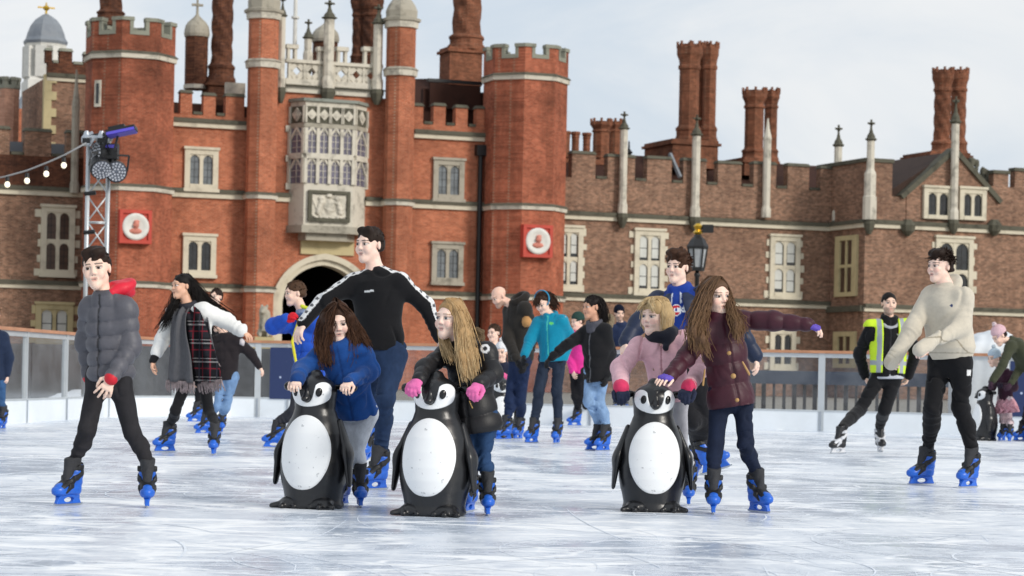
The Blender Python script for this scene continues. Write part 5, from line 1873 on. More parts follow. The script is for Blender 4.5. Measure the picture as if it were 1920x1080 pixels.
    # ---- clothes
    def spine(p, s, a, b, prof, k=.03, col=None, puff=None, groove=0., off=0., seed=0, wr=.0):
        a = np.array(a) - p.loc; b = np.array(b) - p.loc
        d = b - a; Ln = float(np.linalg.norm(d)); d = d / Ln
        f = nv(p.f - d * (p.f @ d)); r = np.cross(d, f)
        T = np.array([q[0] for q in prof]); HW = np.array([q[1] for q in prof]) * p.m * .95 + off; HD = np.array([q[2] for q in prof]) * p.m + off
        FO = np.array([q[3] if len(q) > 3 else 0 for q in prof]) * p.m

        def fn(x, y, z):
            qx, qy, qz = x - a[0], y - a[1], z - a[2]
            t = (qx * d[0] + qy * d[1] + qz * d[2]) / Ln
            X = qx * r[0] + qy * r[1] + qz * r[2]; Y = qx * f[0] + qy * f[1] + qz * f[2]
            tc_ = np.clip(t, 0, 1)
            hw = np.interp(tc_, T, HW); hd = np.interp(tc_, T, HD); Y = Y - np.interp(tc_, T, FO)
            e = np.sqrt((X / hw) ** 2 + (Y / hd) ** 2)
            base = np.minimum(hw, hd)
            D = (e - 1) * base * (.75 + .25 * np.minimum(1, e))
            if puff:
                ph = PI * t * Ln / puff[1]
                ph = ph + .25 * noise3(x, y, z, 9, seed + 3, 2)
                D = D - puff[0] * (np.sqrt(np.abs(np.sin(ph)) + .003) - .75)
            if wr:
                D = D + wr * noise3(x, y, z + X * .6, 16, seed + 5, 4)
            if groove:
                D = D + groove * np.exp(-(X / .009) ** 2) * (Y > 0)
            return np.maximum(np.maximum(D, -t * Ln), (t - 1) * Ln)
        R = max(HW.max(), HD.max()) + .05
        s._add(fn, np.minimum(a, b) - R, np.maximum(a, b) + R, k, col, '+')
        return s

    def tl(p, x, y, z):        # torso coordinates (right, forward, up) from the mid shoulder point
        d0, d1, d2 = x - p.SM[0], y - p.SM[1], z - p.SM[2]
        g = lambda v: d0 * v[0] + d1 * v[1] + d2 * v[2]
        return g(p.r), g(p.f), g(p.u)

    def jacket(p, col, hem, prof=None, arms=(.07, .058, .046), puff=None, wr=.006, groove=.005, collar=None, zipc=None, zipw=.006, mat='nylon', k=.045, armpuff=None,
               cuff=None, name='jacket', extra=None, sleeves='LR', armcol=None, vox=None, sh=.056, label=None, hemcol=None, armtrim=0.0, wrist_r=None):
        j, m = dict(p.j), p.m
        for q in ('SL', 'SR'): j[q] = j[q] - p.u * .018 * m + (p.SM - j[q]) * .06
        s = p.sdf(vox)
        hemp = p.W(hem) if len(hem) > 2 else np.array([*(j['PV'][:2]), 0]) * 0 + p.W((hem[0], hem[1], j['PV'][1] - p.D))
        p.hem = hemp
        prof = prof or [(0, .185, .135), (.3, .165, .125), (.7, .18, .13), (.88, .15, .11), (1, .075, .075)]
        p.spine(s, hemp, p.neck + p.u * .01, prof, col=col, puff=puff, groove=groove, wr=wr)
        s.cap(j['SL'] - p.u * .01 * m, j['SR'] - p.u * .01 * m, sh * m, sh * m, .06 * m, col, flat=(p.f, 1.0))
        s.cap(j['SL'], p.neck, sh * .9 * m, .06 * m, .04, col); s.cap(j['SR'], p.neck, sh * .9 * m, .06 * m, .04, col)
        ac = armcol or col; arms = tuple(q * .93 for q in arms)
        for sd in sleeves:
            S, E, Wt = j['S' + sd], j['E' + sd], j['W' + sd]
            if armtrim: Wt = Wt + nv(E - Wt) * armtrim
            r1 = ('puff', armpuff[0], armpuff[1], .4) if armpuff else ('f', .0035 * m, .05, .3)
            r2 = ('puff', armpuff[0], armpuff[1], 1.1) if armpuff else ('f', .004 * m, .042, 1.)
            s.cap(S, E, arms[0] * m, arms[1] * m, k, ac, rip=r1)
            s.cap(E, Wt, arms[1] * m, arms[2] * m, .03, ac, rip=r2)
            if cuff:
                d = nv(Wt - E)
                s.cap(Wt - d * .005, Wt + d * cuff[1], arms[2] * cuff[2] * m, arms[2] * cuff[2] * m, .006, cuff[0])
        if collar:
            for i in range(2):
                s.torus(p.neck + p.u * (.02 + .028 * i) * m * collar[1] + p.f * .008 * m, nv(p.u + p.f * .25), .056 * m * collar[2], .021 * m, .025, collar[0])
        if extra: extra(s)
        if zipc:
            s.pt(lambda x, y, z: (lambda X, Y, Z: np.maximum(np.abs(X) - zipw, .03 - Y) + (Z > .06) + (Z < -.62 * m - .05))(*p.tl(x, y, z)), zipc)
        sd0 = int(abs(p.loc[0] * 31 + p.loc[1] * 17)) % 50
        s.disp = (lambda x, y, z: crease(x, y, z, 30, .0045, sd0)) if mat == 'nylon' else (lambda x, y, z: crease(x, y, z, 19, .0125, sd0, (1, 1, .8)))
        return p.add(s, name, mat, col, label)

    def trousers(p, col, r=(.083, .058, .048), mat='denim', name='trousers', paint=None, end=None, wr=.005, bag=0.0, sides='LR', fade=None, hip=.072):
        j, m = p.j, p.m
        r = tuple(q * .85 for q in r)
        s = p.sdf(None, .04)
        s.cap(j['PL'] + p.u * .05 * m, j['PR'] + p.u * .05 * m, hip * m, hip * m, .05, col, flat=(p.f, 1.0))
        s.cap(j['PV'] + p.u * .02 * m, j['PV'] + p.u * .14 * m, .12 * m, .12 * m, .05, col, flat=(p.f, .8))
        for i, sd in enumerate(sides):
            T = j['T' + sd]; K = j['K' + sd]; e = T + nv(T - K) * (end if end is not None else -.005)
            s.cap(j['P' + sd], K, r[0] * m, r[1] * m, .045, col, rip=('f', .0025 * m, .085, i * 2.))
            cm = K + (e - K) * .45 + nv(np.cross(K - e, (1, 0, 0))) * 0
            back = nv(np.array([-math.sin(p.ty), math.cos(p.ty), 0]))
            cm = cm + back * .018 * m
            s.cap(K, cm, r[1] * m, (r[1] * .55 + r[2] * .5) * m, .03, col, rip=('f', .003 * m, .05, 1.5 + i))
            s.cap(cm, e, (r[1] * .55 + r[2] * .5) * m, r[2] * m + bag, .03, col, rip=('f', .0045 * m, .036, i * 1.3))
            # gathers behind the knee
        if paint: paint(s)
        sd0 = int(abs(p.loc[0] * 31 + p.loc[1] * 17)) % 50
        s.disp = lambda x, y, z: crease(x, y, z, 23, wr * 1.7, sd0 + 3, (1, 1, 1.4))
        return p.add(s, name, mat, col)

    # ---- hair
    def hair_arrays(p, col, cap=None, fringe=True, vol=1.06, nape=-.06, noise=.006, freq=60, front=.0, sideburn=0., extra=None, vox=None):
        s = SDF(vox or p.vox * .8, .015, p.loc); h, R, q = p.hs, p.hR, p.hp
        s.ell(q((0, .014, .04)), np.array((.072, .088, .076)) * vol * h, R, .01, col)
        s.ell(q((0, .05, -.01)), np.array((.066, .06, .075)) * vol * h, R, .03 * h, col)
        if extra: extra(s, q, h, R)
        # face opening
        s.ell(q((0, -.105, -.022 + front)), np.array((.0625, .085, .083)) * h, R, .008 * h, None, '-')
        for sx in (-1, 1):
            s.ell(q((sx * .078, -.03, -.03)), np.array((.03, .052 - sideburn, .06)) * h, R, .008 * h, None, '-')
        n = R @ np.array([0, .25, -1.])
        s.clip(q((0, .05, nape)), n, .02)
        s.disp = lambda x, y, z: noise * h * noise3(x, y, z, freq, 21, 5)
        return s.mesh('hair', None, col, raw=True)

    def tufts(p, lk, col, n=160, length=.035, r=.007, sweep=(0, -.4, .5), hemi=.0, seed=0, jit=.5, front=.055, curl=0., out=.35):
        n = int(n * 2.2); r = r * .62
        rg = np.random.default_rng(seed); c = np.array(lin(col)); R, h = p.hR, p.hs
        k = 0
        while k < n:
            v = nv(rg.normal(size=3))
            if v[2] < hemi and v[1] < .2: continue
            if v[2] < -.35: continue
            if v[1] < -.55 and v[2] < .45: continue
            base = np.array((v[0] * .07, v[1] * .087 + .012, v[2] * .076 + .038))
            tn = np.array(sweep) - v * (np.array(sweep) @ v)
            d = nv(v * out + nv(tn) * .8 + rg.normal(size=3) * jit * .4)
            L = length * rg.uniform(.6, 1.3)
            pts = []
            d2 = nv(rg.normal(size=3)) * curl
            for t in np.linspace(0, 1, 5):
                pts.append(base - v * .006 + d * L * t + v * L * .35 * t * (1 - t) * 2 + np.array((0, 0, -.25)) * L * t * t + d2 * L * math.sin(t * 5))
            pts = [p.H + R @ (q * h) - p.loc for q in pts]
            lk.add(pts, r * h, r * h * .25, c * rg.uniform(.65, 1.35), 5, .55); k += 1

    def guides(p, lk, gl, col, n=26, spread=(.02, .04), r=(.009, .003), seed=0, wave=.0, wl=.12, tint=None, part=.055):
        """long hair: every guide is a list of world points"""
        rg = np.random.default_rng(seed); c = np.array(lin(col)); c2 = np.array(lin(tint)) if tint else c
        n = int(n * 5); r = (r[0] * .3, r[1] * .45); fwd = p.hR @ np.array((0, 1., 0)) * part * p.hs
        for g in gl:
            g = np.array(g); m = 12
            # Catmull-like resample
            d = np.r_[0, np.cumsum(np.linalg.norm(np.diff(g, axis=0), axis=1))]; Ln = d[-1]; d /= Ln
            tt = np.linspace(0, 1, m)
            path = np.stack([np.interp(tt, d, g[:, i]) for i in range(3)], 1)
            path[1:-1] = (path[:-2] + 2 * path[1:-1] + path[2:]) / 4; path[1:-1] = (path[:-2] + 2 * path[1:-1] + path[2:]) / 4
            for i in range(n):
                o = rg.normal(size=3) * .6; o1 = o + rg.normal(size=3) * .5
                end = rg.uniform(.72, 1.06); pr = rg.uniform(-.6, 1.)
                ph = rg.uniform(0, 6); wv = nv(rg.normal(size=3))
                pts = []
                for t in np.linspace(0, 1, m):
                    q = t * end
                    b = np.array([np.interp(min(q, 1), tt, path[:, k]) for k in range(3)])
                    if q > 1: b = b + (path[-1] - path[-2]) * (q - 1) * m
                    b = b + o * spread[0] * min(1, .25 + t * 3) * (1 - t) + o1 * spread[1] * t + fwd * pr * max(0, 1 - t * 2.2) + wv * wave * math.sin(2 * PI * t * Ln / wl + ph) * min(1, t * 2)
                    pts.append(b - p.loc)
                f = rg.uniform(.78, 1.2)
                cc = c * f if rg.random() < .75 else (c * .6 + c2 * .4) * f
                lk.add(pts, r[0] * rg.uniform(.7, 1.2), r[1], cc, 5, .5, (c * .35 + c2 * .65) * f)

    def bulk(p, gl, col, r=(.026, .014), k=.03, f=90):
        s = SDF(p.vox * 1.1, k, p.loc)
        for g in gl:
            g = [np.array(a) for a in g]; m = len(g) - 1
            for i in range(1, m):
                a = r[0] + (r[1] - r[0]) * i / m; b = r[0] + (r[1] - r[0]) * (i + 1) / m
                s.cap(g[i] if i > 1 else g[i] * .75 + g[i + 1] * .25, g[i + 1], a * p.m ** .5, b * p.m ** .5)
        s.disp = lambda x, y, z: .0045 * noise3(x, y, z * .22, f, 5, 4)
        return s.mesh('hair', None, col, raw=True)

    def finish_hair(p, arrs, mat='hair', name='hair'):
        V, Q, C, n = [], [], [], 0
        for v, q, c in arrs:
            V.append(v); Q.append(q + n); C.append(c); n += len(v)
        me = np_mesh(name, np.concatenate(V), np.concatenate(Q), M[mat], True, np.concatenate(C))
        return link(bpy.data.objects.new(name, me), p.E)

    def fur_ring(p, col, R=.1, r=.035, back=.03, up=.03, tilt=.5, name='fur_hood', n=0):
        s = p.sdf(None, .03); m = p.m
        c = p.neck + p.u * up * m - p.f * back * m
        s.torus(c, nv(p.u + p.f * tilt), R * m, r * m, .02, col)
        s.cap(c - p.f * .03 * m, c - p.f * .07 * m - p.u * .08 * m, .08 * m, .07 * m, .03, col, flat=(p.f, .6))
        s.disp = lambda x, y, z: .011 * noise3(x, y, z, 70, 2, 6)
        return p.add(s, name, 'fur', col)

    def hat(p, col, pom=None, vol=1.09, band=None, beanie=True, h0=-.0, pomr=.035):
        s = SDF(p.vox, .015, p.loc); h, R, q = p.hs, p.hR, p.hp
        s.ell(q((0, .018, .055)), np.array((.08, .098, .09)) * vol * h, R, .01, col)
        n = R @ np.array([0, -.3, -1.])
        s.clip(q((0, 0, .03 + h0)), n, .01)
        s.torus(q((0, .016, .035 + h0)), R @ np.array([0, -.25, 1.]), .079 * h, .016 * h, .01, band or col)
        s.disp = lambda x, y, z: .003 * noise3(x, y, z * .3, 90, 2, 4)
        o = p.add(s, 'knitted_hat', 'knit', col)
        if pom:
            s = SDF(p.vox, .01, p.loc); s.ell(q((0, .02, .17)), (pomr, pomr, pomr), None, .01, pom); s.disp = lambda x, y, z: .006 * noise3(x, y, z, 110, 5, 5)
            ob = s.obj('bobble', M['fur'], o, pom)
        return o

    def strip(p, name, mat, pts, widths, thick=.012, wdir=None, n=14, fold=.0, cuts=6, seed=0):
        """cloth strip swept along world points; widths in metres"""
        pts = np.array(pts); d = np.r_[0, np.cumsum(np.linalg.norm(np.diff(pts, axis=0), axis=1))]; d /= d[-1]
        tt = np.linspace(0, 1, n); path = np.stack([np.interp(tt, d, pts[:, i]) for i in range(3)], 1)
        for _ in range(2): path[1:-1] = (path[:-2] + 2 * path[1:-1] + path[2:]) / 4
        W = np.interp(tt, np.linspace(0, 1, len(widths)), widths)
        T = np.gradient(path, axis=0); T /= np.linalg.norm(T, axis=1)[:, None]
        wd = nv(p.r if wdir is None else wdir)
        V, Fq = [], []
        us = np.linspace(-1, 1, cuts * 2 + 1); k = len(us)
        for side in (0, 1):
            for i in range(n):
                w_ = nv(wd - T[i] * (wd @ T[i])); nn = np.cross(T[i], w_)
                if nn @ p.f < 0: nn = -nn
                for u in us:
                    V.append(path[i] + w_ * u * W[i] / 2 + nn * (fold * math.sin(u * 5 + seed + i * .15) + (thick / 2 if side == 0 else -thick / 2)) - p.loc)
        for side in (0, 1):
            o = side * n * k
            for i in range(n - 1):
                for c in range(k - 1):
                    a = o + i * k + c
                    f_ = (a, a + 1, a + k + 1, a + k); Fq.append(f_ if side == 0 else f_[::-1])
        o = n * k
        for i in range(n - 1):
            for c in (0, k - 1):
                a = i * k + c; f_ = (a, a + k, a + k + o, a + o); Fq.append(f_ if c == 0 else f_[::-1])
        for c in range(k - 1):
            for i in (0, n - 1):
                a = i * k + c; f_ = (a, a + o, a + 1 + o, a + 1); Fq.append(f_ if i == 0 else f_[::-1])
        me = np_mesh(name, np.array(V), np.array(Fq), mat, True)
        return link(bpy.data.objects.new(name, me), p.E), path, W
# ------------------------------------------------------------------ penguin skating aids
M['pen_black'] = plain('black_moulded_plastic', '#17181b', .32, vary=.25, vscale=7, bump=.05, bscale=60, spec=.55)
def pen_white():
    m, nt, b = newmat('scuffed_white_plastic'); L = nt.links
    tc = N(nt, 'ShaderNodeTexCoord')
    v = N(nt, 'ShaderNodeTexNoise', i_Scale=38.0, i_Detail=3.0); L.new(tc.outputs['Object'], v.inputs['Vector'])
    mr = N(nt, 'ShaderNodeMapRange'); mr.inputs[1].default_value = .66; mr.inputs[2].default_value = .72; mr.inputs[3].default_value = 0; mr.inputs[4].default_value = .55
    L.new(v.outputs['Fac'], mr.inputs[0])
    mx = N(nt, 'ShaderNodeMix', data_type='RGBA'); L.new(mr.outputs[0], mx.inputs[0])
    mx.inputs[6].default_value = (*lin('#eef0f1'), 1); mx.inputs[7].default_value = (*lin('#8f9296'), 1)
    L.new(mx.outputs[2], b.inputs['Base Color']); b.inputs['Roughness'].default_value = .38
    return m
M['pen_white'] = pen_white()
M['pen_eye'] = plain('black_eye', '#0b0c0e', .2)


def pen_body(s, g=0.0):
    """the black body; g inflates it"""
    K = .05
    prof = [(.045, .15), (.08, .163), (.13, .183), (.19, .194), (.26, .196), (.34, .188), (.42, .172), (.48, .148), (.52, .127), (.56, .116), (.66, .119)]
    Z = np.array([a for a, _ in prof]); R = np.array([b for _, b in prof])

    def fn(x, y, z):
        r = np.interp(z, Z, R) + g
        yy = y + .02 * np.clip(z - .3, 0, 1)
        d = (np.sqrt(x * x + (yy / .92) ** 2) - r) * .92
        return np.maximum(np.maximum(d, .04 - g - z), z - .655 - g)
    s.custom(fn, (-.24, -.24, .0), (.24, .24, .68), .03)
    s.ell((0, -.012, .655), (.121 + g, .122 + g, .09 + g), None, .02)
    s.torus((0, -.012, .557), (0, 0, 1), .126 + g, .007, .012, None, '-')


_PG = {}
def penguin(label, x, y, yaw, sc=1.0):
    E = thing('penguin_skating_aid', label, 'skating aid', (x, y, 0), math.radians(yaw), 'penguin skating aids')
    E.scale = (sc, sc, sc)
    if not _PG:
        v = .0075
        s = SDF(v, .03); pen_body(s)
        s.cap((0, 0, .02), (0, 0, .05), .165, .15, .05)
        s.clip((0, 0, .003), (0, 0, -1))
        s.ell((0, .0, .755), (.03, .045, .022), None, .03)         # moulded crest
        _PG['body'] = s.mesh('body', M['pen_black'])
        s = SDF(.006, .01); pen_body(s, .006)
        def oval(x, y, z): return np.maximum((np.sqrt((x / .15) ** 2 + ((z - .312) / .211) ** 2) - 1) * .13, y + .02)
        s.custom(oval, (-.2, -.3, .05), (.2, 0, .6), .006, None, '^')
        _PG['belly'] = s.mesh('belly', M['pen_white'])
        s = SDF(.004, .008); pen_body(s, .005)
        def face(x, y, z):
            a = np.sqrt((x / .113) ** 2 + ((z - .63) / .062) ** 2) - 1
            for sx in (-1, 1): a = np.minimum(a, np.sqrt(((x - sx * .078) / .04) ** 2 + ((z - .652) / .055) ** 2) - 1)
            w = np.sqrt((x / .049) ** 2 + ((z - .7) / .107) ** 2) - 1
            return np.maximum(np.maximum(a, -w) * .05, np.maximum(y + .02, .55 - z))
        s.custom(face, (-.2, -.2, .5), (.2, 0, .8), .006, None, '^')
        _PG['face'] = s.mesh('face', M['pen_white'])
        s = SDF(.005, .02); s.ell((0, -.125, .616), (.027, .03, .018), None, .02); s.cap((0, -.1, .69), (0, -.135, .62), .024, .016); s.ell((0, -.152, .611), (.014, .012, .009), None, .02)
        _PG['beak'] = s.mesh('beak', M['pen_black'])
        s = SDF(.004, .004); s.ell((0, 0, 0), (.0195, .01, .026), ry(.25))
        _PG['eye'] = s.mesh('eye', M['pen_eye'])
        s = SDF(.006, .02); s.cap((.15, .01, .475), (.207, -.01, .31), .03, .055, flat=((1, 0, .25), .5)); s.cap((.207, -.01, .31), (.226, -.025, .15), .055, .028, flat=((1, 0, .15), .45))
        _PG['flipper'] = s.mesh('flipper', M['pen_black'])
        s = SDF(.006, .02)
        for a in (-.045, 0, .045): s.cap((.1, -.08, .022), (.115 + a * 1.5, -.18 + abs(a) * .5, .013), .034, .016, k=.03)
        s.ell((.09, -.08, .035), (.065, .08, .035)); s.clip((0, 0, .002), (0, 0, -1))
        _PG['foot'] = s.mesh('foot', M['pen_black'])
        s = SDF(.005, .01); s.cap((.09, .06, .68), (.19, .06, .68), .016); s.cap((.135, .06, .68), (.198, .06, .68), .0215); s.cap((.19, .06, .68), (.199, .06, .68), .025)
        _PG['handle'] = s.mesh('handle', M['pen_eye'])
    def c(n, sx=1, loc=(0, 0, 0), rot=(0, 0, 0), par=None):
        o = link(bpy.data.objects.new(n, _PG[n]), par or E); o.scale = (sx, 1, 1); o.location = loc; o.rotation_euler = rot; return o
    c('body'); c('belly'); f = c('face'); c('beak')
    for sx in (-1, 1):
        c('eye', 1, (sx * .071, -.1165, .65), (0, 0, sx * .62), f)
        c('flipper', sx); c('foot', sx); c('handle', sx)
    return E


for lab, px, py, yaw, sc in (
        ('black and white penguin aid pushed by the girl in the blue coat', 588, 952, -20, 1.02),
        ('black and white penguin aid held with pink gloves by the blonde girl', 815, 966, -17, 1.03),
        ('black and white penguin aid pushed by the child in the pale pink coat', 1221, 958, 3, 1.01)):
    g = ground(px, py); penguin(lab, g.x, g.y, yaw, sc)
g = ground(938, 821); penguin('blurred penguin aid half hidden behind the blonde girl in black', g.x, g.y, 8)
g = ground(1846, 826); penguin('blurred penguin aid seen from its side under the bending woman at the right', g.x, g.y, -80)
HGT = lambda *a: a
# ================================================================= boy in the grey puffer jacket
p = Person('boy in a grey quilted jacket with a red hood striding at the far left', 13.48, .84,
           dict(SL=(166, 571), SR=(238, 572), PV=(204, 716), EL=(160, 645, .12), WL=(166, 700, .12), ER=(246, 650, -.05), WR=(212, 704, -.2), KL=(163, 806, -.05), KR=(248, 812, 0)),
           (181, 504), dict(L=(130, 948, -30), R=(275, 951, 10)), ty=-22, hs=.99, head=(-3, 2, -7), vox=.0065, skin='#efcfbc', hipw=.09)
p.hands = dict(R=dict(d=(-.42, -.15, -.9), n=(-.25, .75, -.1), curl=17, thumb=-1, spread=.2, size=1.08), L=dict(d=(0, 0, -1), n=(1, 0, 0), curl=25))
p.body(brow='#2a1c14', eye='#22160f', lip='#c0605a')
p.jacket('#55555c', (207, 714), prof=[(0, .165, .13), (.08, .175, .14), (.3, .168, .135), (.7, .172, .135), (.88, .15, .11), (1, .085, .085)], arms=(.074, .067, .053), puff=(.017, .082), armpuff=(.014, .075),
         collar=('#4e4e55', 1.1, 1.15), zipc='#2c2c30', zipw=.005, cuff=('#c3202f', .022, .92), groove=.008)
s = p.sdf(None, .03)
c = p.neck + np.array((.075, .045, .06)); s.ell(c, (.08, .075, .05), ry(.3)); s.cap(p.neck + np.array((-.02, .07, .02)), c, .05, .05); s.torus(c + np.array((.0, -.01, .02)), (-.3, -.35, .9), .06, .024)
s.cap(p.neck + np.array((.03, -.05, .04)), p.neck + np.array((.09, -.01, .07)), .024, .03)
s.disp = lambda x, y, z: .005 * noise3(x, y, z, 26, 3); p.add(s, 'hood', 'nylon', '#cf1f36')
p.trousers('#2b2a2d', r=(.08, .057, .048), wr=.006)
lk = Locks(); a = p.hair_arrays('#2a1d16', vol=1.04, nape=-.05, front=-.012, noise=.008, extra=lambda s, q, h, R: (s.cap(q((-.045, -.058, .086)), q((.04, -.06, .092)), .02 * h, .022 * h, .03, '#2a1d16'), s.ell(q((.01, -.01, .1)), np.array((.062, .075, .03)) * h, R, .02, '#2a1d16'),))
p.tufts(lk, '#2e2018', 260, .03, .008, (.5, -.35, .5), front=.05, seed=1, jit=.3, out=.22); p.finish_hair([a, lk.arrays()])

# ================================================================= woman with the plaid scarf
p = Person('woman with long black hair, white jacket and grey plaid scarf gliding with arms out', 22.2, .97,
           dict(SL=(326, 588), SR=(383, 583), PV=(368, 705), EL=(303, 640, 0), WL=(288, 674, -.06), ER=(424, 601, 0), WR=(450, 619, -.05), KL=(329, 770, -.05), KR=(391, 770, 0)),
           (341, 537), dict(L=(312, 848, -50), R=(401, 853, 2)), ty=-28, hs=1.0, head=(-50, 0, -4), vox=.009, skin='#d9ab90')
p.hands = dict(L=dict(d=(-.1, -.3, -.95), n=(.9, 0, .1), curl=25, thumb=-1), R=dict(d=(.85, -.2, -.5), n=(0, .3, -1), curl=20, thumb=1))
p.body(female=True, brow='#1a1412', lip='#a84a48')
p.jacket('#16161a', (372, 712), prof=[(0, .19, .13), (.3, .15, .11), (.7, .165, .12), (.88, .14, .1), (1, .065, .065)], arms=(.05, .042, .04), mat='cloth', name='dress', wr=.008, groove=0, cuff=('#141417', .02, 1.0), sleeves='L')
s = p.sdf(None, .035); j = p.j; wc = '#e2e2df'
s.cap(j['SL'], j['EL'], .075, .07, .04, wc, rip=('f', .005, .06)); s.cap(j['EL'], j['WL'] + nv(j['EL'] - j['WL']) * .07, .07, .055, .03, wc, rip=('f', .006, .05))
s.cap(j['SR'], j['ER'], .078, .075, .04, wc, rip=('f', .005, .06)); s.cap(j['ER'], j['WR'] - nv(j['ER'] - j['WR']) * .01, .075, .06, .03, wc, rip=('f', .006, .05))
lo_ = p.W((377, 662), .04); s.cap(j['SR'] - p.u * .03, lo_, .07, .085, .05, wc, flat=(p.f, .8)); s.cap(j['SL'] - p.u * .03, p.W((337, 655), .06), .06, .08, .05, wc, flat=(p.f, .8))
s.cap(j['SL'], j['SR'], .07, .07, .05, wc); s.disp = lambda x, y, z: .006 * noise3(x, y, z, 30, 2, 5); p.add(s, 'jacket', 'fleece', wc)
p.trousers('#19191c', r=(.08, .055, .043), mat='cloth', end=.02, wr=.003)
def plaid(name, ground_c, dark, reds):
    m, nt, b = newmat(name); L = nt.links
    tc = N(nt, 'ShaderNodeTexCoord'); sp = N(nt, 'ShaderNodeSeparateXYZ'); L.new(tc.outputs['Object'], sp.inputs[0])
    def stripes(out, period, width, off=0.):
        a = N(nt, 'ShaderNodeMath', operation='MULTIPLY_ADD'); a.inputs[1].default_value = 1 / period; a.inputs[2].default_value = off; L.new(out, a.inputs[0])
        f = N(nt, 'ShaderNodeMath', operation='FRACT'); L.new(a.outputs[0], f.inputs[0])
        l = N(nt, 'ShaderNodeMath', operation='LESS_THAN'); l.inputs[1].default_value = width; L.new(f.outputs[0], l.inputs[0]); return l.outputs[0]
    cur = None
    def mix(fac, c, amt=1.):
        nonlocal cur
        m_ = N(nt, 'ShaderNodeMix', data_type='RGBA')
        if amt != 1:
            t = N(nt, 'ShaderNodeMath', operation='MULTIPLY'); t.inputs[1].default_value = amt; L.new(fac, t.inputs[0]); fac = t.outputs[0]
        L.new(fac, m_.inputs[0])
        if cur is None: m_.inputs[6].default_value = (*lin(ground_c), 1)
        else: L.new(cur, m_.inputs[6])
        m_.inputs[7].default_value = (*lin(c), 1); cur = m_.outputs[2]
    mix(stripes(sp.outputs[0], .17, .5), dark, .7); mix(stripes(sp.outputs[2], .17, .5, .2), dark, .7)
    for r_, o, wd in reds:
        mix(stripes(sp.outputs[0], .17, wd, o), r_, .85); mix(stripes(sp.outputs[2], .17, wd, o + .3), '#8d8a8a' if o > .3 else r_, .7)
    nz = N(nt, 'ShaderNodeTexNoise', i_Scale=300.0); L.new(tc.outputs['Object'], nz.inputs['Vector'])
    bp = N(nt, 'ShaderNodeBump'); bp.inputs['Strength'].default_value = .5; bp.inputs['Distance'].default_value = .005; L.new(nz.outputs['Fac'], bp.inputs['Height']); L.new(bp.outputs[0], b.inputs['Normal'])
    L.new(cur, b.inputs['Base Color']); b.inputs['Roughness'].default_value = .95; b.inputs['Specular IOR Level'].default_value = .1
    return m
PL_ = plaid('plaid_wool', '#26262b', '#17171a', (('#7a2530', .1, .07), ('#6e222c', .55, .045), ('#34343c', .75, .08)))
GR_ = plain('grey_wool', '#58585c', .95, vary=.12, vscale=30, bump=.6, bscale=200)
FRG = plain('wool_fringe', '#8d7f7f', .95, vary=.45, vscale=30)
w = p.W
def scarf(pts, wid, mat, name, seed, fringe=.1):
    o, path, W = p.strip(name, mat, pts, wid, .014, n=20, fold=.022, cuts=7, seed=seed)
    mb = MB(); rr = random.Random(seed); e = path[-1]; d = nv(path[-1] - path[-3]); wd = nv(p.r - d * (p.r @ d))
    for i in range(26):
        u = (i / 25 - .5) * W[-1]; a = e + wd * u - p.loc
        mb.tube([a - d * .01, a + d * fringe * .5 + wd * rr.uniform(-.012, .012), a + d * fringe * rr.uniform(.8, 1.1) + wd * rr.uniform(-.02, .02)], [.008, .007, .004], 5)
    f = mb.build('fringe', FRG, None, True); f.parent = o
scarf([w((352, 575), .0), w((338, 583), -.12), w((334, 620), -.2), w((338, 670), -.22), w((338, 716), -.2)], (.12, .15, .2, .27, .3), GR_, 'scarf_end', 1)
scarf([w((352, 575), -.0), w((362, 590), -.16), w((372, 630), -.22), w((385, 680), -.22), w((393, 716), -.2)], (.12, .16, .2, .24, .26), PL_, 'scarf_end', 4)
scarf([w((372, 572), .02), w((378, 590), -.1), w((388, 630), -.14), w((405, 685), -.12)], (.1, .12, .1, .07), GR_, 'scarf_edge', 7, .02)
s = p.sdf(None, .03)
for i in range(3): s.torus(p.neck + p.u * (.0 + .025 * i), nv(p.u + p.f * .3), .068, .024, .02, '#3a3a40')
s.disp = lambda x, y, z: .006 * noise3(x, y, z, 30, 2); p.add(s, 'scarf', 'knit', '#3a3a40')
lk = Locks(); a = p.hair_arrays('#15110f', vol=1.07, nape=-.1, noise=.004, extra=lambda s, q, h, R: (s.cap(q((0, .07, .02)), q((0, .09, -.1)), .06 * h, .05 * h, .03, '#15110f'),))
p.guides(lk, [[p.hp((.0, .02, .118)), p.hp((.0, .1, .05)), w((385, 560), .08), w((410, 580), .08), w((432, 596), .06)], [p.hp((.04, 0, .1)), p.hp((.06, .07, .03)), w((378, 572), .0), w((398, 598), .02), w((412, 612), .0)],
              [p.hp((.0, .03, .11)), p.hp((.03, .1, 0)), w((372, 570), .1), w((384, 612), .1), w((392, 640), .08)], [p.hp((-.03, -.01, .1)), p.hp((-.075, .01, .0)), w((326, 572), -.06), w((314, 596), -.06), w((303, 612), -.04)]], '#14100f', 34, (.02, .035), (.012, .004), 3, .008)
p.finish_hair([a, lk.arrays()])

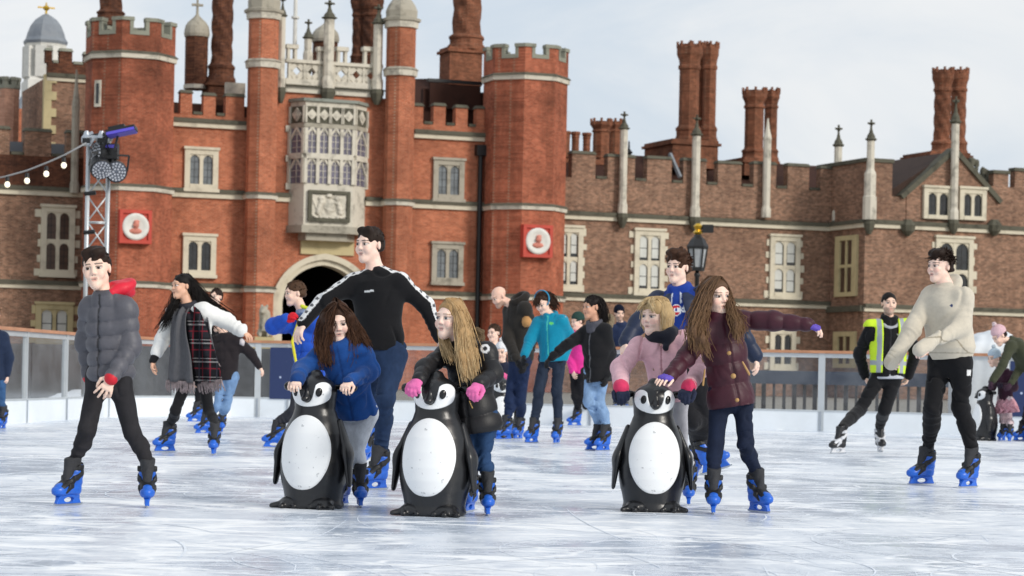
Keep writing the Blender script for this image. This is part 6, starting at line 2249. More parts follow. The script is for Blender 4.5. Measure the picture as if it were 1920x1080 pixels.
# ================================================================= girl in the blue coat (first penguin)
p = Person('girl with long dark hair and a bright blue coat bent over a penguin', 13.98, .76,
           dict(SL=(600, 662), SR=(679, 658), PV=(668, 778), EL=(566, 694, -.14), WL=(559, 711, -.36), ER=(694, 696, -.08), WR=(655, 716, -.36), KL=(652, 850), KR=(666, 852)),
           (633, 601), dict(L=(640, 948, -20), R=(674, 950, 8)), ty=-8, hs=.95, head=(6, 20, -5), vox=.0065, skin='#efd0bf', lean=.1)
p.hands = dict(L=dict(d=(-.1, -.8, -.35), n=(0, .25, -1), curl=52, thumb=-1, spread=.05), R=dict(d=(-.25, -.8, -.35), n=(0, .25, -1), curl=52, thumb=1, spread=.05))
p.body(female=True, brow='#3a261b', lip='#b85f5a', cheeks=.3)
p.jacket('#1a4789', (668, 782), prof=[(0, .165, .15), (.06, .18, .16), (.3, .17, .15), (.7, .175, .135), (.88, .15, .11), (1, .07, .07)], arms=(.08, .07, .056), wr=.012, mat='cloth', collar=('#1a4789', 1.0, 1.1), zipc='#163c78',
         cuff=('#173d78', .02, 1.0), groove=.004)
s = p.sdf(None, .01); c = p.neck + p.u * .025 + p.f * .055; s.torus(p.neck + p.u * .03, nv(p.u + p.f * .3), .055, .02, .02, '#2a2730'); s.box(c, (.022, .014, .02), None, .006, .01, '#e0557a'); s.disp = lambda x, y, z: .004 * noise3(x, y, z, 40, 2); p.add(s, 'neck_warmer', 'fleece', '#2a2730')
p.trousers('#cdd2da', r=(.088, .064, .053), mat='denim')
s = p.sdf(None, .02); c = p.neck - p.f * .06 + np.array((.075, 0, .0)); s.ell(c, (.06, .05, .045), ry(.5)); s.disp = lambda x, y, z: .007 * noise3(x, y, z, 40, 2); p.add(s, 'hood_lining', 'fleece', '#c9567f')
w = p.W; lk = Locks(); hc = '#3a2519'
a = p.hair_arrays(hc, vol=1.07, nape=-.08, noise=.004, front=.008)
gl = []
for sx, pts in ((-1, ((607, 612), (601, 645), (606, 676))), (-1, ((611, 620), (612, 655), (618, 682))), (-1, ((602, 606), (596, 640), (600, 668)), ), (1, ((658, 610), (668, 640), (670, 664))), (1, ((664, 606), (678, 630), (688, 648))), (1, ((654, 618), (660, 650), (656, 676)))):
    gl.append([p.hp((sx * .012, -.03, .118)), p.hp((sx * .062, -.045, .06)), *[w(q, -.12 - .02 * i) for i, q in enumerate(pts)]])
gl.append([p.hp((-.01, -.04, .115)), p.hp((-.052, -.082, .05)), p.hp((-.056, -.088, -.03)), w((612, 640), -.16), w((615, 672), -.14)])
gl.append([p.hp((0, .03, .12)), p.hp((0, .1, .06)), p.hp((0, .12, -.06)), p.hp((.02, .13, -.16))])
p.guides(lk, gl, hc, 30, (.016, .022), (.009, .003), 5, .007, .1, '#5a3c28'); p.finish_hair([a, p.bulk(gl, hc), lk.arrays()])

# ================================================================= tall boy in the black sweatshirt
p = Person('tall teenage boy in a black sweatshirt with white sleeve bands and dark jeans', 15.97, 1.03,
           dict(SL=(663, 526), SR=(750, 524), PV=(716, 668), EL=(607, 562, -.05), WL=(571, 603, -.1), ER=(799, 573, .02), WR=(822, 628, .02), KL=(690, 760, .2), KR=(722, 748, -.14)),
           (693, 459), dict(L=(690, 862, -10, .75, 10), R=(706, 919, -36)), ty=-14, hs=1.02, head=(-38, 2, 0), vox=.007, skin='#efcfbf')
p.hands = dict(L=dict(d=(-.42, -.25, -.85), n=(.5, .5, -.4), curl=24, thumb=-1, spread=.08), R=dict(d=(.3, 0, -.9), n=(-1, 0, 0), curl=25))
p.body(brow='#2c1f17', eye='#2a211c', lip='#b5605a')
def tape(s):
    j = p.j
    for sd, off in (('L', nv((-.5, -.62, .62))), ('R', nv((.75, -.5, .5)))):
        pts = [p.neck + p.u * .045 + off * .03, j['S' + sd] + off * .062, j['E' + sd] + off * .055, j['W' + sd] + off * .045]
        for k, (a, b) in enumerate(zip(pts, pts[1:])):
            a, b = np.array(a), np.array(b); d = b - a; L2 = d @ d
            def fn(x, y, z, a=a, d=d, L2=L2, wd=.026):
                qx, qy, qz = x - a[0], y - a[1], z - a[2]; t = np.clip((qx * d[0] + qy * d[1] + qz * d[2]) / L2, 0, 1)
                return np.sqrt((qx - t * d[0]) ** 2 + (qy - t * d[1]) ** 2 + (qz - t * d[2]) ** 2) - wd
            def motif(x, y, z, a=a, d=d, L2=L2, fn=fn):
                qx, qy, qz = x - a[0], y - a[1], z - a[2]; t = (qx * d[0] + qy * d[1] + qz * d[2]) / L2 * L2 ** .5
                return np.maximum(fn(x, y, z, wd=.016), np.abs((t % .058) - .029) - .011)
            s.pt(fn, '#d9dadb'); s.pt(motif, '#55565a')
    # small printed chest mark
    s.pt(lambda x, y, z: (lambda X, Y, Z: np.maximum(np.maximum(np.abs(X + .02) - .034, np.abs(Z + .075) - .0065), .04 - Y))(*p.tl(x, y, z)), '#cfd2d4')
p.jacket('#131316', (714, 656), prof=[(0, .14, .11), (.05, .152, .12), (.15, .16, .125), (.4, .155, .12), (.75, .172, .128), (.9, .14, .105), (1, .068, .068)], arms=(.06, .052, .041), wr=.01, groove=0, mat='cloth', name='sweatshirt', extra=tape, cuff=('#101013', .02, .95), collar=None, vox=.0065)
p.trousers('#22334f', r=(.096, .07, .054), wr=.006)
lk = Locks(); a = p.hair_arrays('#261b15', vol=1.06, nape=-.045, noise=.006, front=-.012, sideburn=.01, extra=lambda s, q, h, R: (s.cap(q((-.035, -.055, .096)), q((.04, -.048, .1)), .02 * h, .021 * h, .02, '#261b15'),))
p.tufts(lk, '#281c15', 240, .032, .007, (.2, -.5, .75), seed=2, jit=.3, out=.25); p.finish_hair([a, lk.arrays()])

# ================================================================= blonde girl with pink gloves
p = Person('blonde girl in a black padded coat with pink gloves behind a penguin', 13.42, .72,
           dict(SL=(833, 660), SR=(914, 655), PV=(896, 790), EL=(795, 692, -.14), WL=(786, 712, -.3), ER=(926, 702, -.1), WR=(898, 720, -.28), KL=(872, 860), KR=(905, 868)),
           (845, 598), dict(L=(880, 960, -15), R=(913, 966, 4)), ty=-24, hs=.96, head=(-36, 0, 2), vox=.0065, skin='#f0d2c3')
p.hands = dict(L=dict(d=(-.3, -.7, -.45), n=(0, .2, -1), curl=46, thumb=-1, spread=.03, size=1.15), R=dict(d=(-.4, -.7, -.45), n=(0, .2, -1), curl=46, thumb=1, spread=.03, size=1.15))
p.body(female=True, brow='#9a7a58', eye='#3d4a55', lip='#c26b68', gloves=dict(L=1, R=1), cheeks=.28)
p.jacket('#18181b', (897, 812), prof=[(0, .19, .175), (.06, .2, .18), (.35, .178, .158), (.72, .18, .145), (.88, .155, .115), (1, .075, .075)], arms=(.078, .07, .056), puff=(.012, .1), armpuff=(.009, .085), collar=('#17171a', 1.0, 1.2), groove=.008, wr=.006, zipc='#3a3a3d',
         extra=lambda s: (s.pt(lambda x, y, z, c=p.W((910, 654)): np.maximum(np.abs(np.sqrt((x - c[0]) ** 2 + (z - c[2]) ** 2) - .019) - .007, (y - p.D) * 1), '#d5d6d8'),
                          s.cap(p.W((880, 752), -.17), p.W((886, 766), -.17), .006, .006, .002, '#a98a50')))
p.glove('L', '#dd6ea8'); p.glove('R', '#dd6ea8')
p.fur_ring('#6b5a45', R=.12, r=.034, back=.06, up=.03, tilt=.9)
p.trousers('#2a4468', r=(.09, .066, .056))
w = p.W; lk = Locks(); hc = '#a3845c'
a = p.hair_arrays(hc, vol=1.07, nape=-.08, noise=.004, front=.008)
gl = [[p.hp((.01, -.03, .118)), p.hp((.07, -.02, .05)), w((866, 625), -.12), w((868, 670), -.2), w((876, 707), -.2)], [p.hp((.01, -.02, .118)), p.hp((.068, -.01, .04)), w((872, 622), -.1), w((882, 664), -.16), w((888, 700), -.17)],
      [p.hp((-.01, .0, .118)), p.hp((-.074, .01, .05)), p.hp((-.08, .02, -.04)), w((836, 650), -.02), w((846, 676), -.16)], [p.hp((0, 0, .12)), p.hp((.06, .06, .05)), p.hp((.07, .08, -.06)), w((890, 660), -.1), w((894, 690), -.14)],
      [p.hp((.01, -.02, .116)), p.hp((.074, -.02, .04)), p.hp((.078, -.02, -.05)), w((866, 660), -.16), w((870, 700), -.2)], [p.hp((0, .03, .12)), p.hp((0, .1, .05)), p.hp((.01, .11, -.06)), p.hp((.01, .1, -.16))]]
p.guides(lk, gl, hc, 32, (.015, .02), (.009, .003), 6, .004, .2, '#cdb48a'); p.finish_hair([a, p.bulk(gl, hc), lk.arrays()])

# ================================================================= teenage boy in the blue hoodie
p = Person('curly haired teenage boy in a royal blue hoodie and navy jacket behind two girls', 18.6, 1.03,
           dict(SL=(1234, 562), SR=(1318, 552), PV=(1290, 705), EL=(1197, 608, -.03), WL=(1174, 640, -.12), ER=(1384, 612, .08), WR=(1416, 666, .08), KL=(1300, 790), KR=(1322, 800, .1)),
           (1271, 501), dict(L=(1304, 897, -10), R=(1340, 884, 70, .15, -18)), ty=-20, hs=1.05, head=(-34, 2, 2), vox=.0075, skin='#f1d0bf')
p.hands = dict(L=dict(d=(-.2, -.6, -.7), n=(.6, .3, -.5), curl=35, thumb=-1), R=dict(d=(.2, -.1, -.95), n=(-.8, .3, 0), curl=22, thumb=1))
p.body(brow='#3a2618', eye='#2a221c', lip='#c26a62', cheeks=.25)
def emblem(s):
    # white script stroke with the red and blue round letter on the chest
    def seg(a, b, wd, col):
        a, b = np.array(a), np.array(b); d = b - a; L2 = d @ d + 1e-9
        def fn(x, y, z):
            X, Y, Z = p.tl(x, y, z); t = np.clip(((X - a[0]) * d[0] + (Z - a[1]) * d[1]) / L2, 0, 1)
            return np.maximum(np.sqrt((X - a[0] - t * d[0]) ** 2 + (Z - a[1] - t * d[1]) ** 2) - wd, .03 - Y)
        s.pt(fn, col)
    cx, cz = -.005, -.1
    def ringfn(r0, r1, col, lo=None):
        def fn(x, y, z):
            X, Y, Z = p.tl(x, y, z); r = np.sqrt((X - cx) ** 2 + (Z - cz) ** 2)
            o = np.maximum(np.maximum(r - r1, r0 - r), .03 - Y)
            if lo: o = np.maximum(o, (X - cx - .012) - 10 * np.maximum(0, np.abs(Z - cz) - .016))
            return o
        s.pt(fn, col)
    ringfn(0, .044, '#e6e6e8'); ringfn(.018, .038, '#c22a38', True); ringfn(.0, .012, '#24408f')
    seg((.05, -.09), (.12, -.06), .009, '#e6e6e8'); seg((.05, -.115), (.13, -.09), .008, '#e6e6e8'); seg((.06, -.06), (.065, -.12), .006, '#e6e6e8'); seg((.09, -.05), (.095, -.115), .006, '#e6e6e8')
    for sx in (-.035, .03): seg((sx, .03), (sx * 1.1, -.045), .005, '#d5d8e0')
p.jacket('#1a3684', (1284, 668), prof=[(0, .17, .125), (.3, .175, .125), (.72, .185, .14), (.9, .155, .11), (1, .08, .08)], arms=(.062, .052, .042), mat='cloth', name='hoodie', wr=.008, groove=0, extra=emblem, collar=('#1c3a8f', 1.1, 1.2))
s = p.sdf(None, .04); j = p.j; nc = '#1c2740'
p.spine(s, p.W((1284, 664), .02), p.neck, [(0, .205, .175), (.3, .21, .175), (.72, .218, .18), (.9, .185, .15), (1, .105, .11)], col=nc, puff=(.008, .11))
s.custom(lambda x, y, z: (lambda X, Y, Z: np.maximum(np.abs(X - .0) - .05 - .16 * np.clip(-Z, 0, .22), .0 - Y))(*p.tl(x, y, z)), p.loc - 2, p.loc + 3, .01, None, '-')
s.cap(j['SL'], j['EL'], .084, .075, .05, nc, rip=('puff', .005, .09)); s.cap(j['EL'], j['WL'], .075, .06, .03, nc, rip=('puff', .005, .09)); s.cap(j['SR'], j['ER'], .084, .077, .05, nc, rip=('puff', .005, .09)); s.cap(j['ER'], j['WR'], .077, .06, .03, nc, rip=('puff', .007, .09))
s.disp = lambda x, y, z: .005 * noise3(x, y, z, 22, 6); p.add(s, 'jacket', 'nylon', nc)
p.trousers('#1b1b1f', r=(.095, .068, .056), mat='cloth')
lk = Locks(); a = p.hair_arrays('#3b2416', vol=1.1, nape=-.04, noise=.012, front=-.004, sideburn=.012, extra=lambda s, q, h, R: (s.ell(q((0, -.015, .1)), np.array((.078, .085, .045)) * h, R, .02, '#3b2416'),))
p.tufts(lk, '#44291a', 340, .05, .008, (0, -.25, .45), seed=3, jit=.9, curl=.012); p.finish_hair([a, lk.arrays()])

# ================================================================= child in the pale pink coat
p = Person('blonde child in a pale pink coat with navy mittens pushing a penguin', 14.5, .73,
           dict(SL=(1197, 645), SR=(1288, 632), PV=(1254, 756), EL=(1164, 690, -.14), WL=(1164, 724, -.42), ER=(1312, 692, -.1), WR=(1292, 724, -.42), KL=(1262, 850), KR=(1276, 845)),
           (1229, 593), dict(L=(1264, 952, -10), R=(1291, 940, -4, .35, 12)), ty=-16, hs=.95, head=(-40, 4, 2), vox=.0065, skin='#f0d2c3')
p.hands = dict(L=dict(d=(.15, -.75, -.55), n=(0, .3, -1), curl=42, thumb=-1, spread=.0, size=1.1), R=dict(d=(-.35, -.7, -.5), n=(0, .3, -1), curl=42, thumb=1, spread=.0, size=1.1))
p.body(female=True, brow='#b08a62', eye='#3a4650', lip='#c87570', gloves=dict(L=1, R=1), cheeks=.34)
p.jacket('#dcb1ba', (1252, 752), prof=[(0, .16, .145), (.06, .175, .155), (.35, .17, .148), (.72, .18, .14), (.88, .155, .112), (1, .075, .075)], arms=(.078, .07, .056), wr=.012, mat='cloth', groove=.006, zipc='#a87b84', armpuff=(.006, .07),
         cuff=('#cf3a62', .03, 1.02), extra=lambda s: [s.cap(p.W((px, py), -.14), p.W((px + dx, py + dy), -.14), .006, .006, .002, '#8a7355') for px, py, dx, dy in ((1222, 672, 14, 6), (1222, 684, 4, 10))])
s = p.sdf(None, .03); s.torus(p.neck + p.u * .02, nv(p.u + p.f * .35), .068, .034, .02, '#22242e'); s.cap(p.neck + np.array((.05, -.05, .02)), p.neck + np.array((.015, -.1, -.06)), .028, .02); s.cap(p.neck + np.array((.06, .02, .02)), p.neck + np.array((.12, .0, -.02)), .04, .03); s.disp = lambda x, y, z: .006 * noise3(x, y, z, 40, 4); p.add(s, 'hood', 'fleece', '#22242e')
p.glove('L', '#262c42', cuffcol='#cf3a62', size=1.1); p.glove('R', '#262c42', cuffcol='#cf3a62', size=1.1)
p.trousers('#b7b7bd', r=(.085, .062, .052), mat='cloth')
lk = Locks(); hc = '#b59a70'
a = p.hair_arrays(hc, vol=1.09, nape=-.09, noise=.004, front=-.004)
gl = []
for an in np.linspace(-2.0, 2.0, 11):
    sx, cy = math.sin(an), math.cos(an)
    gl.append([p.hp((.005 * sx, 0, .122)), p.hp((.06 * sx, .02 + .06 * cy, .09)), p.hp((.083 * sx, .02 + .09 * cy, .01)), p.hp((.08 * sx, .02 + .085 * cy, -.075))])
gl += [[p.hp((.01, -.02, .12)), p.hp((-.03, -.08, .09)), p.hp((-.055, -.095, .05))], [p.hp((.01, -.02, .12)), p.hp((.02, -.085, .09)), p.hp((.05, -.092, .045))]]
p.guides(lk, gl, hc, 20, (.012, .014), (.009, .003), 8, .003, .1, '#d9c6a0'); p.finish_hair([a, p.bulk(gl, hc), lk.arrays()])

# ================================================================= girl in the maroon coat
p = Person('girl with long wavy hair in a maroon padded coat pointing one arm out', 14.1, .81,
           dict(SL=(1318, 618), SR=(1382, 596), PV=(1372, 745), EL=(1287, 670, -.12), WL=(1256, 704, -.26), ER=(1448, 602, -.02), WR=(1510, 608, -.05), KL=(1342, 832, -.02), KR=(1398, 832, -.02)),
           (1342, 556), dict(L=(1337, 963, -4), R=(1421, 961, 28)), ty=14, hs=.98, head=(28, 2, -3), vox=.0065, skin='#eecdbb', hipw=.088)
p.hands = dict(L=dict(d=(-.55, -.75, -.25), n=(-.1, .15, -1), curl=14, thumb=1, spread=.1), R=dict(d=(.93, -.1, -.28), n=(0, .25, -1), curl=28, thumb=1, spread=.06))
p.body(female=True, brow='#6a4c34', eye='#2d251f', lip='#b9655f', cheeks=.3)
def mdet(s):
    for (px, py), (qx, qy) in (((1392, 678), (1405, 702)), ((1322, 690), (1318, 722))):
        s.cap(p.W((px, py), -.15), p.W((qx, qy), -.15), .006, .006, .002, '#b08a58')
    for px, py in ((1367, 662), (1375, 705), (1382, 750)):
        s.ell(p.W((px, py), -.17), .013, None, .002, '#b08a58')
p.jacket('#3d1523', (1372, 762), prof=[(0, .19, .165), (.08, .185, .16), (.35, .165, .14), (.72, .172, .138), (.88, .148, .11), (1, .075, .075)], arms=(.08, .07, .056), puff=(.013, .125), armpuff=(.01, .1), groove=.007, zipc='#371420', collar=('#461a28', 1.0, 1.2), extra=mdet, cuff=('#3c1623', .018, .9))
for sd in 'LR':
    s = p.sdf(p.vox * .8, .012)
    w_, e_ = p.j['W' + sd], p.j['E' + sd]; hd = p.hands[sd]; d = nv(hd['d']); m_ = p.m ** .8
    n_ = nv(np.array(hd['n']) - d * (np.array(hd['n']) @ d)); lt = np.cross(d, n_) * hd['thumb']
    s.cap(w_ - d * .03, w_ + d * .02, .03 * m_, .03 * m_, .012); s.cap(w_ + d * .02 + lt * .016, w_ + d * .092 * m_ + lt * .02, .021 * m_, .0185 * m_); s.cap(w_ + d * .02 - lt * .016, w_ + d * .088 * m_ - lt * .022, .021 * m_, .0185 * m_); s.cap(w_ + d * .02, w_ + d * .092 * m_, .0215 * m_, .019 * m_)
    s.cap(w_ + d * .022 * m_ + lt * .022 * m_, w_ + d * .05 * m_ + lt * .046 * m_ + n_ * .012, .016 * m_, .014 * m_)
    s.disp = lambda x, y, z: .0015 * noise3(x, y, z, 150, 3); p.add(s, 'fingerless_glove', 'knit', '#6a58b8')
p.trousers('#1c2438', r=(.086, .062, .05), mat='denim', wr=.004)
w = p.W; lk = Locks(); hc = '#5e4634'
a = p.hair_arrays(hc, vol=1.06, nape=-.08, noise=.004, front=.012)
gl = [[p.hp((-.005, -.02, .118)), p.hp((-.064, -.03, .05)), w((1313, 585), -.12), w((1300, 620), -.2), w((1308, 655), -.2)], [p.hp((-.005, -.01, .118)), p.hp((-.07, 0, .04)), w((1306, 590), -.06), w((1294, 618), -.12), w((1296, 642), -.16)],
      [p.hp((-.01, -.03, .116)), p.hp((-.07, -.03, .03)), w((1316, 600), -.12), w((1316, 636), -.22), w((1326, 660), -.2)], [p.hp((.01, -.02, .118)), p.hp((.064, -.02, .05)), w((1370, 580), -.08), w((1380, 610), -.16), w((1384, 636), -.17)],
      [p.hp((.01, 0, .118)), p.hp((.07, .02, .03)), w((1374, 590), .0), w((1386, 604), -.1), w((1392, 622), -.13)], [p.hp((-.0, .0, .12)), p.hp((-.05, .06, .06)), p.hp((-.075, .07, -.04)), w((1303, 606), -.04), w((1300, 630), -.1)],
      [p.hp((0, .03, .12)), p.hp((0, .1, .06)), p.hp((0, .11, -.06)), p.hp((0, .1, -.16))]]
p.guides(lk, gl, hc, 32, (.015, .024), (.0095, .003), 9, .012, .11, '#86684a'); p.finish_hair([a, p.bulk(gl, hc), lk.arrays()])

# ================================================================= rink marshal
p = Person('man in a black jacket and yellow high visibility vest gliding on black skates', 26.9, 1.04,
           dict(SL=(1632, 612), SR=(1702, 610), PV=(1664, 704), EL=(1611, 662, .1), WL=(1622, 704, .16), ER=(1716, 662, .1), WR=(1704, 704, .16), KL=(1613, 768, -.05), KR=(1659, 768)),
           (1667, 569), dict(L=(1573, 851, -48), R=(1650, 847, 4)), ty=2, hs=1.06, head=(5, 0, 0), vox=.01, skin='#e8c3ae', hockey=True)
p.hands = dict(L=dict(d=(.3, .2, -.9), n=(1, 0, 0), curl=30), R=dict(d=(-.3, .2, -.9), n=(-1, 0, 0), curl=30))
p.body(brow='#1c1613', beard='#2c221d')
p.jacket('#151518', (1664, 706), prof=[(0, .18, .13), (.3, .19, .135), (.72, .205, .14), (.9, .165, .12), (1, .085, .085)], arms=(.078, .066, .052), mat='cloth', wr=.01, collar=('#121215', 1.4, 1.2), zipc='#303034', groove=.006, hemcol=None, extra=lambda s: (s.pt(lambda x, y, z: (lambda X, Y, Z: np.maximum(np.maximum(np.abs(X - .1) - .03, np.abs(Z + .1) - .012), .02 - Y))(*p.tl(x, y, z)), '#d6d6d6'),
              s.pt(lambda x, y, z: (lambda X, Y, Z: np.maximum(np.maximum(np.abs(X - .1) - .02, np.abs(Z + .075) - .012), .02 - Y))(*p.tl(x, y, z)), '#b03030')))
s = p.sdf(.009, .02)
p.spine(s, p.W((1664, 700), -.02), p.neck + p.u * .02, [(0, .195, .15), (.3, .205, .155), (.72, .222, .162), (.9, .185, .145), (1, .12, .11)], wr=.006)
s.cap(p.j['SL'] - p.u * .0, p.j['SR'], .082, .082, .05, None, flat=(p.f, 1.05))
s.custom(lambda x, y, z: (lambda X, Y, Z: np.maximum(np.maximum(np.abs(X) - .085 - .09 * np.clip(-Z - .1, 0, .4) * 0, -.0 - Y), -9))(*p.tl(x, y, z)), p.loc - 2, p.loc + 3, .01, None, '-')
for sx in (-1, 1): s.custom(lambda x, y, z, sx=sx: (lambda X, Y, Z: np.sqrt(np.maximum(0, .19 - sx * X) ** 2 + (np.maximum(0, np.abs(Z + .1) - .06)) ** 2) - .02)(*p.tl(x, y, z)), p.loc - 2, p.loc + 3, .01, None, '-')
s.pt(lambda x, y, z: (lambda X, Y, Z: np.maximum(np.abs(np.abs(X) - .128) - .024, -Y))(*p.tl(x, y, z)), '#9aa0a6')
s.pt(lambda x, y, z: (lambda X, Y, Z: np.abs(Z + .42) - .025)(*p.tl(x, y, z)), '#9aa0a6')
p.add(s, 'safety_vest', plain('hi_vis', '#c8e22a', .7, vary=.08) if False else vcol('hi_vis', .7, .1, 100, .06, 10), '#c6e52c')
s = p.sdf(None, .02); s.torus(p.neck + p.u * .0 + p.f * .05, nv(p.u + p.f * .8), .085, .02, .02, '#a9abb0'); s.disp = lambda x, y, z: .004 * noise3(x, y, z, 40, 3); p.add(s, 'hood', 'fleece', '#a9abb0')
s = p.sdf(None, .02); p.spine(s, p.W((1664, 710.5), 0), p.W((1664, 700), 0), [(0, .182, .13), (1, .186, .132)], wr=.006); p.add(s, 'shirt_hem', 'cloth', '#b9bcc4')
p.trousers('#17171a', r=(.1, .075, .058), mat='cloth', wr=.005)
lk = Locks(); a = p.hair_arrays('#17110e', vol=1.05, nape=-.04, noise=.004, front=.004, sideburn=.015); p.tufts(lk, '#17110e', 120, .02, .007, (0, -.2, .6), seed=4); p.finish_hair([a, lk.arrays()])

# ================================================================= boy in the beige hoodie
p = Person('teenage boy in a beige hoodie and black trousers with blue skates at the right', 18.35, 1.05,
           dict(SL=(1744, 549), SR=(1806, 552), PV=(1782, 682), EL=(1710, 618, -.08), WL=(1684, 660, -.14), ER=(1803, 612, -.14), WR=(1740, 646, -.36), KL=(1748, 765, -.04), KR=(1802, 762, -.02)),
           (1763, 499), dict(L=(1731, 910, -62), R=(1817, 915, -42)), ty=-40, hs=1.03, head=(-56, 3, 2), vox=.0075, skin='#efcfbf')
p.hands = dict(L=dict(d=(-.5, -.3, -.8), n=(.7, .2, -.4), curl=40, thumb=-1), R=dict(d=(-.8, -.4, -.35), n=(0, .5, -.8), curl=40, thumb=1))
p.body(brow='#33221a', eye='#241b16', lip='#c0625c', cheeks=.3)
p.jacket('#c8c0b0', (1783, 672), prof=[(0, .15, .13), (.06, .165, .14), (.14, .19, .155), (.4, .185, .15), (.75, .19, .145), (.9, .16, .12), (1, .085, .085)], arms=(.078, .066, .05), mat='fleece', name='hoodie', wr=.012, groove=0,
         extra=lambda s: (s.cap(p.j['WL'], p.j['WL'] + nv(p.j['WL'] - p.j['EL']) * .1, .052, .05, .02, '#c8c0b0', rip=('f', .004, .03)), s.cap(p.j['WR'], p.j['WR'] + nv(p.j['WR'] - p.j['ER']) * .1, .054, .05, .02, '#c8c0b0', rip=('f', .004, .03)),
                          s.pt(lambda x, y, z, c=p.W((1776, 574)): np.maximum(np.sqrt((x - c[0]) ** 2 + (z - c[2]) ** 2) - .011, y - p.D), '#2a3a66'),
                          s.pt(lambda x, y, z: (lambda X, Y, Z: np.maximum(np.minimum(np.maximum(np.abs(Z + .33) - .005, np.abs(X - .02) - .1), np.maximum(np.abs(np.abs(X - .02) - .1 - (-.33 - Z) * .5) - .005, np.abs(Z + .4) - .07)), -Y))(*p.tl(x, y, z)), '#9c9382'),
                          s.pt(lambda x, y, z, zh=p.W((1783, 662))[2]: np.maximum(np.abs(z - zh) - .004, np.abs(x - p.loc[0]) - .25), '#a39a89')), cuff=('#bbb2a0', .1, 1.0))
s = p.sdf(.006, .004); w = p.W
for sx, ln in ((-.035, .15), (.03, .17)):
    a = p.neck + p.r * sx + p.f * .07 - p.u * .01
    s.cap(a, a - p.u * ln + p.f * .055, .005, .005)
p.add(s, 'drawstring', 'cloth', '#b9b09e')
s = p.sdf(None, .03); n_ = p.neck
s.torus(n_ + p.u * .02 - p.f * .03, nv(p.u + p.f * .75), .082, .032, .02); s.cap(n_ - p.f * .08 + p.u * .02, n_ - p.f * .12 - p.u * .1, .08, .06, .04); s.torus(n_ + p.u * .045 - p.f * .055, nv(p.u + p.f * .8), .075, .026, .02)
s.disp = lambda x, y, z: .006 * noise3(x, y, z, 26, 8, 4); p.add(s, 'hood', 'fleece', '#c8c0b0')
p.trousers('#151518', r=(.1, .072, .054), mat='cloth', wr=.007, paint=lambda s: s.pt(lambda x, y, z, c=p.W((1811, 699)): np.maximum(np.maximum(np.abs(x - c[0]) - .018, np.abs(z - c[2]) - .02), y - p.D - .05), '#dcdcdc'))
lk = Locks(); a = p.hair_arrays('#241710', vol=1.07, nape=-.045, noise=.01, front=-.006, sideburn=.012, extra=lambda s, q, h, R: (s.ell(q((0, -.04, .1)), np.array((.07, .06, .035)) * h, R, .02, '#241710'),))
p.tufts(lk, '#2a1b13', 280, .05, .008, (0, -.55, .35), seed=5, jit=.8, curl=.008); p.finish_hair([a, lk.arrays()])
# ================================================================= people further back
def simple(label, D, m, J, H, feet, ty, hs, head, coat, hem, legs, hairc=None, hatc=None, vox=.012, skin='#ecc8b5', prof=None, arms=(.08, .068, .054), mat='cloth', puff=None, gl=None, hand='relax', lmat='denim', pom=None, long=None, group=None, z0=0., lr=(.09, .068, .056), **kw):
    p = Person(label, D, m, J, H, feet, ty, hs, head, vox, group, skin, z0)
    dn = lambda sd: nv(p.j['W' + sd] - p.j['E' + sd])
    p.hands = dict(L=dict(d=dn('L'), n=(.8, .2, -.3), curl=28, thumb=-1), R=dict(d=dn('R'), n=(-.8, .2, -.3), curl=28, thumb=1))
    p.body(gloves=dict(L=1, R=1) if gl else None, vox=vox * .7, **{k: v for k, v in kw.items() if k in ('female', 'beard', 'brow')})
    p.jacket(coat, hem, prof or [(0, .168, .13), (.3, .16, .125), (.72, .175, .13), (.88, .15, .11), (1, .08, .08)], arms, mat=mat, puff=puff, armpuff=(puff[0] * .7, puff[1]) if puff else None, wr=.012, groove=.006, collar=kw.get('collar', (coat, 1, 1.15)), zipc=kw.get('zipc'), extra=kw.get('extra'))
    if gl:
        for sd in 'LR': p.glove(sd, gl)
    p.trousers(legs, lr, mat=lmat, wr=.008)
    if hatc: p.hat(hatc, pom=pom)
    if hairc:
        lk = Locks(); a = p.hair_arrays(hairc, vol=1.08 if not hatc else 1.0, nape=-.05 if not long else -.09, noise=.007)
        arrs = [a]
        if not hatc: p.tufts(lk, hairc, 110, .04, .009, (.1, -.1, .4), seed=int(abs(p.loc[0]) * 10))
        if long: p.guides(lk, long(p), hairc, 22, (.02, .03), (.013, .005), 4, .006)
        if lk.n: arrs.append(lk.arrays())
        p.finish_hair(arrs)
    return p


simple('child in a dark jacket and pale jeans just behind the woman with the plaid scarf', 28.8, .84,
       dict(SL=(404, 636), SR=(443, 634), PV=(427, 710), EL=(397, 672), WL=(402, 704, -.1), ER=(470, 662, 0), WR=(486, 687, 0), KL=(408, 762), KR=(423, 765)), (411, 603),
       dict(L=(383, 814, -62), R=(416, 811, 6)), -15, 1.0, (-30, 5, 0), '#241f22', (427, 712), '#6f8db3', '#3a281d', arms=(.085, .072, .056), puff=(.008, .11),
       extra=lambda s: s.ell(P(454, 642, 28.72), .03, None, .004, '#c9c2c4'))
simple('dark haired adult in black standing behind the woman with the plaid scarf', 35.2, 1.02,
       dict(SL=(378, 592), SR=(420, 592), PV=(388, 690), EL=(372, 635), WL=(374, 680, -.1), ER=(424, 635), WR=(418, 680, -.1), KL=(374, 740), KR=(386, 740)), (405, 557),
       dict(L=(367, 792, -60), R=(383, 789, -20)), -10, 1.05, (-25, 0, 0), '#1d1c20', (388, 700), '#18181b', '#2a1d17')
